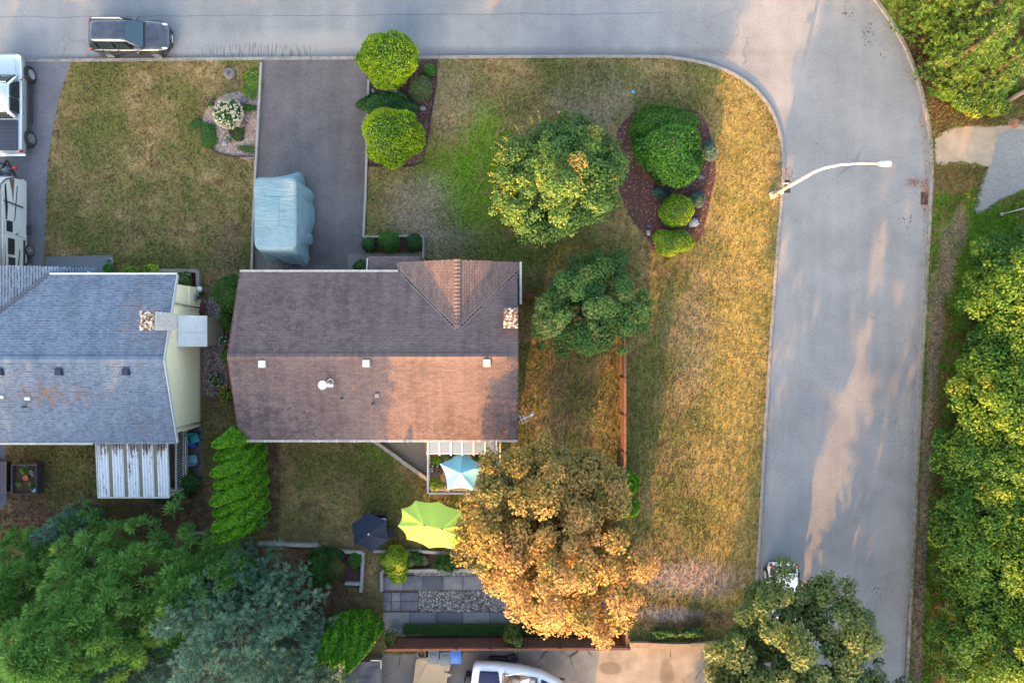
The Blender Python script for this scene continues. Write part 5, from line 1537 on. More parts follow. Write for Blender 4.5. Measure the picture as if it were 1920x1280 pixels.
# lean-to wood store with metal roof on the gable wall
LS = (-17.55, 0.55, 0.1)
ls = thing('lean_to_shed', 'small lean-to shed with pale sheet metal roof on the cream gable wall', 'shed', LS)
MB(LS).add([(wx + .04, -0.28, 2.95), (-16.95, -0.28, 2.05), (-16.95, 1.43, 2.05), (wx + .04, 1.43, 2.95), (wx + .04, -0.28, 2.90), (-16.95, -0.28, 2.0), (-16.95, 1.43, 2.0), (wx + .04, 1.43, 2.90)],
           [(0, 1, 2, 3), (7, 6, 5, 4), (0, 4, 5, 1), (1, 5, 6, 2), (2, 6, 7, 3)]).build('roof_sheet', M_METAL, ls)
MB(LS).bar((wx + .04, 0.5, 2.97), (-16.95, 0.5, 2.07), 0.05, 0.03).build('roof_seam', M_METAL, ls)
MB(LS).add([(wx + .03, -0.2, 0.1), (-17.05, -0.2, 0.1), (-17.05, -0.2, 2.04), (wx + .03, -0.2, 2.86), (wx + .03, 1.35, 0.1), (-17.05, 1.35, 0.1), (-17.05, 1.35, 2.04), (wx + .03, 1.35, 2.86)],
           [(0, 1, 2, 3), (5, 4, 7, 6), (1, 5, 6, 2)]).build('wall', simple('shed_board', A(192, 184, 162), 0.8, 0.12, 4), ls)
# corrugated patio cover
PC = (-20.6, -7.0, 0.1)
pc = thing('patio_cover', 'patio cover of peeling white corrugated panels with olive strips', 'patio cover', PC)
def peel():
    m = MT('peeling_white')
    n = m.noise(2.2, 6.0, 0.75, m.vmul(m.pos(), (3.2, 0.7, 1.0)))
    sep = m.n('ShaderNodeSeparateXYZ'); m.set(sep.inputs[0], m.pos())
    edge = m.rng_(sep.outputs[1], -6.6, -5.4, 0.0, 0.16)
    c = m.ramp(m.math('ADD', n, edge), [(0.0, A(232, 233, 236, 1.6)), (0.57, A(226, 228, 232, 1.6)), (0.62, A(130, 112, 102)), (0.8, A(104, 88, 80))])
    return m.out(c, 0.6)
M_PEEL = peel()
M_OLIVE = simple('olive_strip', A(134, 128, 108), 0.5, 0.15, 3.0)
px0, px1 = -22.55, -18.68
yA, yB = NYS - .1, -8.5
zA, zB = 2.95, 2.75
def zpc(y): return zA + (zB - zA) * (y - yA) / (yB - yA)
xs = px0
strips = [0.62, 0.62, 0.62, 0.62, 0.62]
gapw = (px1 - px0 - sum(strips)) / 4
for i, wd in enumerate(strips):
    # ribbed sheet: trapezoid ribs
    mb = MB(PC); nr = 4
    vs = []; fs = []
    prof = []
    for k in range(nr):
        b = xs + wd * k / nr; s_ = wd / nr
        prof += [(b, 0.0), (b + s_ * .22, 0.0), (b + s_ * .34, 0.05), (b + s_ * .66, 0.05), (b + s_ * .78, 0.0)]
    prof.append((xs + wd, 0.0))
    for (x, dz) in prof:
        vs += [(x, yA, zA + dz), (x, yB, zB + dz)]
    for k in range(len(prof) - 1):
        fs.append((2 * k, 2 * k + 1, 2 * k + 3, 2 * k + 2))
    mb.add(vs, fs).build('corrugated_panel', M_PEEL, pc)
    xs += wd
    if i < 4:
        MB(PC).add([(xs, yA, zA - .005), (xs, yB, zB - .005), (xs + gapw, yB, zB - .005), (xs + gapw, yA, zA - .005)], [(0, 1, 2, 3)]).build('olive_strip', M_OLIVE, pc)
        xs += gapw
for (a, b) in (((px0, yA, zA + .01), (px0, yB, zB + .01)), ((px1, yA, zA + .01), (px1, yB, zB + .01)), ((px0, yB, zB + .01), (px1, yB, zB + .01)), ((px0, yA, zA + .01), (px1 + .4, yA, zA + .01))):
    MB(PC).bar(a, b, 0.07, 0.12).build('frame', M_OFFWHITE, pc)
for x in (px0 + .05, px1 - .05):
    MB(PC).box((x, yB + .1, 1.42), (0.1, 0.1, 2.65)).build('post', M_OFFWHITE, pc)
# neighbour deck with white balustrade
ND = (-19.6, -7.0, 0.1)
nd = thing('deck', 'neighbour deck with long white balustrade under the patio cover', 'deck', ND)
for k in range(22):
    MB(ND).box((-20.55, NYS + .38 - k * 0.16, 0.98), (3.6, 0.15, 0.04)).build('deck_board', simple('ndeck', A(110, 92, 88), 0.8, 0.2) if k == 0 else bpy.data.materials['ndeck'], nd)
MB(ND).bar((-18.66, NYS + .5, 0.9), (-18.66, -8.35, 0.9), 0.08, 0.2).build('fascia', M_OFFWHITE, nd)
railing(nd, ND, (-18.74, NYS + .35), (-18.74, -8.3), 1.0, 1.92, M_WHITE, 0.14)
railing(nd, ND, (-18.74, -8.3), (-22.3, -8.3), 1.0, 1.92, M_WHITE, 0.14)
for y in (NYS + .3, -6.9, -8.25):
    MB(ND).box((-18.66, y, 0.5), (0.12, 0.12, 0.8)).build('deck_post', M_OFFWHITE, nd)
# slab beside the deck
struct('pavement', MB().sheet([(-18.7, NYS + .4), (-18.0, NYS + .4), (-18.0, -8.3), (-18.7, -8.6)], 0.115), simple('nslab', A(120, 108, 104), 0.9, 0.2), 'strip of concrete below the neighbour deck')
# =================================================================== THINGS
def paint(name, col, rough=0.25, metal=0.6):
    m = MT(name)
    n = m.noise(2.0, 4.0, 0.6)
    c = m.mix(m.rng_(n, 0.3, 0.7, 0.0, 0.12), col, (0.3, 0.28, 0.25, 1))
    m.out(c, rough, metal, 0.5)
    m.b.inputs['Coat Weight'].default_value = 0.6
    m.b.inputs['Coat Roughness'].default_value = 0.08
    return m.m
M_CARGREY = paint('gunmetal_paint', (0.020, 0.027, 0.044, 1), 0.25, 0.35)
M_CARSILV = paint('silver_paint', (0.42, 0.45, 0.48, 1), 0.32, 0.7)
M_CARWHITE = paint('white_car_paint', (0.7, 0.71, 0.73, 1), 0.3, 0.0)
M_CARGLASS = MT('car_glass').out((0.012, 0.02, 0.025, 1), 0.04, 0, 0.8)
M_SCREEN = MT('windscreen').out((0.008, 0.03, 0.042, 1), 0.05, 0, 0.7)
M_TYRE = simple('tyre_rubber', (0.018, 0.018, 0.019, 1), 0.85, 0.2, 8.0)
M_RIM = simple('alloy', (0.55, 0.56, 0.58, 1), 0.35, 0.1, 5.0, metal=0.8)
M_TAIL = MT('tail_light').out((0.35, 0.01, 0.012, 1), 0.15, 0, 0.6)
M_LAMPG = MT('headlight').out((0.6, 0.62, 0.65, 1), 0.1, 0.2, 0.7)
M_CHROME = simple('chrome', (0.7, 0.7, 0.72, 1), 0.15, 0.05, 5.0, metal=1.0)
M_RAIL = simple('roof_rail', (0.45, 0.47, 0.5, 1), 0.35, 0.05, metal=0.6)
M_DARKTRIM = simple('dark_trim', (0.02, 0.02, 0.023, 1), 0.6, 0.2)

def wheel(root, x, y, rad, wd, out, steer=0.0):
    """tyre and rim; out = +1/-1 side that shows"""
    ty = MB().lathe([(rad * .62, -wd / 2), (rad * .94, -wd / 2), (rad, -wd * .32), (rad, wd * .32), (rad * .94, wd / 2), (rad * .62, wd / 2)], (0, 0, 0), 24, 'Y').build('wheel', M_TYRE, root, True)
    ty.location = (x, y, rad); ty.rotation_euler = (0, 0, steer)
    mb = MB(); o = out * wd * .47
    mb.lathe([(rad * .63, o - .02 * out), (rad * .63, o), (rad * .56, o - .015 * out), (rad * .2, o - .04 * out)], (0, 0, 0), 20, 'Y')
    rm = mb.build('rim', M_DARKTRIM, ty, True)
    sp = MB()
    for k in range(5):
        a = 6.283 * k / 5
        p = Vector((math.cos(a) * rad * .58, o, math.sin(a) * rad * .58)); q = Vector((0, o, 0))
        sp.bar(q, p, rad * .2, rad * .12)
    sp.lathe([(rad * .16, o - .03), (rad * .16, o + .03)], (0, 0, 0), 10, 'Y')
    sp.lathe([(rad * .66, o - .02), (rad * .66, o + .018), (rad * .57, o + .018), (rad * .57, o - .02)], (0, 0, 0), 22, 'Y')
    sp.build('spokes', M_RIM, ty)

def quadpane(root, name, pts, m, off=0.012, parent=None):
    """glazing panel: quad with small thickness, set proud along its normal"""
    p = [Vector(q) for q in pts]
    n = (p[1] - p[0]).cross(p[3] - p[0]).normalized()
    c = sum(p, Vector()) / 4
    n = n if n.z > 0 or n.dot(c - Vector((c.x, 0, c.z))) > 0 else -n
    if n.z < 0: n = -n
    vs = [q + n * off for q in p] + [q - n * .02 for q in p]
    return MB().add(vs, [(0, 1, 2, 3), (0, 4, 5, 1), (1, 5, 6, 2), (2, 6, 7, 3), (3, 7, 4, 0)]).build(name, m, parent or root)

def car(name, label, loc, rz, L, Wd, H, m, roofz=None, hood=0.30, cab=(0.10, 0.93), rails=True, cat='car', wr=0.36, grooves=True):
    """hatch / sport utility car along +X; cab = where cabin starts at the back and screen base ends, as share of length from the tail"""
    t = thing(name, label, cat, loc, rz)
    hl = L / 2; hw = Wd / 2
    belt = H * 0.60
    body = MB().loft([(-hl, hw * .74, .48, belt * .92), (-hl + .06, hw * .88, .36, belt * .99), (-hl + .35, hw * .97, .28, belt * 1.01), (-hl * .4, hw, .25, belt), (hl * .25, hw, .25, belt),
                      (hl - L * hood, hw * .985, .25, belt * .99), (hl - L * .14, hw * .95, .27, belt * .93), (hl - .22, hw * .86, .30, belt * .84), (hl - .05, hw * .68, .36, belt * .74), (hl, hw * .5, .42, belt * .62)], 28, 4.2)
    b = body.build('body', m, t, True)
    # dark lower cladding
    MB().loft([(-hl - .02, hw * .70, .34, .55), (-hl + .3, hw * .985, .24, .46), (hl - .4, hw * .975, .24, .46), (hl + .015, hw * .5, .32, .52)], 20, 4).build('lower_cladding', M_DARKTRIM, t, True)
    # cabin
    xb0, xb1 = -hl + L * .015, hl - L * hood
    xt0, xt1 = -hl + L * .09, hl - L * (hood + .17)
    zb, zt = belt * .96, H
    wb, wt_ = hw * .93, hw * .70
    cabm = MB().loft([(xb0, wb * .9, zb - .1, zb + .05), (xb0 + .05, wb * .88, zb - .1, zb + .2), (xt0, wt_ * 1.02, zb - .1, zt - .05), (xt0 + .25, wt_ * 1.03, zb - .1, zt - .005), ((xt0 + xt1) / 2, wt_ * 1.06, zb - .1, zt),
                      (xt1 - .15, wt_ * 1.03, zb - .1, zt - .015), (xt1, wt_, zb - .1, zt - .04), ((xt1 + xb1) / 2, (wt_ + wb) / 2 * .98, zb - .1, (zt + zb) / 2 - .0), (xb1, wb * .94, zb - .12, zb + .0)], 28, 3.4)
    cb = cabm.build('roof', m, t, True)
    # glazing
    def P(x, y, z): return (x, y, z)
    quadpane(t, 'windscreen', [P(xb1 - .03, -wb * .86, zb + .05), P(xb1 - .03, wb * .86, zb + .05), P(xt1 + .05, wt_ * .84, zt - .05), P(xt1 + .05, -wt_ * .84, zt - .05)], M_SCREEN, .035)
    quadpane(t, 'rear_window', [P(xb0 + .06, -wb * .72, zb + .16), P(xb0 + .06, wb * .72, zb + .16), P(xt0 - .0, wt_ * .8, zt - .1), P(xt0 - .0, -wt_ * .8, zt - .1)], M_CARGLASS, .03)
    for s in (-1, 1):
        segs = [(0.06, 0.20), (0.23, 0.50), (0.53, 0.80)]
        for (a, c) in segs:
            xa, xc = xb0 + (xb1 - xb0) * a, xb0 + (xb1 - xb0) * c
            xa2, xc2 = max(xa, xt0 + .10), min(xc, xt1 - .02)
            xa2 = xa + .08 if xa2 == xt0 + .10 else xa; 
            yb_, yt_ = s * wb * .985, s * wt_ * 1.075
            q = [P(xa, yb_, zb + .05), P(xc, yb_, zb + .05), P(xc2, yt_, zt - .16), P(xa2 if xa2 < xc2 else xc2 - .02, yt_, zt - .16)]
            o = MB()
            n = Vector((0, s, .5)).normalized() * .03
            vs = [Vector(k) + n for k in q] + [Vector(k) - n * 2 for k in q]
            o.add(vs, [(0, 1, 2, 3), (0, 4, 5, 1), (1, 5, 6, 2), (2, 6, 7, 3), (3, 7, 4, 0)])
            o.build('side_window', M_CARGLASS, t)
        if rails:
            MB().tube([(xt0 + .2, s * wt_ * .93, zt - .02), (xt0 + .3, s * wt_ * .95, zt + .05), (xt1 - .25, s * wt_ * .95, zt + .05), (xt1 - .1, s * wt_ * .9, zt - .02)], 0.028, 8).build('roof_rail', M_RAIL, t, True)
        # mirror, lights, handles, doors gaps
        mi = MB().ball((xb1 - .28, s * (hw + .10), belt * 1.04), (.10, .11, .08), 10, 6).build('mirror', m, t, True)
        MB().ball((hl - .30, s * hw * .74, belt * .77), (.22, .07, .07), 10, 6).build('headlight', M_LAMPG, t, True)
        MB().ball((-hl + .1, s * hw * .84, belt * .93), (.14, .10, .14), 10, 6).build('tail_light', M_TAIL, t, True)
        for x in (xb0 + (xb1 - xb0) * .30, xb0 + (xb1 - xb0) * .58):
            MB().box((x, s * (hw + .005), belt * .86), (.2, .05, .04)).build('door_handle', M_CHROME, t)
        for x in (xb0 + (xb1 - xb0) * .22, xb0 + (xb1 - xb0) * .515, xb0 + (xb1 - xb0) * .86):
            MB().box((x, s * (hw - .012), belt * .66), (.015, .05, belt * .62)).build('door_gap', M_DARKTRIM, t)
        for wxp in (-hl + L * .19, hl - L * .20):
            MB().lathe([(wr * 1.16, s * (hw - .22)), (wr * 1.16, s * (hw + .012)), (wr * 1.02, s * (hw + .012))], (wxp, 0, wr), 22, 'Y').build('wheel_arch', M_DARKTRIM, t, True)
            wheel(t, wxp, s * (hw - .09), wr, .24, s)
    if grooves:
        for y in (-.3, -.1, .1, .3):
            MB().box(((xt0 + xt1) / 2 - .05, y, zt - .004), (xt1 - xt0 - .7, .03, .014)).build('roof_rib', m, t)
    MB().box((hl - .015, 0, belt * .60), (.06, hw * .9, .12)).build('grille', M_DARKTRIM, t)
    MB().box((hl + .005, 0, belt * .62), (.04, .16, .05)).build('badge', M_CHROME, t)
    MB().box((hl + .01, 0, .45), (.03, .45, .12)).build('number_plate', M_WHITE, t)
    for s in (-1, 1):
        MB().bar((hl - L * hood + .1, s * hw * .45, belt * .985 + .012), (hl - .35, s * hw * .34, belt * .85 + .012), .02, .012).build('bonnet_crease', m, t)
    MB().bar((hl - L * hood + .04, -hw * .8, belt + .0), (hl - L * hood + .04, hw * .8, belt + .0), .06, .03).build('wiper_cowl', M_DARKTRIM, t)
    return t

x, y = G(247, 71, 0.6)
car('parked_suv', 'dark grey sport utility car parked at the kerb of the upper street', (x, y + .0, 0.0), 0.0, 4.5, 1.84, 1.68, M_CARGREY)
x, y = G(1466, 1122, 0.6)
car('parked_car', 'white hatchback half hidden under the oak at the lower kerb', (x, y, 0.0), R(-91), 4.2, 1.76, 1.5, M_CARWHITE, rails=False, grooves=False)

# ---- silver pickup
def pickup():
    x = -28.85; y = 13.55
    t = thing('pickup_truck', 'silver crew cab pickup with dark bed cover in the left driveway', 'truck', (x, y, 0.11), R(90))
    hl, hw = 2.9, 0.98
    MB().loft([(-hl + .12, hw * .93, .62, 1.12), (-hl + .25, hw * .98, .55, 1.16), (-1.2, hw, .52, 1.17), (0, hw, .50, 1.17), (1.2, hw, .50, 1.17), (2.2, hw * .97, .52, 1.14), (2.65, hw * .88, .55, 1.06), (2.88, hw * .66, .6, .95)], 28, 5).build('body', M_CARSILV, t, True)
    MB().loft([(-.95, hw * .90, 1.05, 1.15), (-.85, hw * .86, 1.05, 1.5), (-.65, hw * .74, 1.05, 1.83), (.3, hw * .75, 1.05, 1.87), (.85, hw * .73, 1.05, 1.82), (1.3, hw * .82, 1.05, 1.45), (1.6, hw * .88, 1.05, 1.16)], 28, 3.6).build('roof', M_CARSILV, t, True)
    quadpane(t, 'windscreen', [(1.52, -.74, 1.24), (1.52, .74, 1.24), (.92, .60, 1.79), (.92, -.60, 1.79)], M_SCREEN, .045)
    quadpane(t, 'rear_window', [(-.93, -.66, 1.27), (-.93, .66, 1.27), (-.72, .55, 1.74), (-.72, -.55, 1.74)], M_CARGLASS, .03)
    for s in (-1, 1):
        for (xa, xc) in ((-.66, .12), (.2, 1.2)):
            q = [(xa, s * .90, 1.2), (xc, s * .90, 1.2), (min(xc, .86), s * .775, 1.72), (xa + .06, s * .775, 1.72)]
            n = Vector((0, s, .4)).normalized() * .03
            MB().add([Vector(k) + n for k in q] + [Vector(k) - n * 2 for k in q], [(0, 1, 2, 3), (0, 4, 5, 1), (1, 5, 6, 2), (2, 6, 7, 3), (3, 7, 4, 0)]).build('side_window', M_CARGLASS, t)
        for xx in (-.52, .34):
            MB().box((xx, s * (hw + .01), .98), (.2, .05, .05)).build('door_handle', M_CHROME, t)
        MB().tube([(1.25, s * hw, 1.2), (1.28, s * (hw + .2), 1.24)], .03, 6).build('mirror_arm', M_DARKTRIM, t)
        MB().ball((1.28, s * (hw + .26), 1.26), (.08, .13, .14), 10, 6).build('mirror', M_DARKTRIM, t, True)
        MB().ball((2.62, s * .68, .98), (.18, .2, .1), 10, 6).build('headlight', M_LAMPG, t, True)
        MB().ball((-2.72, s * .88, 1.0), (.1, .1, .17), 10, 6).build('tail_light', M_TAIL, t, True)
        MB().box((0.1, s * (hw + .07), .42), (2.2, .16, .06)).build('side_step', M_DARKTRIM, t)
        for wxp in (-1.85, 1.85):
            MB().lathe([(.5, s * (hw - .3)), (.5, s * (hw + .03)), (.43, s * (hw + .03))], (wxp, 0, .42), 22, 'Y').build('wheel_arch', M_DARKTRIM, t, True)
            wheel(t, wxp, s * (hw - .03), .41, .28, s, .12 if wxp > 0 else 0)
    bc = MB().box((-1.88, 0, 1.185), (1.75, 1.66, .05)).build('bed_cover', simple('vinyl', A(62, 70, 84), 0.6, 0.1), t, bevel=0.02)
    for k in range(6):
        MB().box((-1.88 - .62 + k * .25, 0, 1.213), (.02, 1.6, .012)).build('cover_rib', M_DARKTRIM, bc)
    MB().bar((2.5, -.55, 1.1), (1.75, -.7, 1.19), .03, .02).build('bonnet_crease', M_CARSILV, t)
    MB().box((-2.83, 0, .6), (.18, 1.8, .2)).build('bumper', M_CHROME, t, bevel=0.04)
    MB().box((-2.93, 0, .72), (.03, .5, .05)).build('bumper_step', M_WHITE, t)
    MB().box((2.9, 0, .72), (.1, 1.2, .26)).build('grille', M_DARKTRIM, t, bevel=0.03)
pickup()

# ---- travel trailer
def trailer():
    x = -29.15; y = 6.2
    t = thing('travel_trailer', 'white travel trailer with brown and black swooshes in the left driveway', 'trailer', (x, y, 0.11), R(90))
    hw = 1.2; F, B = 3.1, -3.2
    zt = 2.75
    M_TRW = simple('trailer_white', A(228, 228, 230), 0.35, 0.05)
    side = [(B, .55), (B, zt - .1), (B + .1, zt), (1.9, zt), (2.45, zt - .12), (2.8, zt - .5), (3.02, zt - 1.1), (F, .95), (F - .1, .55)]
    n = len(side)
    mb = MB()
    vs = [(a, -hw, b) for a, b in side] + [(a, hw, b) for a, b in side]
    mb.add(vs, [tuple(range(n - 1, -1, -1)), tuple(range(n, 2 * n))] + [(i, (i + 1) % n, n + (i + 1) % n, n + i) for i in range(n)])
    mb.build('body', M_TRW, t, bevel=0.03)
    # roof edge trim (awning rail) and side (visible: world +X is local -Y)
    s = -1; yy = s * (hw + .012)
    def sp(name, pts, m, parent=None):
        vs = [(a, yy, b) for a, b in pts] + [(a, yy - s * .02, b) for a, b in pts]
        k = len(pts)
        MB().add(vs, [tuple(range(k)), ] + [(i, (i + 1) % k, k + (i + 1) % k, k + i) for i in range(k)]).build(name, m, parent or t)
    MB().tube([(B + .1, yy, zt - .05), (1.9, yy, zt - .06), (2.42, yy, zt - .18), (2.76, yy, zt - .54), (2.98, yy, zt - 1.1), (F - .04, yy, 1.0)], .028, 6).build('edge_trim', M_DARKTRIM, t)
    aw = MB().tube([(B + .2, yy - .07, zt - .2), (1.9, yy - .07, zt - .2)], .06, 8).build('awning_roll', M_OFFWHITE, t, True)
    for xx in (-2.3, 1.55):
        MB().bar((xx, yy - .06, zt - .15), (xx - .12, yy - .06, .95), .06, .05).build('awning_arm', M_DARKTRIM, t)
    M_BRN = simple('decal_brown', A(130, 104, 88), 0.4, 0.08); M_BLK = simple('decal_black', (0.02, 0.02, 0.022, 1), 0.4)
    sp('decal', [(2.4, 2.3), (2.55, 2.2), (1.2, 2.05), (0.5, 2.12), (0.4, 2.2)], M_BLK)
    sp('decal', [(2.85, 1.95), (2.9, 1.55), (2.3, 1.6), (1.6, 1.65), (2.2, 1.75)], M_BRN)
    sp('decal', [(2.6, 1.35), (2.55, 1.3), (0.6, 1.5), (0.4, 1.56), (0.6, 1.56)], M_BLK)
    sp('decal', [(-1.0, 1.1), (-1.0, 1.16), (-2.9, 1.4), (-2.9, 1.28)], M_BLK)
    sp('decal', [(-0.8, 2.25), (-2.9, 2.15), (-2.9, 2.3)], M_BRN)
    sp('decal', [(-1.2, 2.0), (-2.9, 1.75), (-2.9, 1.9)], M_BRN)
    for (xa, xb, za, zb) in ((-.12, .5, 1.7, 2.2), (-1.35, -.45, 1.55, 2.05), (-2.3, -1.5, 1.5, 2.02)):
        w_ = MB().box(((xa + xb) / 2, yy - .0, (za + zb) / 2), (xb - xa, .05, zb - za)).build('window', M_DARKTRIM, t, bevel=0.02)
        MB().box(((xa + xb) / 2, yy - .025, (za + zb) / 2), (xb - xa - .08, .02, zb - za - .08)).build('pane', M_CARGLASS, w_)
    d = MB().box((.16, yy, 1.45), (.75, .03, 1.75)).build('door', M_TRW, t)
    MB().box((-.14, yy - .03, 1.4), (.06, .05, .12)).build('handle', M_DARKTRIM, d)
    MB().box((.2, yy - .12, .62), (.6, .3, .06)).build('entry_step', M_DARKTRIM, t)
    for wxp in (-.95, -1.95):
        for s2 in (-1, 1):
            wheel(t, wxp, s2 * (hw - .06), .36, .22, s2)
    MB().box((-1.45, yy + .0, .78), (2.1, .06, .16)).build('wheel_skirt', M_DARKTRIM, t, bevel=0.04)
    # drawbar, gas bottles
    for s2 in (-1, 1):
        MB().bar((F - .1, s2 * .7, .5), (F + 1.15, 0, .5), .08, .1).build('drawbar', M_DARKTRIM, t)
    for s2 in (-1, 1):
        MB().lathe([(.1, 0), (.17, .05), (.17, .42), (.1, .5), (.05, .55)], (F + .42, s2 * .2, .55), 14).build('gas_bottle', simple('bottle_grey', A(120, 128, 138), 0.45) if s2 < 0 else bpy.data.materials['bottle_grey'], t, True)
    MB().tube([(F + .85, 0, .4), (F + .85, 0, 1.15)], .04, 8).build('jack_post', M_DARKTRIM, t)
    MB().ball((F + .62, -.62, .75), .13, 10, 6).build('red_cap', MT('red_cap').out((.4, .02, .03, 1), .4), t, True)
    MB().box((.3, 0, zt + .1), (.9, .8, .2)).build('roof_unit', M_TRW, t, bevel=0.06)
trailer()

# ---- covered camper on the brown house driveway
def covered():
    ctr = (-12.84, 6.95)
    t = thing('covered_camper', 'camper under a grey blue fitted cover on the dark driveway', 'trailer', (ctr[0], ctr[1], 0.11))
    m = MT('cover_fabric')
    n = m.noise(1.5, 5.0, 0.6, m.objco())
    wv = m.noise(3.0, 3.0, 0.6, m.vmul(m.objco(), (0.5, 3.0, 1.2)))
    c = m.ramp(n, [(0.3, A(126, 158, 170)), (0.7, A(144, 174, 186))])
    ck = m.n('ShaderNodeTexChecker'); m.set(ck.inputs['Vector'], m.objco()); ck.inputs['Scale'].default_value = 9.0
    c = m.mix(0.04, c, ck.outputs['Color'], 'OVERLAY')
    m.bump(m.math('ADD', wv, m.math('MULTIPLY', n, 0.6)), 0.6, 0.12)
    M_COVER = m.out(c, 0.7, 0, 0.3)
    # body by rings from top to skirt hem
    hx, hy = 1.16, 1.98
    N = 120
    r = random.Random(5)
    def ring(sx, sy, z, fold, e, bulge=0.0):
        out = []
        for k in range(N):
            a = 2 * math.pi * k / N
            c_, s_ = math.cos(a), math.sin(a)
            x = math.copysign(abs(c_) ** (2 / e), c_) * sx
            y = math.copysign(abs(s_) ** (2 / e), s_) * sy
            q = 1 + fold * (math.sin(a * 9 + 1.3) * .6 + math.sin(a * 23) * .4) + bulge * (math.sin(a * 5 + .5))
            dn = max(0.0, (2.7 - z) / 2.4)
            if y < -sy * .5: y -= 0.62 * dn * max(0, 1 - ((x - .1) / (sx * 1.05)) ** 2) ** .7
            if y > sy * .5: y += 0.55 * dn * max(0, 1 - abs(x - .35) / (sx * .9))
            if x > sx * .6: x += dn * (.10 + .09 * math.sin(y * 4.3 + .6) + .04 * math.sin(y * 11)) * max(0, 1 - (abs(y) / (sy * 1.05)) ** 4)
            out.append((x * q, y * q, z))
        return out
    rings = [ring(.02, .02, 2.98, 0, 6), ring(hx * .35, hy * .4, 2.99, 0, 7), ring(hx * .9, hy * .93, 2.9, 0, 9), ring(hx * .985, hy * .985, 2.84, 0.0, 10), ring(hx, hy, 2.7, .002, 10), ring(hx * 1.02, hy * 1.02, 2.3, .008, 8, .02), ring(hx * 1.04, hy * 1.04, 1.7, .014, 7, .05),
             ring(hx * 1.05, hy * 1.05, 1.1, .02, 6, .08), ring(hx * 1.05, hy * 1.06, .55, .026, 5.5, .09), ring(hx * 1.02, hy * 1.03, .28, .032, 5.5, .09)]
    vs = [p for rg in rings for p in rg]
    fs = [(i * N + k, (i + 1) * N + k, (i + 1) * N + (k + 1) % N, i * N + (k + 1) % N) for i in range(len(rings) - 1) for k in range(N)]
    mb = MB().add(vs, fs)
    o = mb.build('cover', M_COVER, t, False)
    # raised roof hatch seen as a slight step, with ridge creases
    MB().prism([(-.5, -.75), (.25, -.75), (.25, .85), (-.5, .85)], 2.93, 3.02).build('hatch_bulge', M_COVER, t, bevel=0.03)
    MB().bar((-1.05, 1.75, 2.86), (-.5, .85, 3.0), .05, .02).build('crease', M_COVER, t); MB().bar((-.5, -.75, 3.0), (.7, -1.5, 2.9), .05, .02).build('crease', M_COVER, t)
    for s in (-1, 1):
        wheel(t, -.75, s * .0 - 0, .3, .18, 1) if False else None
    for s in (-1, 1):
        w_ = MB().lathe([(.18, -.1), (.29, -.1), (.31, -.06), (.31, .06), (.29, .1), (.18, .1)], (s * 1.0, -.1, .31), 18, 'X').build('wheel', M_TYRE, t, True)
    for (yy, zz) in ((1.6, .9), (.55, .8), (-.6, .8)):
        MB().box((1.27, yy, zz), (.04, .06, .05), .4).build('grommet', M_WHITE, t)
    MB().tube([(.1, -2.35, .25), (.12, -2.7, .12)], .03, 6).build('tow_hitch', M_DARKTRIM, t)
covered()

# ---- street lamp
def lamp():
    bx, by = G(1449, 366, .1)
    t = thing('street_lamp', 'tall white street lamp with curved arm over the side street', 'street lamp', (bx, by, 0.1))
    m = simple('lamp_white', A(222, 222, 222), .45, .08)
    hx, hy = G(1652, 308, 7.3)
    ex, ey = hx - bx, hy - by
    MB().box((0, 0, .12), (.42, .42, .3), .4).build('footing', M_CONC, t, bevel=.03)
    MB().tube([(0, 0, .2), (0, 0, 3), (0, 0, 5.6), (ex * .06, ey * .06, 6.3), (ex * .25, ey * .25, 6.95), (ex * .55, ey * .55, 7.25), (ex * .9, ey * .9, 7.3)], [.11, .095, .075, .07, .06, .05, .045], 12).build('pole', m, t, True)
    hd = MB().loft([(0, .05, -.06, .06), (.12, .11, -.08, .07), (.4, .15, -.1, .06), (.62, .13, -.1, .03), (.7, .07, -.08, 0)], 16, 3)
    o = hd.build('lamp_head', m, t, True); o.location = (ex * .9, ey * .9, 7.32); o.rotation_euler = (0, 0, math.atan2(ey, ex))
    g = MB().loft([(.42, .1, -.13, -.05), (.6, .1, -.13, -.05)], 12, 3).build('lens', M_LAMPG, o, True)
    MB().box((.5, 0, .075), (.22, .2, .03)).build('photocell_plate', M_OFFWHITE, o)
    MB().box((-.12, .13, 2.4), (.5, .04, .14), .05).build('name_plate', M_WHITE, t)
    MB().box((.08, -.12, 1.1), (.16, .1, .3)).build('access_hatch', m, t)
lamp()
# street sign on the east verge
sx, sy = G(1876, 402, .1)
t = thing('street_sign', 'thin grey sign post on the grass at the right frame edge', 'sign', (sx, sy, .08))
MB().tube([(0, 0, 0), (0, 0, 2.3)], .03, 8).build('post', M_METAL, t, True)
MB().box((0, 0, .1), (.16, .16, .1)).build('footing', M_CONC, t)
MB().box((.0, .0, 2.2), (.5, .03, .3), R(40)).build('sign_plate', simple('sign_green', (.03, .25, .1, 1), .4), t, bevel=.01)
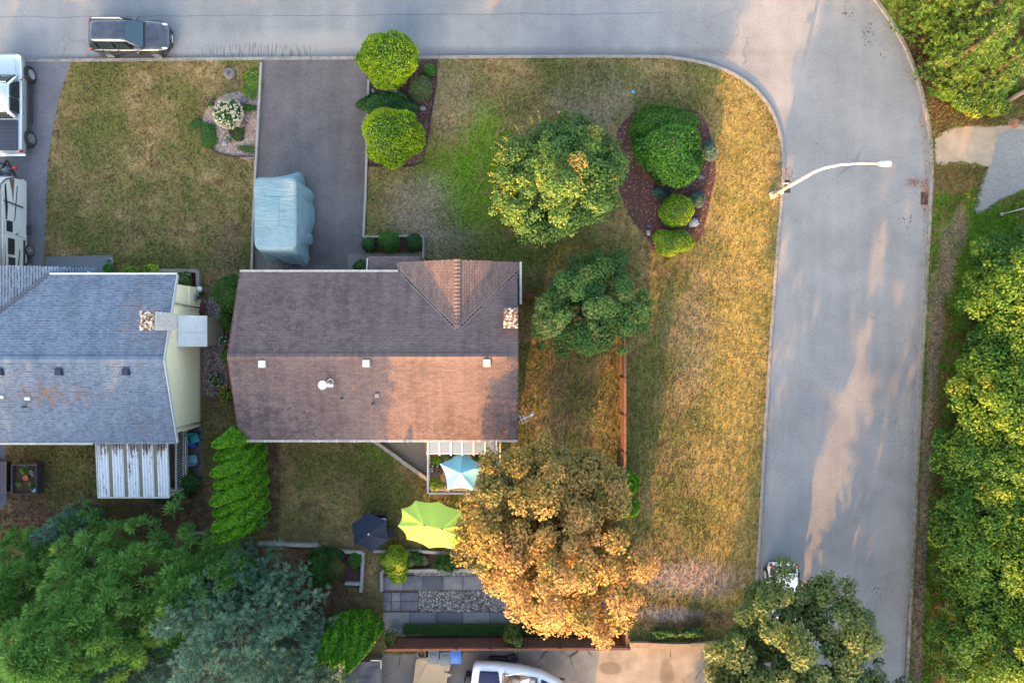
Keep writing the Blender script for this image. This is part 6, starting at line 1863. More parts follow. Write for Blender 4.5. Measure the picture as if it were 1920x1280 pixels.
# hydrant-like red marker, utility lid, log, small litter
x, y = G(1901, 232, .1)
t = thing('utility_lid', 'round rusty orange lid on the verge above the gravel lane', 'utility cover', (x, y, .09))
MB().lathe([(.30, 0), (.30, .03), (.27, .05), (.05, .055)], (0, 0, 0), 24).build('lid', simple('rust', A(190, 122, 88), .8, .2, 9, bump=.3), t)
MB().lathe([(.34, 0), (.34, .02)], (0, 0, 0), 24).build('collar', M_CONC, t)
a = Vector((*G(1888, 190, .2), .2)); b = Vector((*G(1928, 168, .2), .22))
t = thing('fallen_log', 'pale cut log lying at the edge of the firs', 'log', a)
MB(a).tube([a, a.lerp(b, .5) + Vector((0, .02, 0)), b], [.13, .14, .13], 12).build('log', simple('log_wood', A(170, 142, 112), .9, .2, 6, bump=.4), t, True)
x, y = G(1047, 214, .3)
t = thing('garden_post', 'small red garden post at the top edge of the yellow topped maple', 'post', (x, y, .1))
MB().lathe([(.1, 0), (.1, .35), (.13, .38), (.13, .44), (.07, .5)], (0, 0, 0), 14).build('post', simple('red_post', A(196, 84, 70), .5), t, True)
MB().lathe([(.055, .47), (.055, .53)], (0, 0, 0), 10).build('cap', M_METAL, t)
x, y = G(1187, 173, .1); o = MB((x, y, .1)).ball((x, y, .13), (.11, .09, .05), 10, 6).build('toy_ball', simple('sky_blue', A(90, 190, 235), .5)); o.location = (x, y, .1); tag(o, 'small light blue toy lying on the corner lawn', 'toy')
x, y = G(1048, 178, .1); o = MB((x, y, .1)).ball((x, y, .12), (.14, .1, .05), 8, 5, .2, random.Random(3)).build('stone', M_ROCKD); o.location = (x, y, .1); tag(o, 'dark stone lying on the dry lawn above the red post', 'stone')
# stump with cracks in the neighbour lawn
x, y = G(430, 138, .2)
t = thing('tree_stump', 'grey weathered tree stump on the neighbour front lawn', 'tree stump', (x, y, .1))
MB().lathe([(.36, 0), (.32, .1), (.30, .2), (.26, .22), (.02, .21)], (0, 0, 0), 16).build('stump', simple('stump_wood', A(136, 130, 130), .95, .3, 10, bump=.6, obj=True), t, True)
for k in range(7):
    aa = k * .9 + .3; MB().bar((0, 0, .225), (math.cos(aa) * .25, math.sin(aa) * .25, .222), .025, .012).build('crack', M_DARKTRIM, t)

# ---- kerbed edgings of the driveway (concrete lengths)
def edging(name, label, pts, wd=.13, h=.16, seg=2.2, m=None, cat='edging'):
    o0 = G(*pts[0], .1)
    t = thing(name, label, cat, (o0[0], o0[1], .1))
    r = random.Random(len(pts) + int(pts[0][0]))
    for a, b in zip(pts, pts[1:]):
        a, b = Vector((*G(*a, .15), 0)), Vector((*G(*b, .15), 0))
        L = (b - a).length; n = max(1, round(L / seg)); d = (b - a).normalized()
        for k in range(n):
            p = a + d * (L * k / n + .006); q = a + d * (L * (k + 1) / n - .006)
            j = Vector((-d.y, d.x, 0)) * r.uniform(-.02, .02)
            z = .1 + h / 2 + r.uniform(-.008, .008)
            MB((o0[0], o0[1], .1)).bar(p + j + Vector((0, 0, z)), q + j + Vector((0, 0, z)), wd, h).build('edging_block', m or M_CONC, t)
    return t
edging('driveway_edging', 'white concrete edging along the left of the dark driveway', [(490, 118), (486, 200), (481, 300), (475, 420), (472, 512)])
edging('driveway_edging', 'white concrete edging between the dark driveway and the front lawn', [(692, 150), (689, 235), (687, 310), (685, 380), (682, 444)])
edging('bed_edging', 'concrete edging framing the porch bed', [(681, 444), (794, 443), (794, 484)], .12, .14)
edging('retaining_wall', 'low concrete wall at the lower end of the back lawn', [(486, 1017), (598, 1020), (598, 1036)], .2, .32, cat='wall')
edging('retaining_wall', 'low concrete wall beside the small walled bed', [(632, 1031), (683, 1033), (681, 1070), (678, 1108)], .18, .28, cat='wall')
edging('retaining_wall', 'short concrete wall closing the small walled bed', [(648, 1091), (676, 1092)], .16, .26, cat='wall')
edging('retaining_wall', 'low concrete wall above the back patio', [(716, 1106), (716, 1069), (790, 1068), (870, 1067), (960, 1066)], .18, .26, cat='wall')
edging('retaining_wall', 'concrete edge along the top of the back flower bed', [(700, 1032), (725, 1033), (790, 1032), (880, 1040)], .16, .2, cat='wall')
edging('retaining_wall', 'slanting low concrete wall of the aggregate triangle', [(700, 824), (806, 899)], .2, .3, cat='wall')
edging('retaining_wall', 'pale concrete edge curving below the pine', [(340, 996), (400, 1000)], .14, .15, cat='wall')
edging('wooden_frame', 'weathered timber frame round the corner bed by the cream wall', [(300, 507), (374, 508), (376, 562)], .2, .3, 1.6, simple('grey_timber', A(150, 138, 132), .9, .2, 5), cat='frame')
edging('block_wall', 'tan concrete wall at the bottom edge of the corner lot', [(1180, 1206), (1217, 1206), (1260, 1208), (1365, 1206)], .3, .28, 1.2, simple('tan_block', A(160, 140, 120), .9, .2, 5), cat='wall')
def cinder(px, py, rz, label):
    x, y = G(px, py, .2)
    t = thing('cinder_block', label, 'concrete block', (x, y, .1), rz)
    mb = MB()
    for yy in (-.08, .08): mb.box((0, yy, .1), (.8, .035, .2))
    for k in range(5): mb.box((-.38 + k * .19, 0, .1), (.05, .125, .2))
    mb.build('block', M_CONC, t)
cinder(1350, 1205, 0, 'hollow concrete block at the end of the tan wall'); cinder(1371, 1197, R(80), 'hollow concrete block turned beside the oak')
# metal edging strips round beds
edging('bed_edging', 'thin dark edging strip of the driveway mulch bed', [(820, 112), (818, 160), (806, 235), (792, 305), (770, 312), (690, 312)], .04, .1, 1.5, M_DARKTRIM)
edging('bed_edging', 'thin dark edging strip at the lower rock garden rim', [(392, 275), (410, 287), (440, 293), (478, 293)], .05, .1, 1.2, M_DARKTRIM)

# ---- fences
M_FENCE = simple('fence_brown', A(104, 68, 60), .85, .22, 6, bump=.3)
M_FENCE2 = simple('fence_cedar', A(150, 104, 80), .85, .22, 6, bump=.3)
def fence(name, label, a, b, H, m, bay=2.0, lattice=True, bw=.14):
    a, b = Vector((*a, .1)), Vector((*b, .1))
    t = thing(name, label, 'fence', a)
    d = (b - a); L = d.length; d.normalize(); off = tuple(a)
    ang = math.atan2(d.y, d.x)
    nb = max(1, round(L / bay)); bl = L / nb
    top = H - (.32 if lattice else .04)
    bd = MB().box((0, 0, 0), (bw - .012, .02, top - .08)).mesh('board', m)
    for k in range(nb + 1):
        p = d * (k * bl)
        MB().box((p.x, p.y, (H + .06) / 2), (.1, .1, H + .06), ang).build('post', m, t)
    for k in range(nb):
        p0 = d * (k * bl + .05); p1 = d * ((k + 1) * bl - .05)
        cap = MB().bar(p0 + Vector((0, 0, H)), p1 + Vector((0, 0, H)), .13, .04).build('top_rail', m, t)
        pan = MB().bar(p0 + Vector((0, 0, .3)), p1 + Vector((0, 0, .3)), .04, .09).build('panel', m, t)
        MB().bar(p0 + Vector((0, 0, top)), p1 + Vector((0, 0, top)), .06, .06).build('middle_rail', m, pan)
        n = int((p1 - p0).length / bw)
        for j in range(n):
            o = link('board', bd, pan)
            q = p0.lerp(p1, (j + .5) / n)
            o.location = (q.x, q.y, .06 + (top - .08) / 2); o.rotation_euler = (0, 0, ang)
        if lattice:
            lt = MB()
            s = .085
            hgt = H - top - .04
            u = (p1 - p0); ul = u.length; u.normalize()
            k_ = -hgt
            while k_ < ul:
                for sg in (1, -1):
                    x0, x1 = (k_, k_ + hgt) if sg > 0 else (k_ + hgt, k_)
                    x0c, x1c = max(0, min(ul, x0)), max(0, min(ul, x1))
                    if abs(x1c - x0c) > .05:
                        z0 = top + .02 + hgt * (x0c - x0) / (x1 - x0); z1 = top + .02 + hgt * (x1c - x0) / (x1 - x0)
                        lt.bar(p0 + u * x0c + Vector((0, 0, z0)), p0 + u * x1c + Vector((0, 0, z1)), .012, .03)
                k_ += s
            o = lt.build('lattice', m, pan); o['kind'] = 'stuff'
    return t
fence('board_fence', 'brown board fence with lattice top along the bottom of the yard', G(736, 1191, .1), G(1170, 1189, .1), 1.85, M_FENCE, 2.0)
fence('board_fence', 'cedar board fence along the side of the yard below the dark tree', G(1163, 640, .1), G(1163, 912, .1), 1.7, M_FENCE2, 2.15, False)
fence('board_fence', 'cedar board fence at the lower end of the side boundary', G(1164, 1095, .1), G(1166, 1190, .1), 1.75, M_FENCE2, 2.0, False)
fence('board_fence', 'short brown fence joining the house to the dark tree', G(978, 556, .1), G(1012, 556, .1), 1.6, M_FENCE, 1.1, False)

# ---- back patio paving: each slab
def slab_row(lab_root, rects, m_list, z=.107, th=.05):
    for i, (xa, ya, xb, yb) in enumerate(rects):
        a = G(xa, ya, .15); b = G(xb, yb, .15)
        MB(lab_root[1]).box(((a[0] + b[0]) / 2, (a[1] + b[1]) / 2, z + th / 2 - .0), (abs(b[0] - a[0]) - .03, abs(b[1] - a[1]) - .03, th)).build('paving_slab', m_list[i % len(m_list)], lab_root[0], bevel=.008, seg=1)
pv = G(900, 1130, .1)
pt = thing('patio_paving', 'grey concrete slab paving of the back patio', 'paving', (pv[0], pv[1], .1))
MS = [simple('slab_%s' % k, A(*c), .85, .2, 3.0, bump=.25) for k, c in (('pale', (142, 140, 142)), ('grey', (122, 122, 130)), ('dark', (108, 108, 116)))]
LR = (pt, (pv[0], pv[1], .1))
rows = [(718 + k * 37.5, 1079, 718 + (k + 1) * 37.5, 1106) for k in range(11)]
slab_row(LR, rows, [MS[0], MS[1], MS[2], MS[0]])
slab_row(LR, [(718, 1110, 734, 1127), (734, 1110, 751, 1127), (751, 1110, 784, 1127), (718, 1127, 734, 1145), (734, 1127, 751, 1145), (751, 1127, 784, 1145)], [MS[1], MS[0], MS[1]])
rows = [(718, 1147, 768, 1174), (768, 1147, 818, 1174), (818, 1147, 868, 1174), (868, 1147, 918, 1174), (918, 1147, 968, 1174), (968, 1147, 1018, 1174), (1018, 1147, 1068, 1174), (1068, 1147, 1112, 1174), (1112, 1147, 1160, 1174)]
slab_row(LR, rows, [MS[0], MS[1], MS[2]])

# ---- river gravel
def pebbles(name, label, polys, n, size, seed, m):
    r = np.random.default_rng(seed)
    Vs, Fs = [], []
    base = np.array([(1, 0, 0), (.4, .8, .1), (-.5, .75, 0), (-1, 0, 0), (-.4, -.8, 0), (.5, -.75, .1), (.2, .1, .6), (-.3, -.1, .55)])
    tri = np.array([(0, 1, 6), (1, 2, 6), (2, 7, 6), (2, 3, 7), (3, 4, 7), (4, 5, 7), (5, 6, 7), (5, 0, 6)])
    k = 0
    for poly in polys:
        poly = GP(poly, .12)
        xs = [p[0] for p in poly]; ys = [p[1] for p in poly]
        P = np.column_stack([r.uniform(min(xs), max(xs), n), r.uniform(min(ys), max(ys), n)])
        P = P[inpoly(P, poly)]
        q = len(P)
        a = r.uniform(0, 6.28, q); s = size * r.uniform(.5, 1.4, q); s2 = s * r.uniform(.6, 1, q)
        ca, sa = np.cos(a), np.sin(a)
        X = base[None, :, 0] * s[:, None]; Y = base[None, :, 1] * s2[:, None]; Z = base[None, :, 2] * s2[:, None] * r.uniform(.6, 1.2, q)[:, None]
        V = np.stack([X * ca[:, None] - Y * sa[:, None] + P[:, :1], X * sa[:, None] + Y * ca[:, None] + P[:, 1:], Z + .11], axis=2)
        Vs.append(V.reshape(-1, 3)); Fs.append((tri[None] + (np.arange(q) * 8)[:, None, None]).reshape(-1, 3) + k); k += q * 8
    o = link(name, npmesh(name, np.concatenate(Vs), np.concatenate(Fs), m))
    return tag(o, label, 'gravel', None, 'stuff')
def stone_mix(name, cols):
    m = MT(name)
    c = m.ramp(m.island(), [(i / (len(cols) - 1), A(*c)) for i, c in enumerate(cols)])
    return m.out(c, .8, 0, .3)
M_RIVER = stone_mix('river_rock', [(60, 58, 60), (112, 106, 104), (150, 140, 134), (96, 84, 78), (190, 184, 180), (220, 216, 212)])
pebbles('gravel', 'multicoloured river rock between the back patio slabs', [[(786, 1107), (1160, 1107), (1160, 1146), (786, 1146)], [(778, 1069), (1000, 1069), (1000, 1078), (778, 1078)], [(722, 1175), (757, 1175), (757, 1190), (722, 1190)], [(999, 1174), (1004, 1174), (1004, 1190), (999, 1190)]], 7000, .055, 3, M_RIVER)
M_SIDEG = stone_mix('side_rock', [(84, 68, 62), (120, 100, 92), (150, 136, 130), (180, 172, 170), (100, 84, 80)])
pebbles('gravel', 'brown pebbles between the two houses', [GRAVEL_SIDE], 4200, .05, 4, M_SIDEG)
pebbles('gravel', 'pink pebbles of the rock garden', [ROCKBED], 2600, .05, 5, stone_mix('pink_rock', [(150, 124, 116), (186, 164, 152), (206, 190, 180), (160, 140, 132), (120, 100, 96)]))
pebbles('gravel', 'pale stones along the narrow trail on the verge', [[(1790, 440), (1806, 450), (1780, 520), (1766, 600), (1756, 700), (1748, 700), (1750, 600), (1764, 510)], [(1745, 700), (1754, 700), (1742, 900), (1735, 1000), (1728, 1000), (1735, 880)], [(1728, 1000), (1736, 1000), (1732, 1150), (1722, 1280), (1714, 1280), (1722, 1150)]], 700, .045, 6, M_SIDEG)
def wood_chips():
    polys = [BED1, BED2]
    return pebbles('bark_chips', 'loose bark chips on the mulch beds', polys, 5200, .045, 7, stone_mix('bark_chip', [(58, 40, 40), (90, 64, 62), (118, 90, 84), (150, 122, 112), (74, 54, 52)]))
o = wood_chips(); o['category'] = 'mulch'

# ---- parasols
def parasol(name, label, px, py, ztop, rad, n, m, rot=0., sag=.10, peak=.45, pole_z=.12, base=True, cap=None, drop=0.):
    x, y = G(px, py, ztop)
    t = thing(name, label, 'parasol', (x, y, pole_z))
    zt = ztop - pole_z
    sub = 6
    cap = cap or M_WHITE
    for k in range(n):
        a0 = rot + 2 * math.pi * k / n; a1 = rot + 2 * math.pi * (k + 1) / n
        p0 = Vector((math.cos(a0) * rad, math.sin(a0) * rad, zt - peak)); p1 = Vector((math.cos(a1) * rad, math.sin(a1) * rad, zt - peak))
        c = Vector((0, 0, zt))
        vs, fs = [], []
        for i in range(sub + 1):
            q = i / sub
            for j in range(sub + 1):
                w_ = j / sub
                e = p0.lerp(p1, w_)
                inn = 4 * w_ * (1 - w_)
                e = Vector((e.x * (1 - sag * inn), e.y * (1 - sag * inn), e.z + .0))
                p = c.lerp(e, q)
                p.z += -.05 * math.sin(math.pi * q) * inn * .5 + .03 * math.sin(math.pi * q)
                vs.append(p)
        for i in range(sub):
            for j in range(sub):
                a = i * (sub + 1) + j
                fs.append((a, a + sub + 1, a + sub + 2, a + 1))
        MB().add(vs, fs).build('canopy_panel', m, t, True)
        MB().tube([c - Vector((0, 0, .03)), p0 - Vector((0, 0, .02))], .012, 5).build('rib', M_METAL, t)
    MB().tube([(0, 0, 0), (0, 0, zt)], .025, 8).build('pole', M_METAL, t, True)
    MB().lathe([(.05, zt - .01), (.05, zt + .04), (.02, zt + .07)], (0, 0, 0), 10).build('finial', cap, t, True)
    if base: MB().lathe([(.28, 0), (.28, .06), (.08, .1), (.05, .3)], (0, 0, 0), 18).build('base', M_DARKTRIM, t, True)
    return t
def fabric(name, col, tr=.25):
    m = MT(name)
    n = m.noise(2.0, 4.0, .6)
    c = m.mix(m.rng_(n, .3, .7, 0, .12), col, (col[0] * .7, col[1] * .7, col[2] * .7, 1))
    m.out(c, .8, 0, .2)
    tl = m.n('ShaderNodeBsdfTranslucent'); m.set(tl.inputs['Color'], c)
    mx = m.n('ShaderNodeMixShader'); mx.inputs[0].default_value = tr
    o = m.t.nodes['Material Output']
    m.t.links.new(m.b.outputs[0], mx.inputs[1]); m.t.links.new(tl.outputs[0], mx.inputs[2]); m.t.links.new(mx.outputs[0], o.inputs[0])
    return m.m
parasol('parasol', 'turquoise parasol over the white railed deck', 864, 887, 2.75, 1.28, 5, fabric('turquoise_canvas', A(140, 214, 236, 1.5)), R(88), .13, .5, .66, False, M_METAL)
parasol('parasol', 'black parasol on the back lawn beside the lime one', 691, 1001, 2.55, 1.12, 6, fabric('black_canvas', A(38, 50, 70), .03), R(96), .05, .42, .12)
# lime double parasol (oval, two poles)
def double_parasol():
    x, y = G(812, 988, 2.6)
    t = thing('parasol', 'large oval lime green double parasol beside the maple', 'parasol', (x, y, .12))
    m = fabric('lime_canvas', A(206, 236, 104, 1.5), .2)
    zt = 2.5; n = 10; rx, ry = 2.05, 1.32; rot = R(-12)
    ca, sa = math.cos(rot), math.sin(rot)
    def wp(px, py, z): return Vector((px * ca - py * sa, px * sa + py * ca, z))
    for k in range(n):
        a0 = 2 * math.pi * (k + .5) / n; a1 = 2 * math.pi * (k + 1.5) / n
        def rim(a): return (rx * math.copysign(abs(math.cos(a)) ** .85, math.cos(a)), ry * math.copysign(abs(math.sin(a)) ** .85, math.sin(a)))
        def hub(a): return (max(-.5, min(.5, rim(a)[0] * .7)), 0)
        vs, fs = [], []; sub = 6
        for i in range(sub + 1):
            q = i / sub
            for j in range(sub + 1):
                w_ = j / sub
                h0, h1 = hub(a0), hub(a1); r0, r1 = rim(a0), rim(a1)
                inn = 4 * w_ * (1 - w_)
                hx_ = h0[0] + (h1[0] - h0[0]) * w_
                ex_, ey_ = r0[0] + (r1[0] - r0[0]) * w_, r0[1] + (r1[1] - r0[1]) * w_
                ex_ *= 1 - .07 * inn; ey_ *= 1 - .07 * inn
                z = zt - .52 * q + .05 * math.sin(math.pi * q) - .03 * inn * math.sin(math.pi * q)
                vs.append(wp(hx_ + (ex_ - hx_) * q, ey_ * q, z))
        for i in range(sub):
            for j in range(sub):
                a = i * (sub + 1) + j
                fs.append((a, a + sub + 1, a + sub + 2, a + 1))
        MB().add(vs, fs).build('canopy_panel', m, t, True)
    for hx_ in (-.5, .5):
        p = wp(hx_, 0, 0)
        MB().tube([p, p + Vector((0, 0, zt))], .028, 8).build('pole', M_METAL, t, True)
        MB().lathe([(.045, zt - .01), (.045, zt + .04), (.02, zt + .06)], (p.x, p.y, 0), 10).build('finial', M_DARKTRIM, t, True)
    MB().box((0, 0, .04), (1.5, .5, .08), rot).build('base', M_DARKTRIM, t)
double_parasol()
# patio table and chairs under the black parasol
x, y = G(705, 990, .85)
t = thing('patio_table', 'square table with pale top under the black parasol', 'table', (x, y, .1))
MB().box((0, 0, .72), (1.15, 1.15, .04)).build('tabletop', simple('table_top', A(176, 172, 168), .5), t, bevel=.02)
for sx_ in (-.5, .5):
    for sy_ in (-.5, .5):
        MB().box((sx_, sy_, .35), (.05, .05, .7)).build('leg', M_DARKTRIM, t)
def chair(px, py, rz, label, col, name='patio_chair', group=None, z=.1):
    x, y = G(px, py, z + .45)
    t = thing(name, label, 'chair', (x, y, z), rz, group)
    m = col
    MB().box((0, 0, .42), (.5, .5, .05)).build('seat', m, t, bevel=.02)
    MB().box((0, .27, .72), (.5, .05, .6), 0, R(-12)).build('backrest', m, t, bevel=.02)
    for sx_ in (-.24, .24):
        for sy_ in (-.22, .24):
            MB().box((sx_, sy_, .2), (.04, .04, .42)).build('leg', M_DARKTRIM, t)
        MB().box((sx_ * 1.12, .0, .64), (.05, .5, .04)).build('armrest', m, t)
M_CHBLK = simple('chair_black', A(40, 44, 62), .5, .1)
M_CHTURQ = simple('chair_turquoise', A(44, 170, 178), .5, .1)
chair(691, 970, 0, 'black patio chair above the black parasol, left one', M_CHBLK)
chair(715, 970, 0, 'black patio chair above the black parasol, right one', M_CHBLK)
chair(731, 997, R(-90), 'black patio chair between the black and lime parasols', M_CHBLK)
chair(926, 872, R(-100), 'turquoise chair on the deck nearest the glass roof', M_CHTURQ, z=.64)
chair(920, 895, R(-80), 'turquoise chair on the deck next to the maple leaves', M_CHTURQ, z=.64)
chair(364, 822, R(20), 'turquoise chair on the slab below the neighbour railing', M_CHTURQ, z=.12)
chair(361, 862, R(95), 'pale blue plastic chair beside the neighbour railing', simple('chair_pale', A(120, 176, 190), .5))
x, y = G(360, 833, .4)
t = thing('storage_tub', 'deep blue tub beside the neighbour turquoise chair', 'tub', (x, y, .115), .2)
MB().prism([(-.2, -.15), (.2, -.15), (.2, .15), (-.2, .15)], 0, .3).build('body', simple('tub_blue', A(40, 62, 150), .5), t, bevel=.03)
MB().box((0, 0, .32), (.46, .36, .04)).build('lid', simple('tub_lid', A(52, 76, 170), .5), t, bevel=.015)
# deck pots with flowers
def pot(px, py, z, label, seed, foliage, fl=None, rad=.2, h=.3, fr=.3, col=None):
    x, y = G(px, py, z + .3)
    t = thing('flower_pot', label, 'flower pot', (x, y, z))
    MB().lathe([(rad * .7, 0), (rad, h), (rad * 1.08, h), (rad * 1.08, h + .03), (rad * .9, h + .03), (rad * .85, h - .03)], (0, 0, 0), 16).build('pot', col or M_DARKTRIM, t, True)
    r = np.random.default_rng(seed); n = 240
    d = rdir(n, r, 0.0)
    V, F, T4 = leaves(d * np.array([fr, fr, fr * .8]) * r.uniform(.4, 1, n)[:, None] + np.array([0, 0, h + .08]), d + np.array([0, 0, .8]), .15, .07, np.clip(r.normal(.5, .25, n), 0, 1))
    link('foliage', npmesh('foliage', V, F, foliage, T4), t)
    if fl: flowers_on(t, (0, 0, h + .1), (fr, fr, fr * .8), 22, .08, fl, seed + 1)
pot(818, 862, .65, 'lime leaved pot plant at the left of the deck', 1, L_LIME)
pot(814, 874, .65, 'white flowering pot plant on the deck railing side', 2, L_DARK, L_WHITEF)
pot(822, 880, .65, 'purple flowering pot plant on the deck', 3, L_DARK, L_PINKF)
pot(817, 905, .65, 'large leafy green pot plant at the deck corner', 4, L_LIME, None, .22, .35, .42)
pot(842, 913, .65, 'white flowering pot at the front deck rail', 5, L_DARK, L_WHITEF, .15, .2, .22)
pot(934, 853, .65, 'red and yellow flowering pot by the glass roof corner', 6, L_LIME, leafmat('red_flower', [(0, A(200, 50, 40)), (1, A(240, 150, 60))]))
pot(938, 832, .65, 'yellow flowering pot against the house wall', 7, L_LIME, L_YELF)
pot(894, 856, .65, 'dark leafy pot plant behind the turquoise parasol', 8, L_DARK, None, .22, .3, .4)
pot(845, 855, .65, 'dark leafy pot plant below the glass roof', 9, L_DARK, None, .22, .3, .4)
x, y = G(804, 921, .9); t = thing('hanging_feeder', 'small blue round lantern at the deck corner post', 'lantern', (x, y, .1))
MB().tube([(0, 0, 0), (0, 0, .75)], .02, 6).build('stake', M_DARKTRIM, t); MB().lathe([(.03, .7), (.12, .76), (.12, .92), (.04, 1.0)], (0, 0, 0), 14).build('lantern', simple('lantern_blue', A(70, 104, 140), .3), t, True)
x, y = G(203, 490, .3); t = thing('garden_hose', 'coiled pale garden hose with green spray head by the front walk', 'garden hose', (x, y, .115))
mb = MB()
for k in range(3): mb.tube([(math.cos(a) * (.2 - k * .02), math.sin(a) * (.2 - k * .02), .03 + k * .035) for a in [6.3 * j / 20 for j in range(21)]], .016, 6)
mb.build('hose', simple('hose', A(170, 160, 130), .5), t, True); MB().box((-.1, -.1, .14), (.22, .08, .06), .3).build('spray_head', simple('teal', A(60, 150, 150), .5), t)
x, y = G(172, 511, 3.1); t = thing('roof_aerial', 'small white aerial on the blue-grey eave', 'aerial', (x, y, 2.9)); MB().tube([(0, 0, 0), (0, 0, .5)], .015, 6).build('mast', M_WHITE, t); MB().bar((-.1, .05, .45), (.12, -.05, .5), .025).build('arm', M_WHITE, t)
# raised vegetable bed
x, y = G(54, 896, .3); t = thing('raised_bed', 'wire sided raised vegetable bed in the neighbour back yard', 'planter', (x, y, .1))
m = simple('bed_timber', A(84, 84, 92), .9, .2, 6)
for (cx, cy, dx, dy) in ((0, .84, 1.45, .06), (0, -.84, 1.45, .06), (.70, 0, .06, 1.62), (-.70, 0, .06, 1.62)):
    MB().box((cx, cy, .3), (dx, dy, .6)).build('board', m, t)
for k in range(10):
    MB().box((-.62 + k * .14, -.84, .62), (.02, .02, .35)).build('picket', m, t); MB().box((.70, -.75 + k * .165, .62), (.02, .02, .35)).build('picket', m, t)
MB().box((0, 0, .2), (1.34, 1.6, .36)).build('soil', M_MULCH, t)
for k, (ax_, ay_, mt_, rr) in enumerate([(-.1, .5, L_BRIGHT, .22), (.35, .35, L_BLUE, .2), (.3, -.3, L_BRIGHT, .15), (-.4, -.3, L_DARK, .2), (.3, -.55, L_BOX, .14), (0.0, 0.75, L_DARK, .2)]):
    r = np.random.default_rng(k); n = 90; d = rdir(n, r, 0.)
    V, F, T4 = leaves(d * rr * r.uniform(.3, 1, n)[:, None] + np.array([ax_, ay_, .42]), d + np.array([0, 0, .8]), .13, .07, np.clip(r.normal(.5, .25, n), 0, 1)); link('plant', npmesh('plant', V, F, mt_, T4), t)
x, y = G(53, 894, .5); t = thing('terracotta_pot', 'terracotta pot standing in the raised vegetable bed', 'flower pot', (x, y, .48)); MB().lathe([(.08, 0), (.13, .2), (.15, .2), (.15, .25), (.12, .25), (.1, .18)], (0, 0, 0), 16).build('pot', simple('terracotta', A(206, 122, 82), .8), t, True)
x, y = G(64, 918, .5); t = thing('basin', 'small pale blue basin at the corner of the raised bed', 'basin', (x, y, .48)); MB().lathe([(.07, 0), (.12, .08), (.13, .09), (.1, .05)], (0, 0, 0), 14).build('bowl', simple('basin_blue', A(190, 214, 232), .4), t, True)
# neighbour garden steps/deck platform at left edge
x, y = G(4, 895, .4); t = thing('garden_platform', 'weathered plank platform at the left edge of the neighbour yard', 'platform', (x, y, .1))
for k in range(7): MB().box((-.75 + k * .17, 0, .42), (.155, 1.9, .04)).build('plank', simple('platform_plank', A(92, 92, 110), .85, .2, 5) if k == 0 else bpy.data.materials['platform_plank'], t)
MB().box((-.25, 0, .2), (1.0, 1.7, .38)).build('base', M_DARKTRIM, t)
struct('pavement', MB().sheet(GP([(-80, 832), (12, 832), (12, 952), (-80, 952)], .1), .115), simple('left_slab', A(98, 108, 124), .9, .15), 'concrete pads beside the neighbour platform')

# ---- bottom driveway: bins, cardboard, pot, boat
def bin_(px, py, rz, label, c1):
    x, y = G(px, py, 1.0)
    t = thing('wheelie_bin', label, 'bin', (x, y, .11), rz)
    m = simple('bin_' + label.split()[0] + label.split()[1], c1, .55, .12)
    MB().add([(-.22, -.26, 0), (.22, -.26, 0), (.22, .26, 0), (-.22, .26, 0), (-.29, -.35, .95), (.29, -.35, .95), (.29, .35, .95), (-.29, .35, .95)], [(3, 2, 1, 0), (4, 5, 6, 7), (0, 1, 5, 4), (1, 2, 6, 5), (2, 3, 7, 6), (3, 0, 4, 7)]).build('body', m, t, bevel=.03)
    ld = MB().box((0, 0, .99), (.62, .76, .07)).build('lid', m, t, bevel=.03)
    MB().box((0, .02, 1.03), (.36, .42, .03)).build('lid_panel', m, ld, bevel=.012)
    for s in (-.2, .2): MB().bar((s * 1.4, -.34, 1.03), (s * .9, -.2, 1.035), .03, .02).build('lid_rib', m, ld)
    MB().tube([(-.22, .40, .96), (.22, .40, .96)], .025, 6).build('handle', m, t)
    for s in (-.24, .24): MB().lathe([(.1, -.03), (.1, .03)], (s, .3, .1), 12, 'X').build('wheel', M_TYRE, t)
bin_(813, 1229, R(178), 'grey wheeled bin beside the planter pot', A(106, 122, 134)); bin_(835, 1232, R(182), 'grey wheeled bin between the other grey and the blue bin', A(106, 122, 134)); bin_(855, 1229, R(181), 'blue wheeled bin below the brown fence', A(74, 130, 214))
x, y = G(790, 1225, .5); t = thing('planter_pot', 'pale rimmed round planter below the fence', 'flower pot', (x, y, .11)); MB().lathe([(.18, 0), (.27, .4), (.28, .42), (.22, .42), (.2, .3)], (0, 0, 0), 20).build('pot', simple('pot_pale', A(150, 150, 150), .7), t, True); MB().lathe([(.21, .32), (.21, .34)], (0, 0, 0), 16).build('soil', M_SOIL, t)
M_CARD = simple('cardboard', A(206, 180, 146, 1.9), .85, .08, 3.0)
bx, by = G(812, 1262, .4); t = thing('cardboard_sheet', 'big flattened cardboard box leaning by the bins', 'cardboard', (bx, by, .11))
def gpl(pts, z): return [Vector((*G(a, b, z[i] + .11), z[i] + .11)) - Vector((bx, by, .11)) for i, (a, b) in enumerate(pts)]
def flap(name, pts, z, p=t):
    q = gpl(pts, z); k = len(q); n = Vector((0, 0, .012))
    return MB().add([v + n for v in q] + [v - n for v in q], [tuple(range(k - 1, -1, -1)), tuple(range(k, 2 * k))] + [(i, (i + 1) % k, k + (i + 1) % k, k + i) for i in range(k)]).build(name, M_CARD, p)
flap('flap', [(780, 1236), (804, 1232), (803, 1240), (840, 1252), (836, 1300), (772, 1300)], [.3, .5, .52, .5, .2, .2])
flap('flap', [(804, 1240), (800, 1231), (846, 1240), (842, 1258)], [.54, .56, .52, .52])
flap('flap', [(781, 1234), (791, 1234), (790, 1243), (782, 1242)], [.34, .35, .36, .36])
flap('flap', [(832, 1258), (848, 1264), (838, 1270)], [.52, .5, .5])
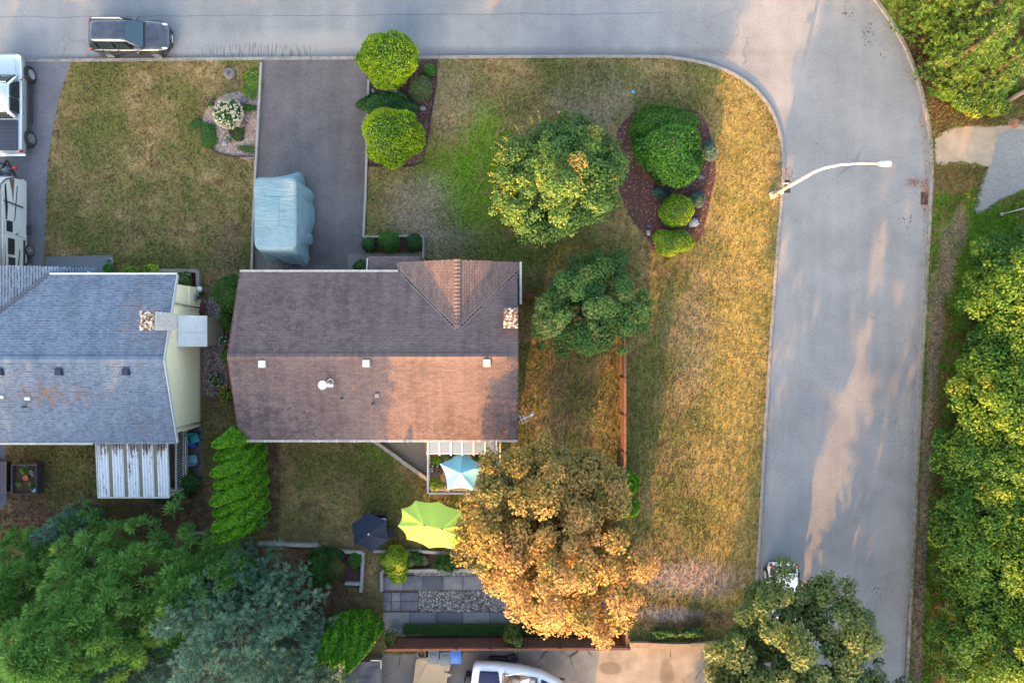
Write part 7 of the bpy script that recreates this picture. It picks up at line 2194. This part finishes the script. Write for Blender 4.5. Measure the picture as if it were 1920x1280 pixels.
# motor boat on its trailer
def boat():
    cx, cy = G(974, 1284, 1.2)
    t = thing('motor_boat', 'white motor boat with navy covers on the concrete driveway', 'boat', (cx, cy, .11), R(-7))
    M_HULL = paint('gelcoat', (.72, .73, .75, 1), .25, 0)
    st = [(-2.75, .78, .62, 1.36), (-2.6, .98, .48, 1.40), (-1.4, 1.08, .42, 1.45), (0, 1.1, .42, 1.5), (1.2, .95, .48, 1.58), (2.2, .62, .64, 1.66), (2.75, .3, .85, 1.7), (3.0, .06, 1.2, 1.72)]
    MB().loft(st, 24, 3.2).build('hull', M_HULL, t, True)
    M_NAVY = simple('navy_canvas', A(34, 46, 92), .7, .12, 4, bump=.2)
    MB().prism([(-2.35, -.7), (-1.3, -.78), (-1.1, .0), (-1.3, .78), (-2.35, .7)], 1.38, 1.55).build('stern_cover', M_NAVY, t, bevel=.05)
    MB().prism([(1.15, -.72), (2.55, -.25), (2.7, 0), (2.55, .25), (1.15, .72)], 1.5, [1.68, 1.72, 1.72, 1.72, 1.68]).build('bow_cover', M_NAVY, t, bevel=.04)
    MB().prism([(-1.05, -.72), (.95, -.76), (.95, .76), (-1.05, .72)], 1.4, 1.49).build('cockpit_floor', simple('cockpit_tan', A(150, 120, 100), .7), t)
    for y in (-.4, .4):
        s_ = MB().box((-.3, y, 1.6), (.5, .45, .3)).build('seat', simple('seat_vinyl', A(190, 170, 150), .5) if y < 0 else bpy.data.materials['seat_vinyl'], t, bevel=.06)
        MB().box((-.6, y, 1.8), (.12, .45, .45)).build('seat_back', bpy.data.materials['seat_vinyl'], s_, bevel=.04)
    MB().box((.7, 0, 1.62), (.35, 1.4, .25)).build('dashboard', M_OFFWHITE, t, bevel=.05)
    MB().tube([(.48 , .36 + .17 * math.cos(a), 1.75 + .17 * math.sin(a)) for a in [6.3 * k / 14 for k in range(15)]], .02, 6).build('steering_wheel', M_DARKTRIM, t, True)
    for (p, q) in (((.85, -.8, 1.55), (1.15, -.0, 1.95)), ((1.15, 0, 1.95), (.85, .8, 1.55))):
        MB().bar(p, q, .03, .03).build('screen_frame', M_CHROME, t)
    quadpane(t, 'windscreen', [(.9, -.78, 1.56), (1.2, 0, 1.56), (1.1, 0, 1.93), (.8, -.7, 1.86)], M_SCREEN, .0)
    quadpane(t, 'windscreen', [(1.2, 0, 1.56), (.9, .78, 1.56), (.8, .7, 1.86), (1.1, 0, 1.93)], M_SCREEN, .0)
    MB().tube([(-.9, -.95, 1.45), (-1.0, -.9, 2.1), (-1.0, .9, 2.1), (-.9, .95, 1.45)], .022, 8).build('tower_hoop', M_CHROME, t, True)
    MB().tube([(.3, -.98, 1.5), (-.9, -.92, 2.05)], .02, 6).build('tower_strut', M_CHROME, t); MB().tube([(.3, .98, 1.5), (-.9, .92, 2.05)], .02, 6).build('tower_strut', M_CHROME, t)
    MB().box((-2.95, 0, .95), (.3, .5, .8)).build('outboard', M_DARKTRIM, t, bevel=.06)
    for y in (-1.05, 1.05):
        MB().bar((-2.4, y * .55, .4), (2.6, y * .3, .4), .08, .1).build('trailer_beam', M_DARKTRIM, t)
        wheel(t, -.6, y, .3, .2, 1 if y > 0 else -1)
boat()
x, y = G(938, 1236, .5); t = thing('spare_outboard', 'black outboard motor lying beside the boat', 'outboard motor', (x, y, .11), R(-6))
MB().loft([(-.6, .08, .1, .3), (-.2, .12, .1, .36), (.25, .14, .1, .4), (.7, .2, .08, .55), (.95, .18, .1, .5)], 14, 3).build('cowl', M_DARKTRIM, t, True); MB().lathe([(.12, -.05), (.26, -.05), (.28, 0), (.26, .08), (.12, .08)], (.75, .12, .3), 18).build('tyre', M_TYRE, t, True)
x, y = G(873, 1274, .5); t = thing('boat_propeller', 'black boat propeller unit at the stern', 'propeller', (x, y, .4))
mb = MB().lathe([(.06, -.12), (.06, .12)], (0, 0, 0), 10, 'X')
for k in range(3): a = k * 2.09; mb.bar((0, 0, 0), (0, math.cos(a) * .22, math.sin(a) * .22), .14, .03)
mb.build('blades', M_DARKTRIM, t); MB().box((.2, 0, -.1), (.3, .08, .4)).build('leg', M_DARKTRIM, t)
# dark tarp on a low flat roof
tx, ty = G(625, 1270, 1.0); t = thing('tarp_roof', 'low flat roof under dark blue wrinkled tarp at the bottom edge', 'shed', (tx, ty, .1))
mtp = MT('dark_tarp'); n_ = mtp.noise(1.4, 5, .6, mtp.vmul(mtp.objco(), (.5, 2.0, 1)), 1.2); c_ = mtp.ramp(n_, [(.3, A(38, 46, 64)), (.7, A(78, 90, 112))]); mtp.bump(n_, .3, .04)
lf = mtp.rng_(mtp.noise(2.2, 4, .7, mtp.objco()), .66, .7); c_ = mtp.mix(lf, c_, A(110, 74, 60)); mtp.out(c_, .5, 0, .4)
a = G(545, 1240, 1.0); b = G(714, 1320, 1.0)
N = 24; vs = []; fs = []
rr = random.Random(4)
for i in range(N + 1):
    for j in range(N + 1):
        vs.append((a[0] + (b[0] - a[0]) * i / N - tx, a[1] + (b[1] - a[1]) * j / N - ty, .9 + .03 * math.sin(i * 1.1 + j * .3) + .02 * rr.random()))
for i in range(N):
    for j in range(N):
        k = i * (N + 1) + j; fs.append((k, k + 1, k + N + 2, k + N + 1))
MB().add(vs, fs).build('tarp', mtp.m, t, True)
MB().box(((a[0] + b[0]) / 2 - tx, (a[1] + b[1]) / 2 - ty, .42), (abs(b[0] - a[0]) - .1, abs(b[1] - a[1]) - .1, .84)).build('wall', M_BEIGE, t)
MB().box((b[0] - tx - .25, a[1] - ty + .12, .98), (.6, .06, .05)).build('edge_strip', M_WHITE, t); MB().box((b[0] - tx + .03, a[1] - ty - .1, .98), (.05, .5, .05)).build('edge_strip', M_WHITE, t)

# ---- storm drains in the gutters
for (px, py, rz, lab) in ((1733, 372, 0, 'iron storm drain grate at the outer kerb by fallen leaves'), (1475, 350, 0, 'iron storm drain grate at the foot of the street lamp')):
    x, y = G(px, py); t = thing('storm_drain', lab, 'drain', (x, y, .0), rz)
    MB().box((0, 0, .006), (.42, .75, .012)).build('frame', simple('iron_' + str(px), A(96, 74, 70), .8), t)
    for k in range(7): MB().box((0, -.3 + k * .1, .018), (.34, .035, .014)).build('bar', M_DARKTRIM, t)
# ---- fallen leaves: kerb drifts and scattered on lawn
def fallen(name, label, spots, seed, m, size=.07):
    r = np.random.default_rng(seed)
    Ps = []
    for (px, py, rx, ry, n, z) in spots:
        q = np.column_stack([r.normal(px, rx / 2, n), r.normal(py, ry / 2, n)])
        Ps.append(np.array([(*G(a, b, z), z + .012 + .03 * r.random()) for a, b in q]))
    P = np.concatenate(Ps); n = len(P)
    V, F, T4 = leaves(P, np.array([0, 0, 1.]) + r.normal(0, .35, (n, 3)), size * r.uniform(.7, 1.3, n), size * r.uniform(.5, .8, n), r.random(n))
    o = link(name, npmesh(name, V, F, m, T4)); tag(o, label, 'leaves', None, 'stuff')
L_FALL = leafmat('fallen_leaf', [(0, A(112, 66, 40)), (.4, A(160, 96, 58)), (.75, A(196, 140, 92)), (1, A(214, 176, 130))], .1)
sp = [(1715, 343, 18, 8, 130, 0), (1735, 355, 10, 18, 120, 0), (1732, 390, 7, 30, 70, 0), (1478, 325, 8, 14, 40, 0)]
oc = [p for p in OUTER if -20 < p[1] < 1280]
for p in oc[::1]: sp.append((p[0] - 9, p[1], 5, 30, 10, 0))
for p in [q for q in INNER if 0 < q[0] < 480 and q[1] < 130]: sp.append((p[0], p[1] - 5, 40, 5, 16, 0))
for k in range(9): sp.append((140 + k * 42, 107, 30, 4, 14, 0))
fallen('fallen_leaves', 'brown fallen leaves drifted along the kerbs', sp, 8, L_FALL)
sp = [(250, 300, 260, 330, 170, .14), (1330, 700, 160, 700, 60, .14), (1750, 650, 30, 500, 90, .12), (280, 610, 60, 40, 26, 4.4), (60, 745, 90, 30, 50, 4.3), (270, 800, 80, 30, 22, 3.9), (1100, 730, 60, 60, 60, .14), (900, 1150, 200, 40, 70, .16)]
fallen('fallen_leaves', 'pale leaves scattered on lawn, roof and verge', sp, 9, L_FALL, .06)
# =================================================================== unseen trees added south of the view to cast shade into it
for i, (px, py, h, rd, k) in enumerate([
        (-150, 1500, 16, 4.0, 'c'), (40, 1480, 17, 4.2, 'c'), (220, 1520, 17, 4.2, 'c'), (380, 1500, 16, 3.8, 'c'), (470, 1620, 17, 3.6, 'c'), (-350, 1350, 15, 4, 'c'), (-380, 1100, 14, 4, 'c'), (120, 1750, 20, 4.5, 'c'),
        (330, 1760, 20, 4.5, 'c'), (-100, 1720, 20, 4.5, 'c'),
        (1326, 1500, 12, 2.5, 'c'), (1512, 1490, 9.3, 3.3, 'c'), (1588, 1500, 9.3, 2.8, 'c'), (1612, 1540, 9, 2.6, 'c'), (848, 1700, 11, 2.2, 'c')]):
    far_tree(px, py, h, rd, 400 + i, k)
# unseen house added south of the concrete driveway to shade it and the patio
hs = (-6.0, -29.0, 0.1)
t = thing('shade_house', 'unseen tan house added south of the lower picture edge for shade', 'house', hs)
MB().box((0, 0, 1.5), (14.6, 8.4, 3.0)).build('wall', M_BEIGE, t)
MB().add([(-7.8, -4.7, 2.9), (7.8, -4.7, 2.9), (7.8, 0, 4.5), (-7.8, 0, 4.5), (7.8, 4.7, 2.9), (-7.8, 4.7, 2.9), (-7.8, 0, 2.9), (7.8, 0, 2.9)], [(0, 1, 2, 3), (3, 2, 4, 5), (0, 3, 5), (1, 4, 2), (0, 5, 4, 1)]).build('roof', M_SH_BROWN, t)
for x in (-4.5, 4.0):
    wn = MB().box((x, 4.22, 1.7), (1.6, 0.06, 1.1)).build('window', M_WHITE, t)
    MB().box((x, 4.22, 1.7), (1.44, 0.08, 0.94)).build('pane', M_GLASS, wn)
MB().box((0, 4.22, 1.1), (0.95, 0.06, 2.05)).build('door', M_BROWNW, t)
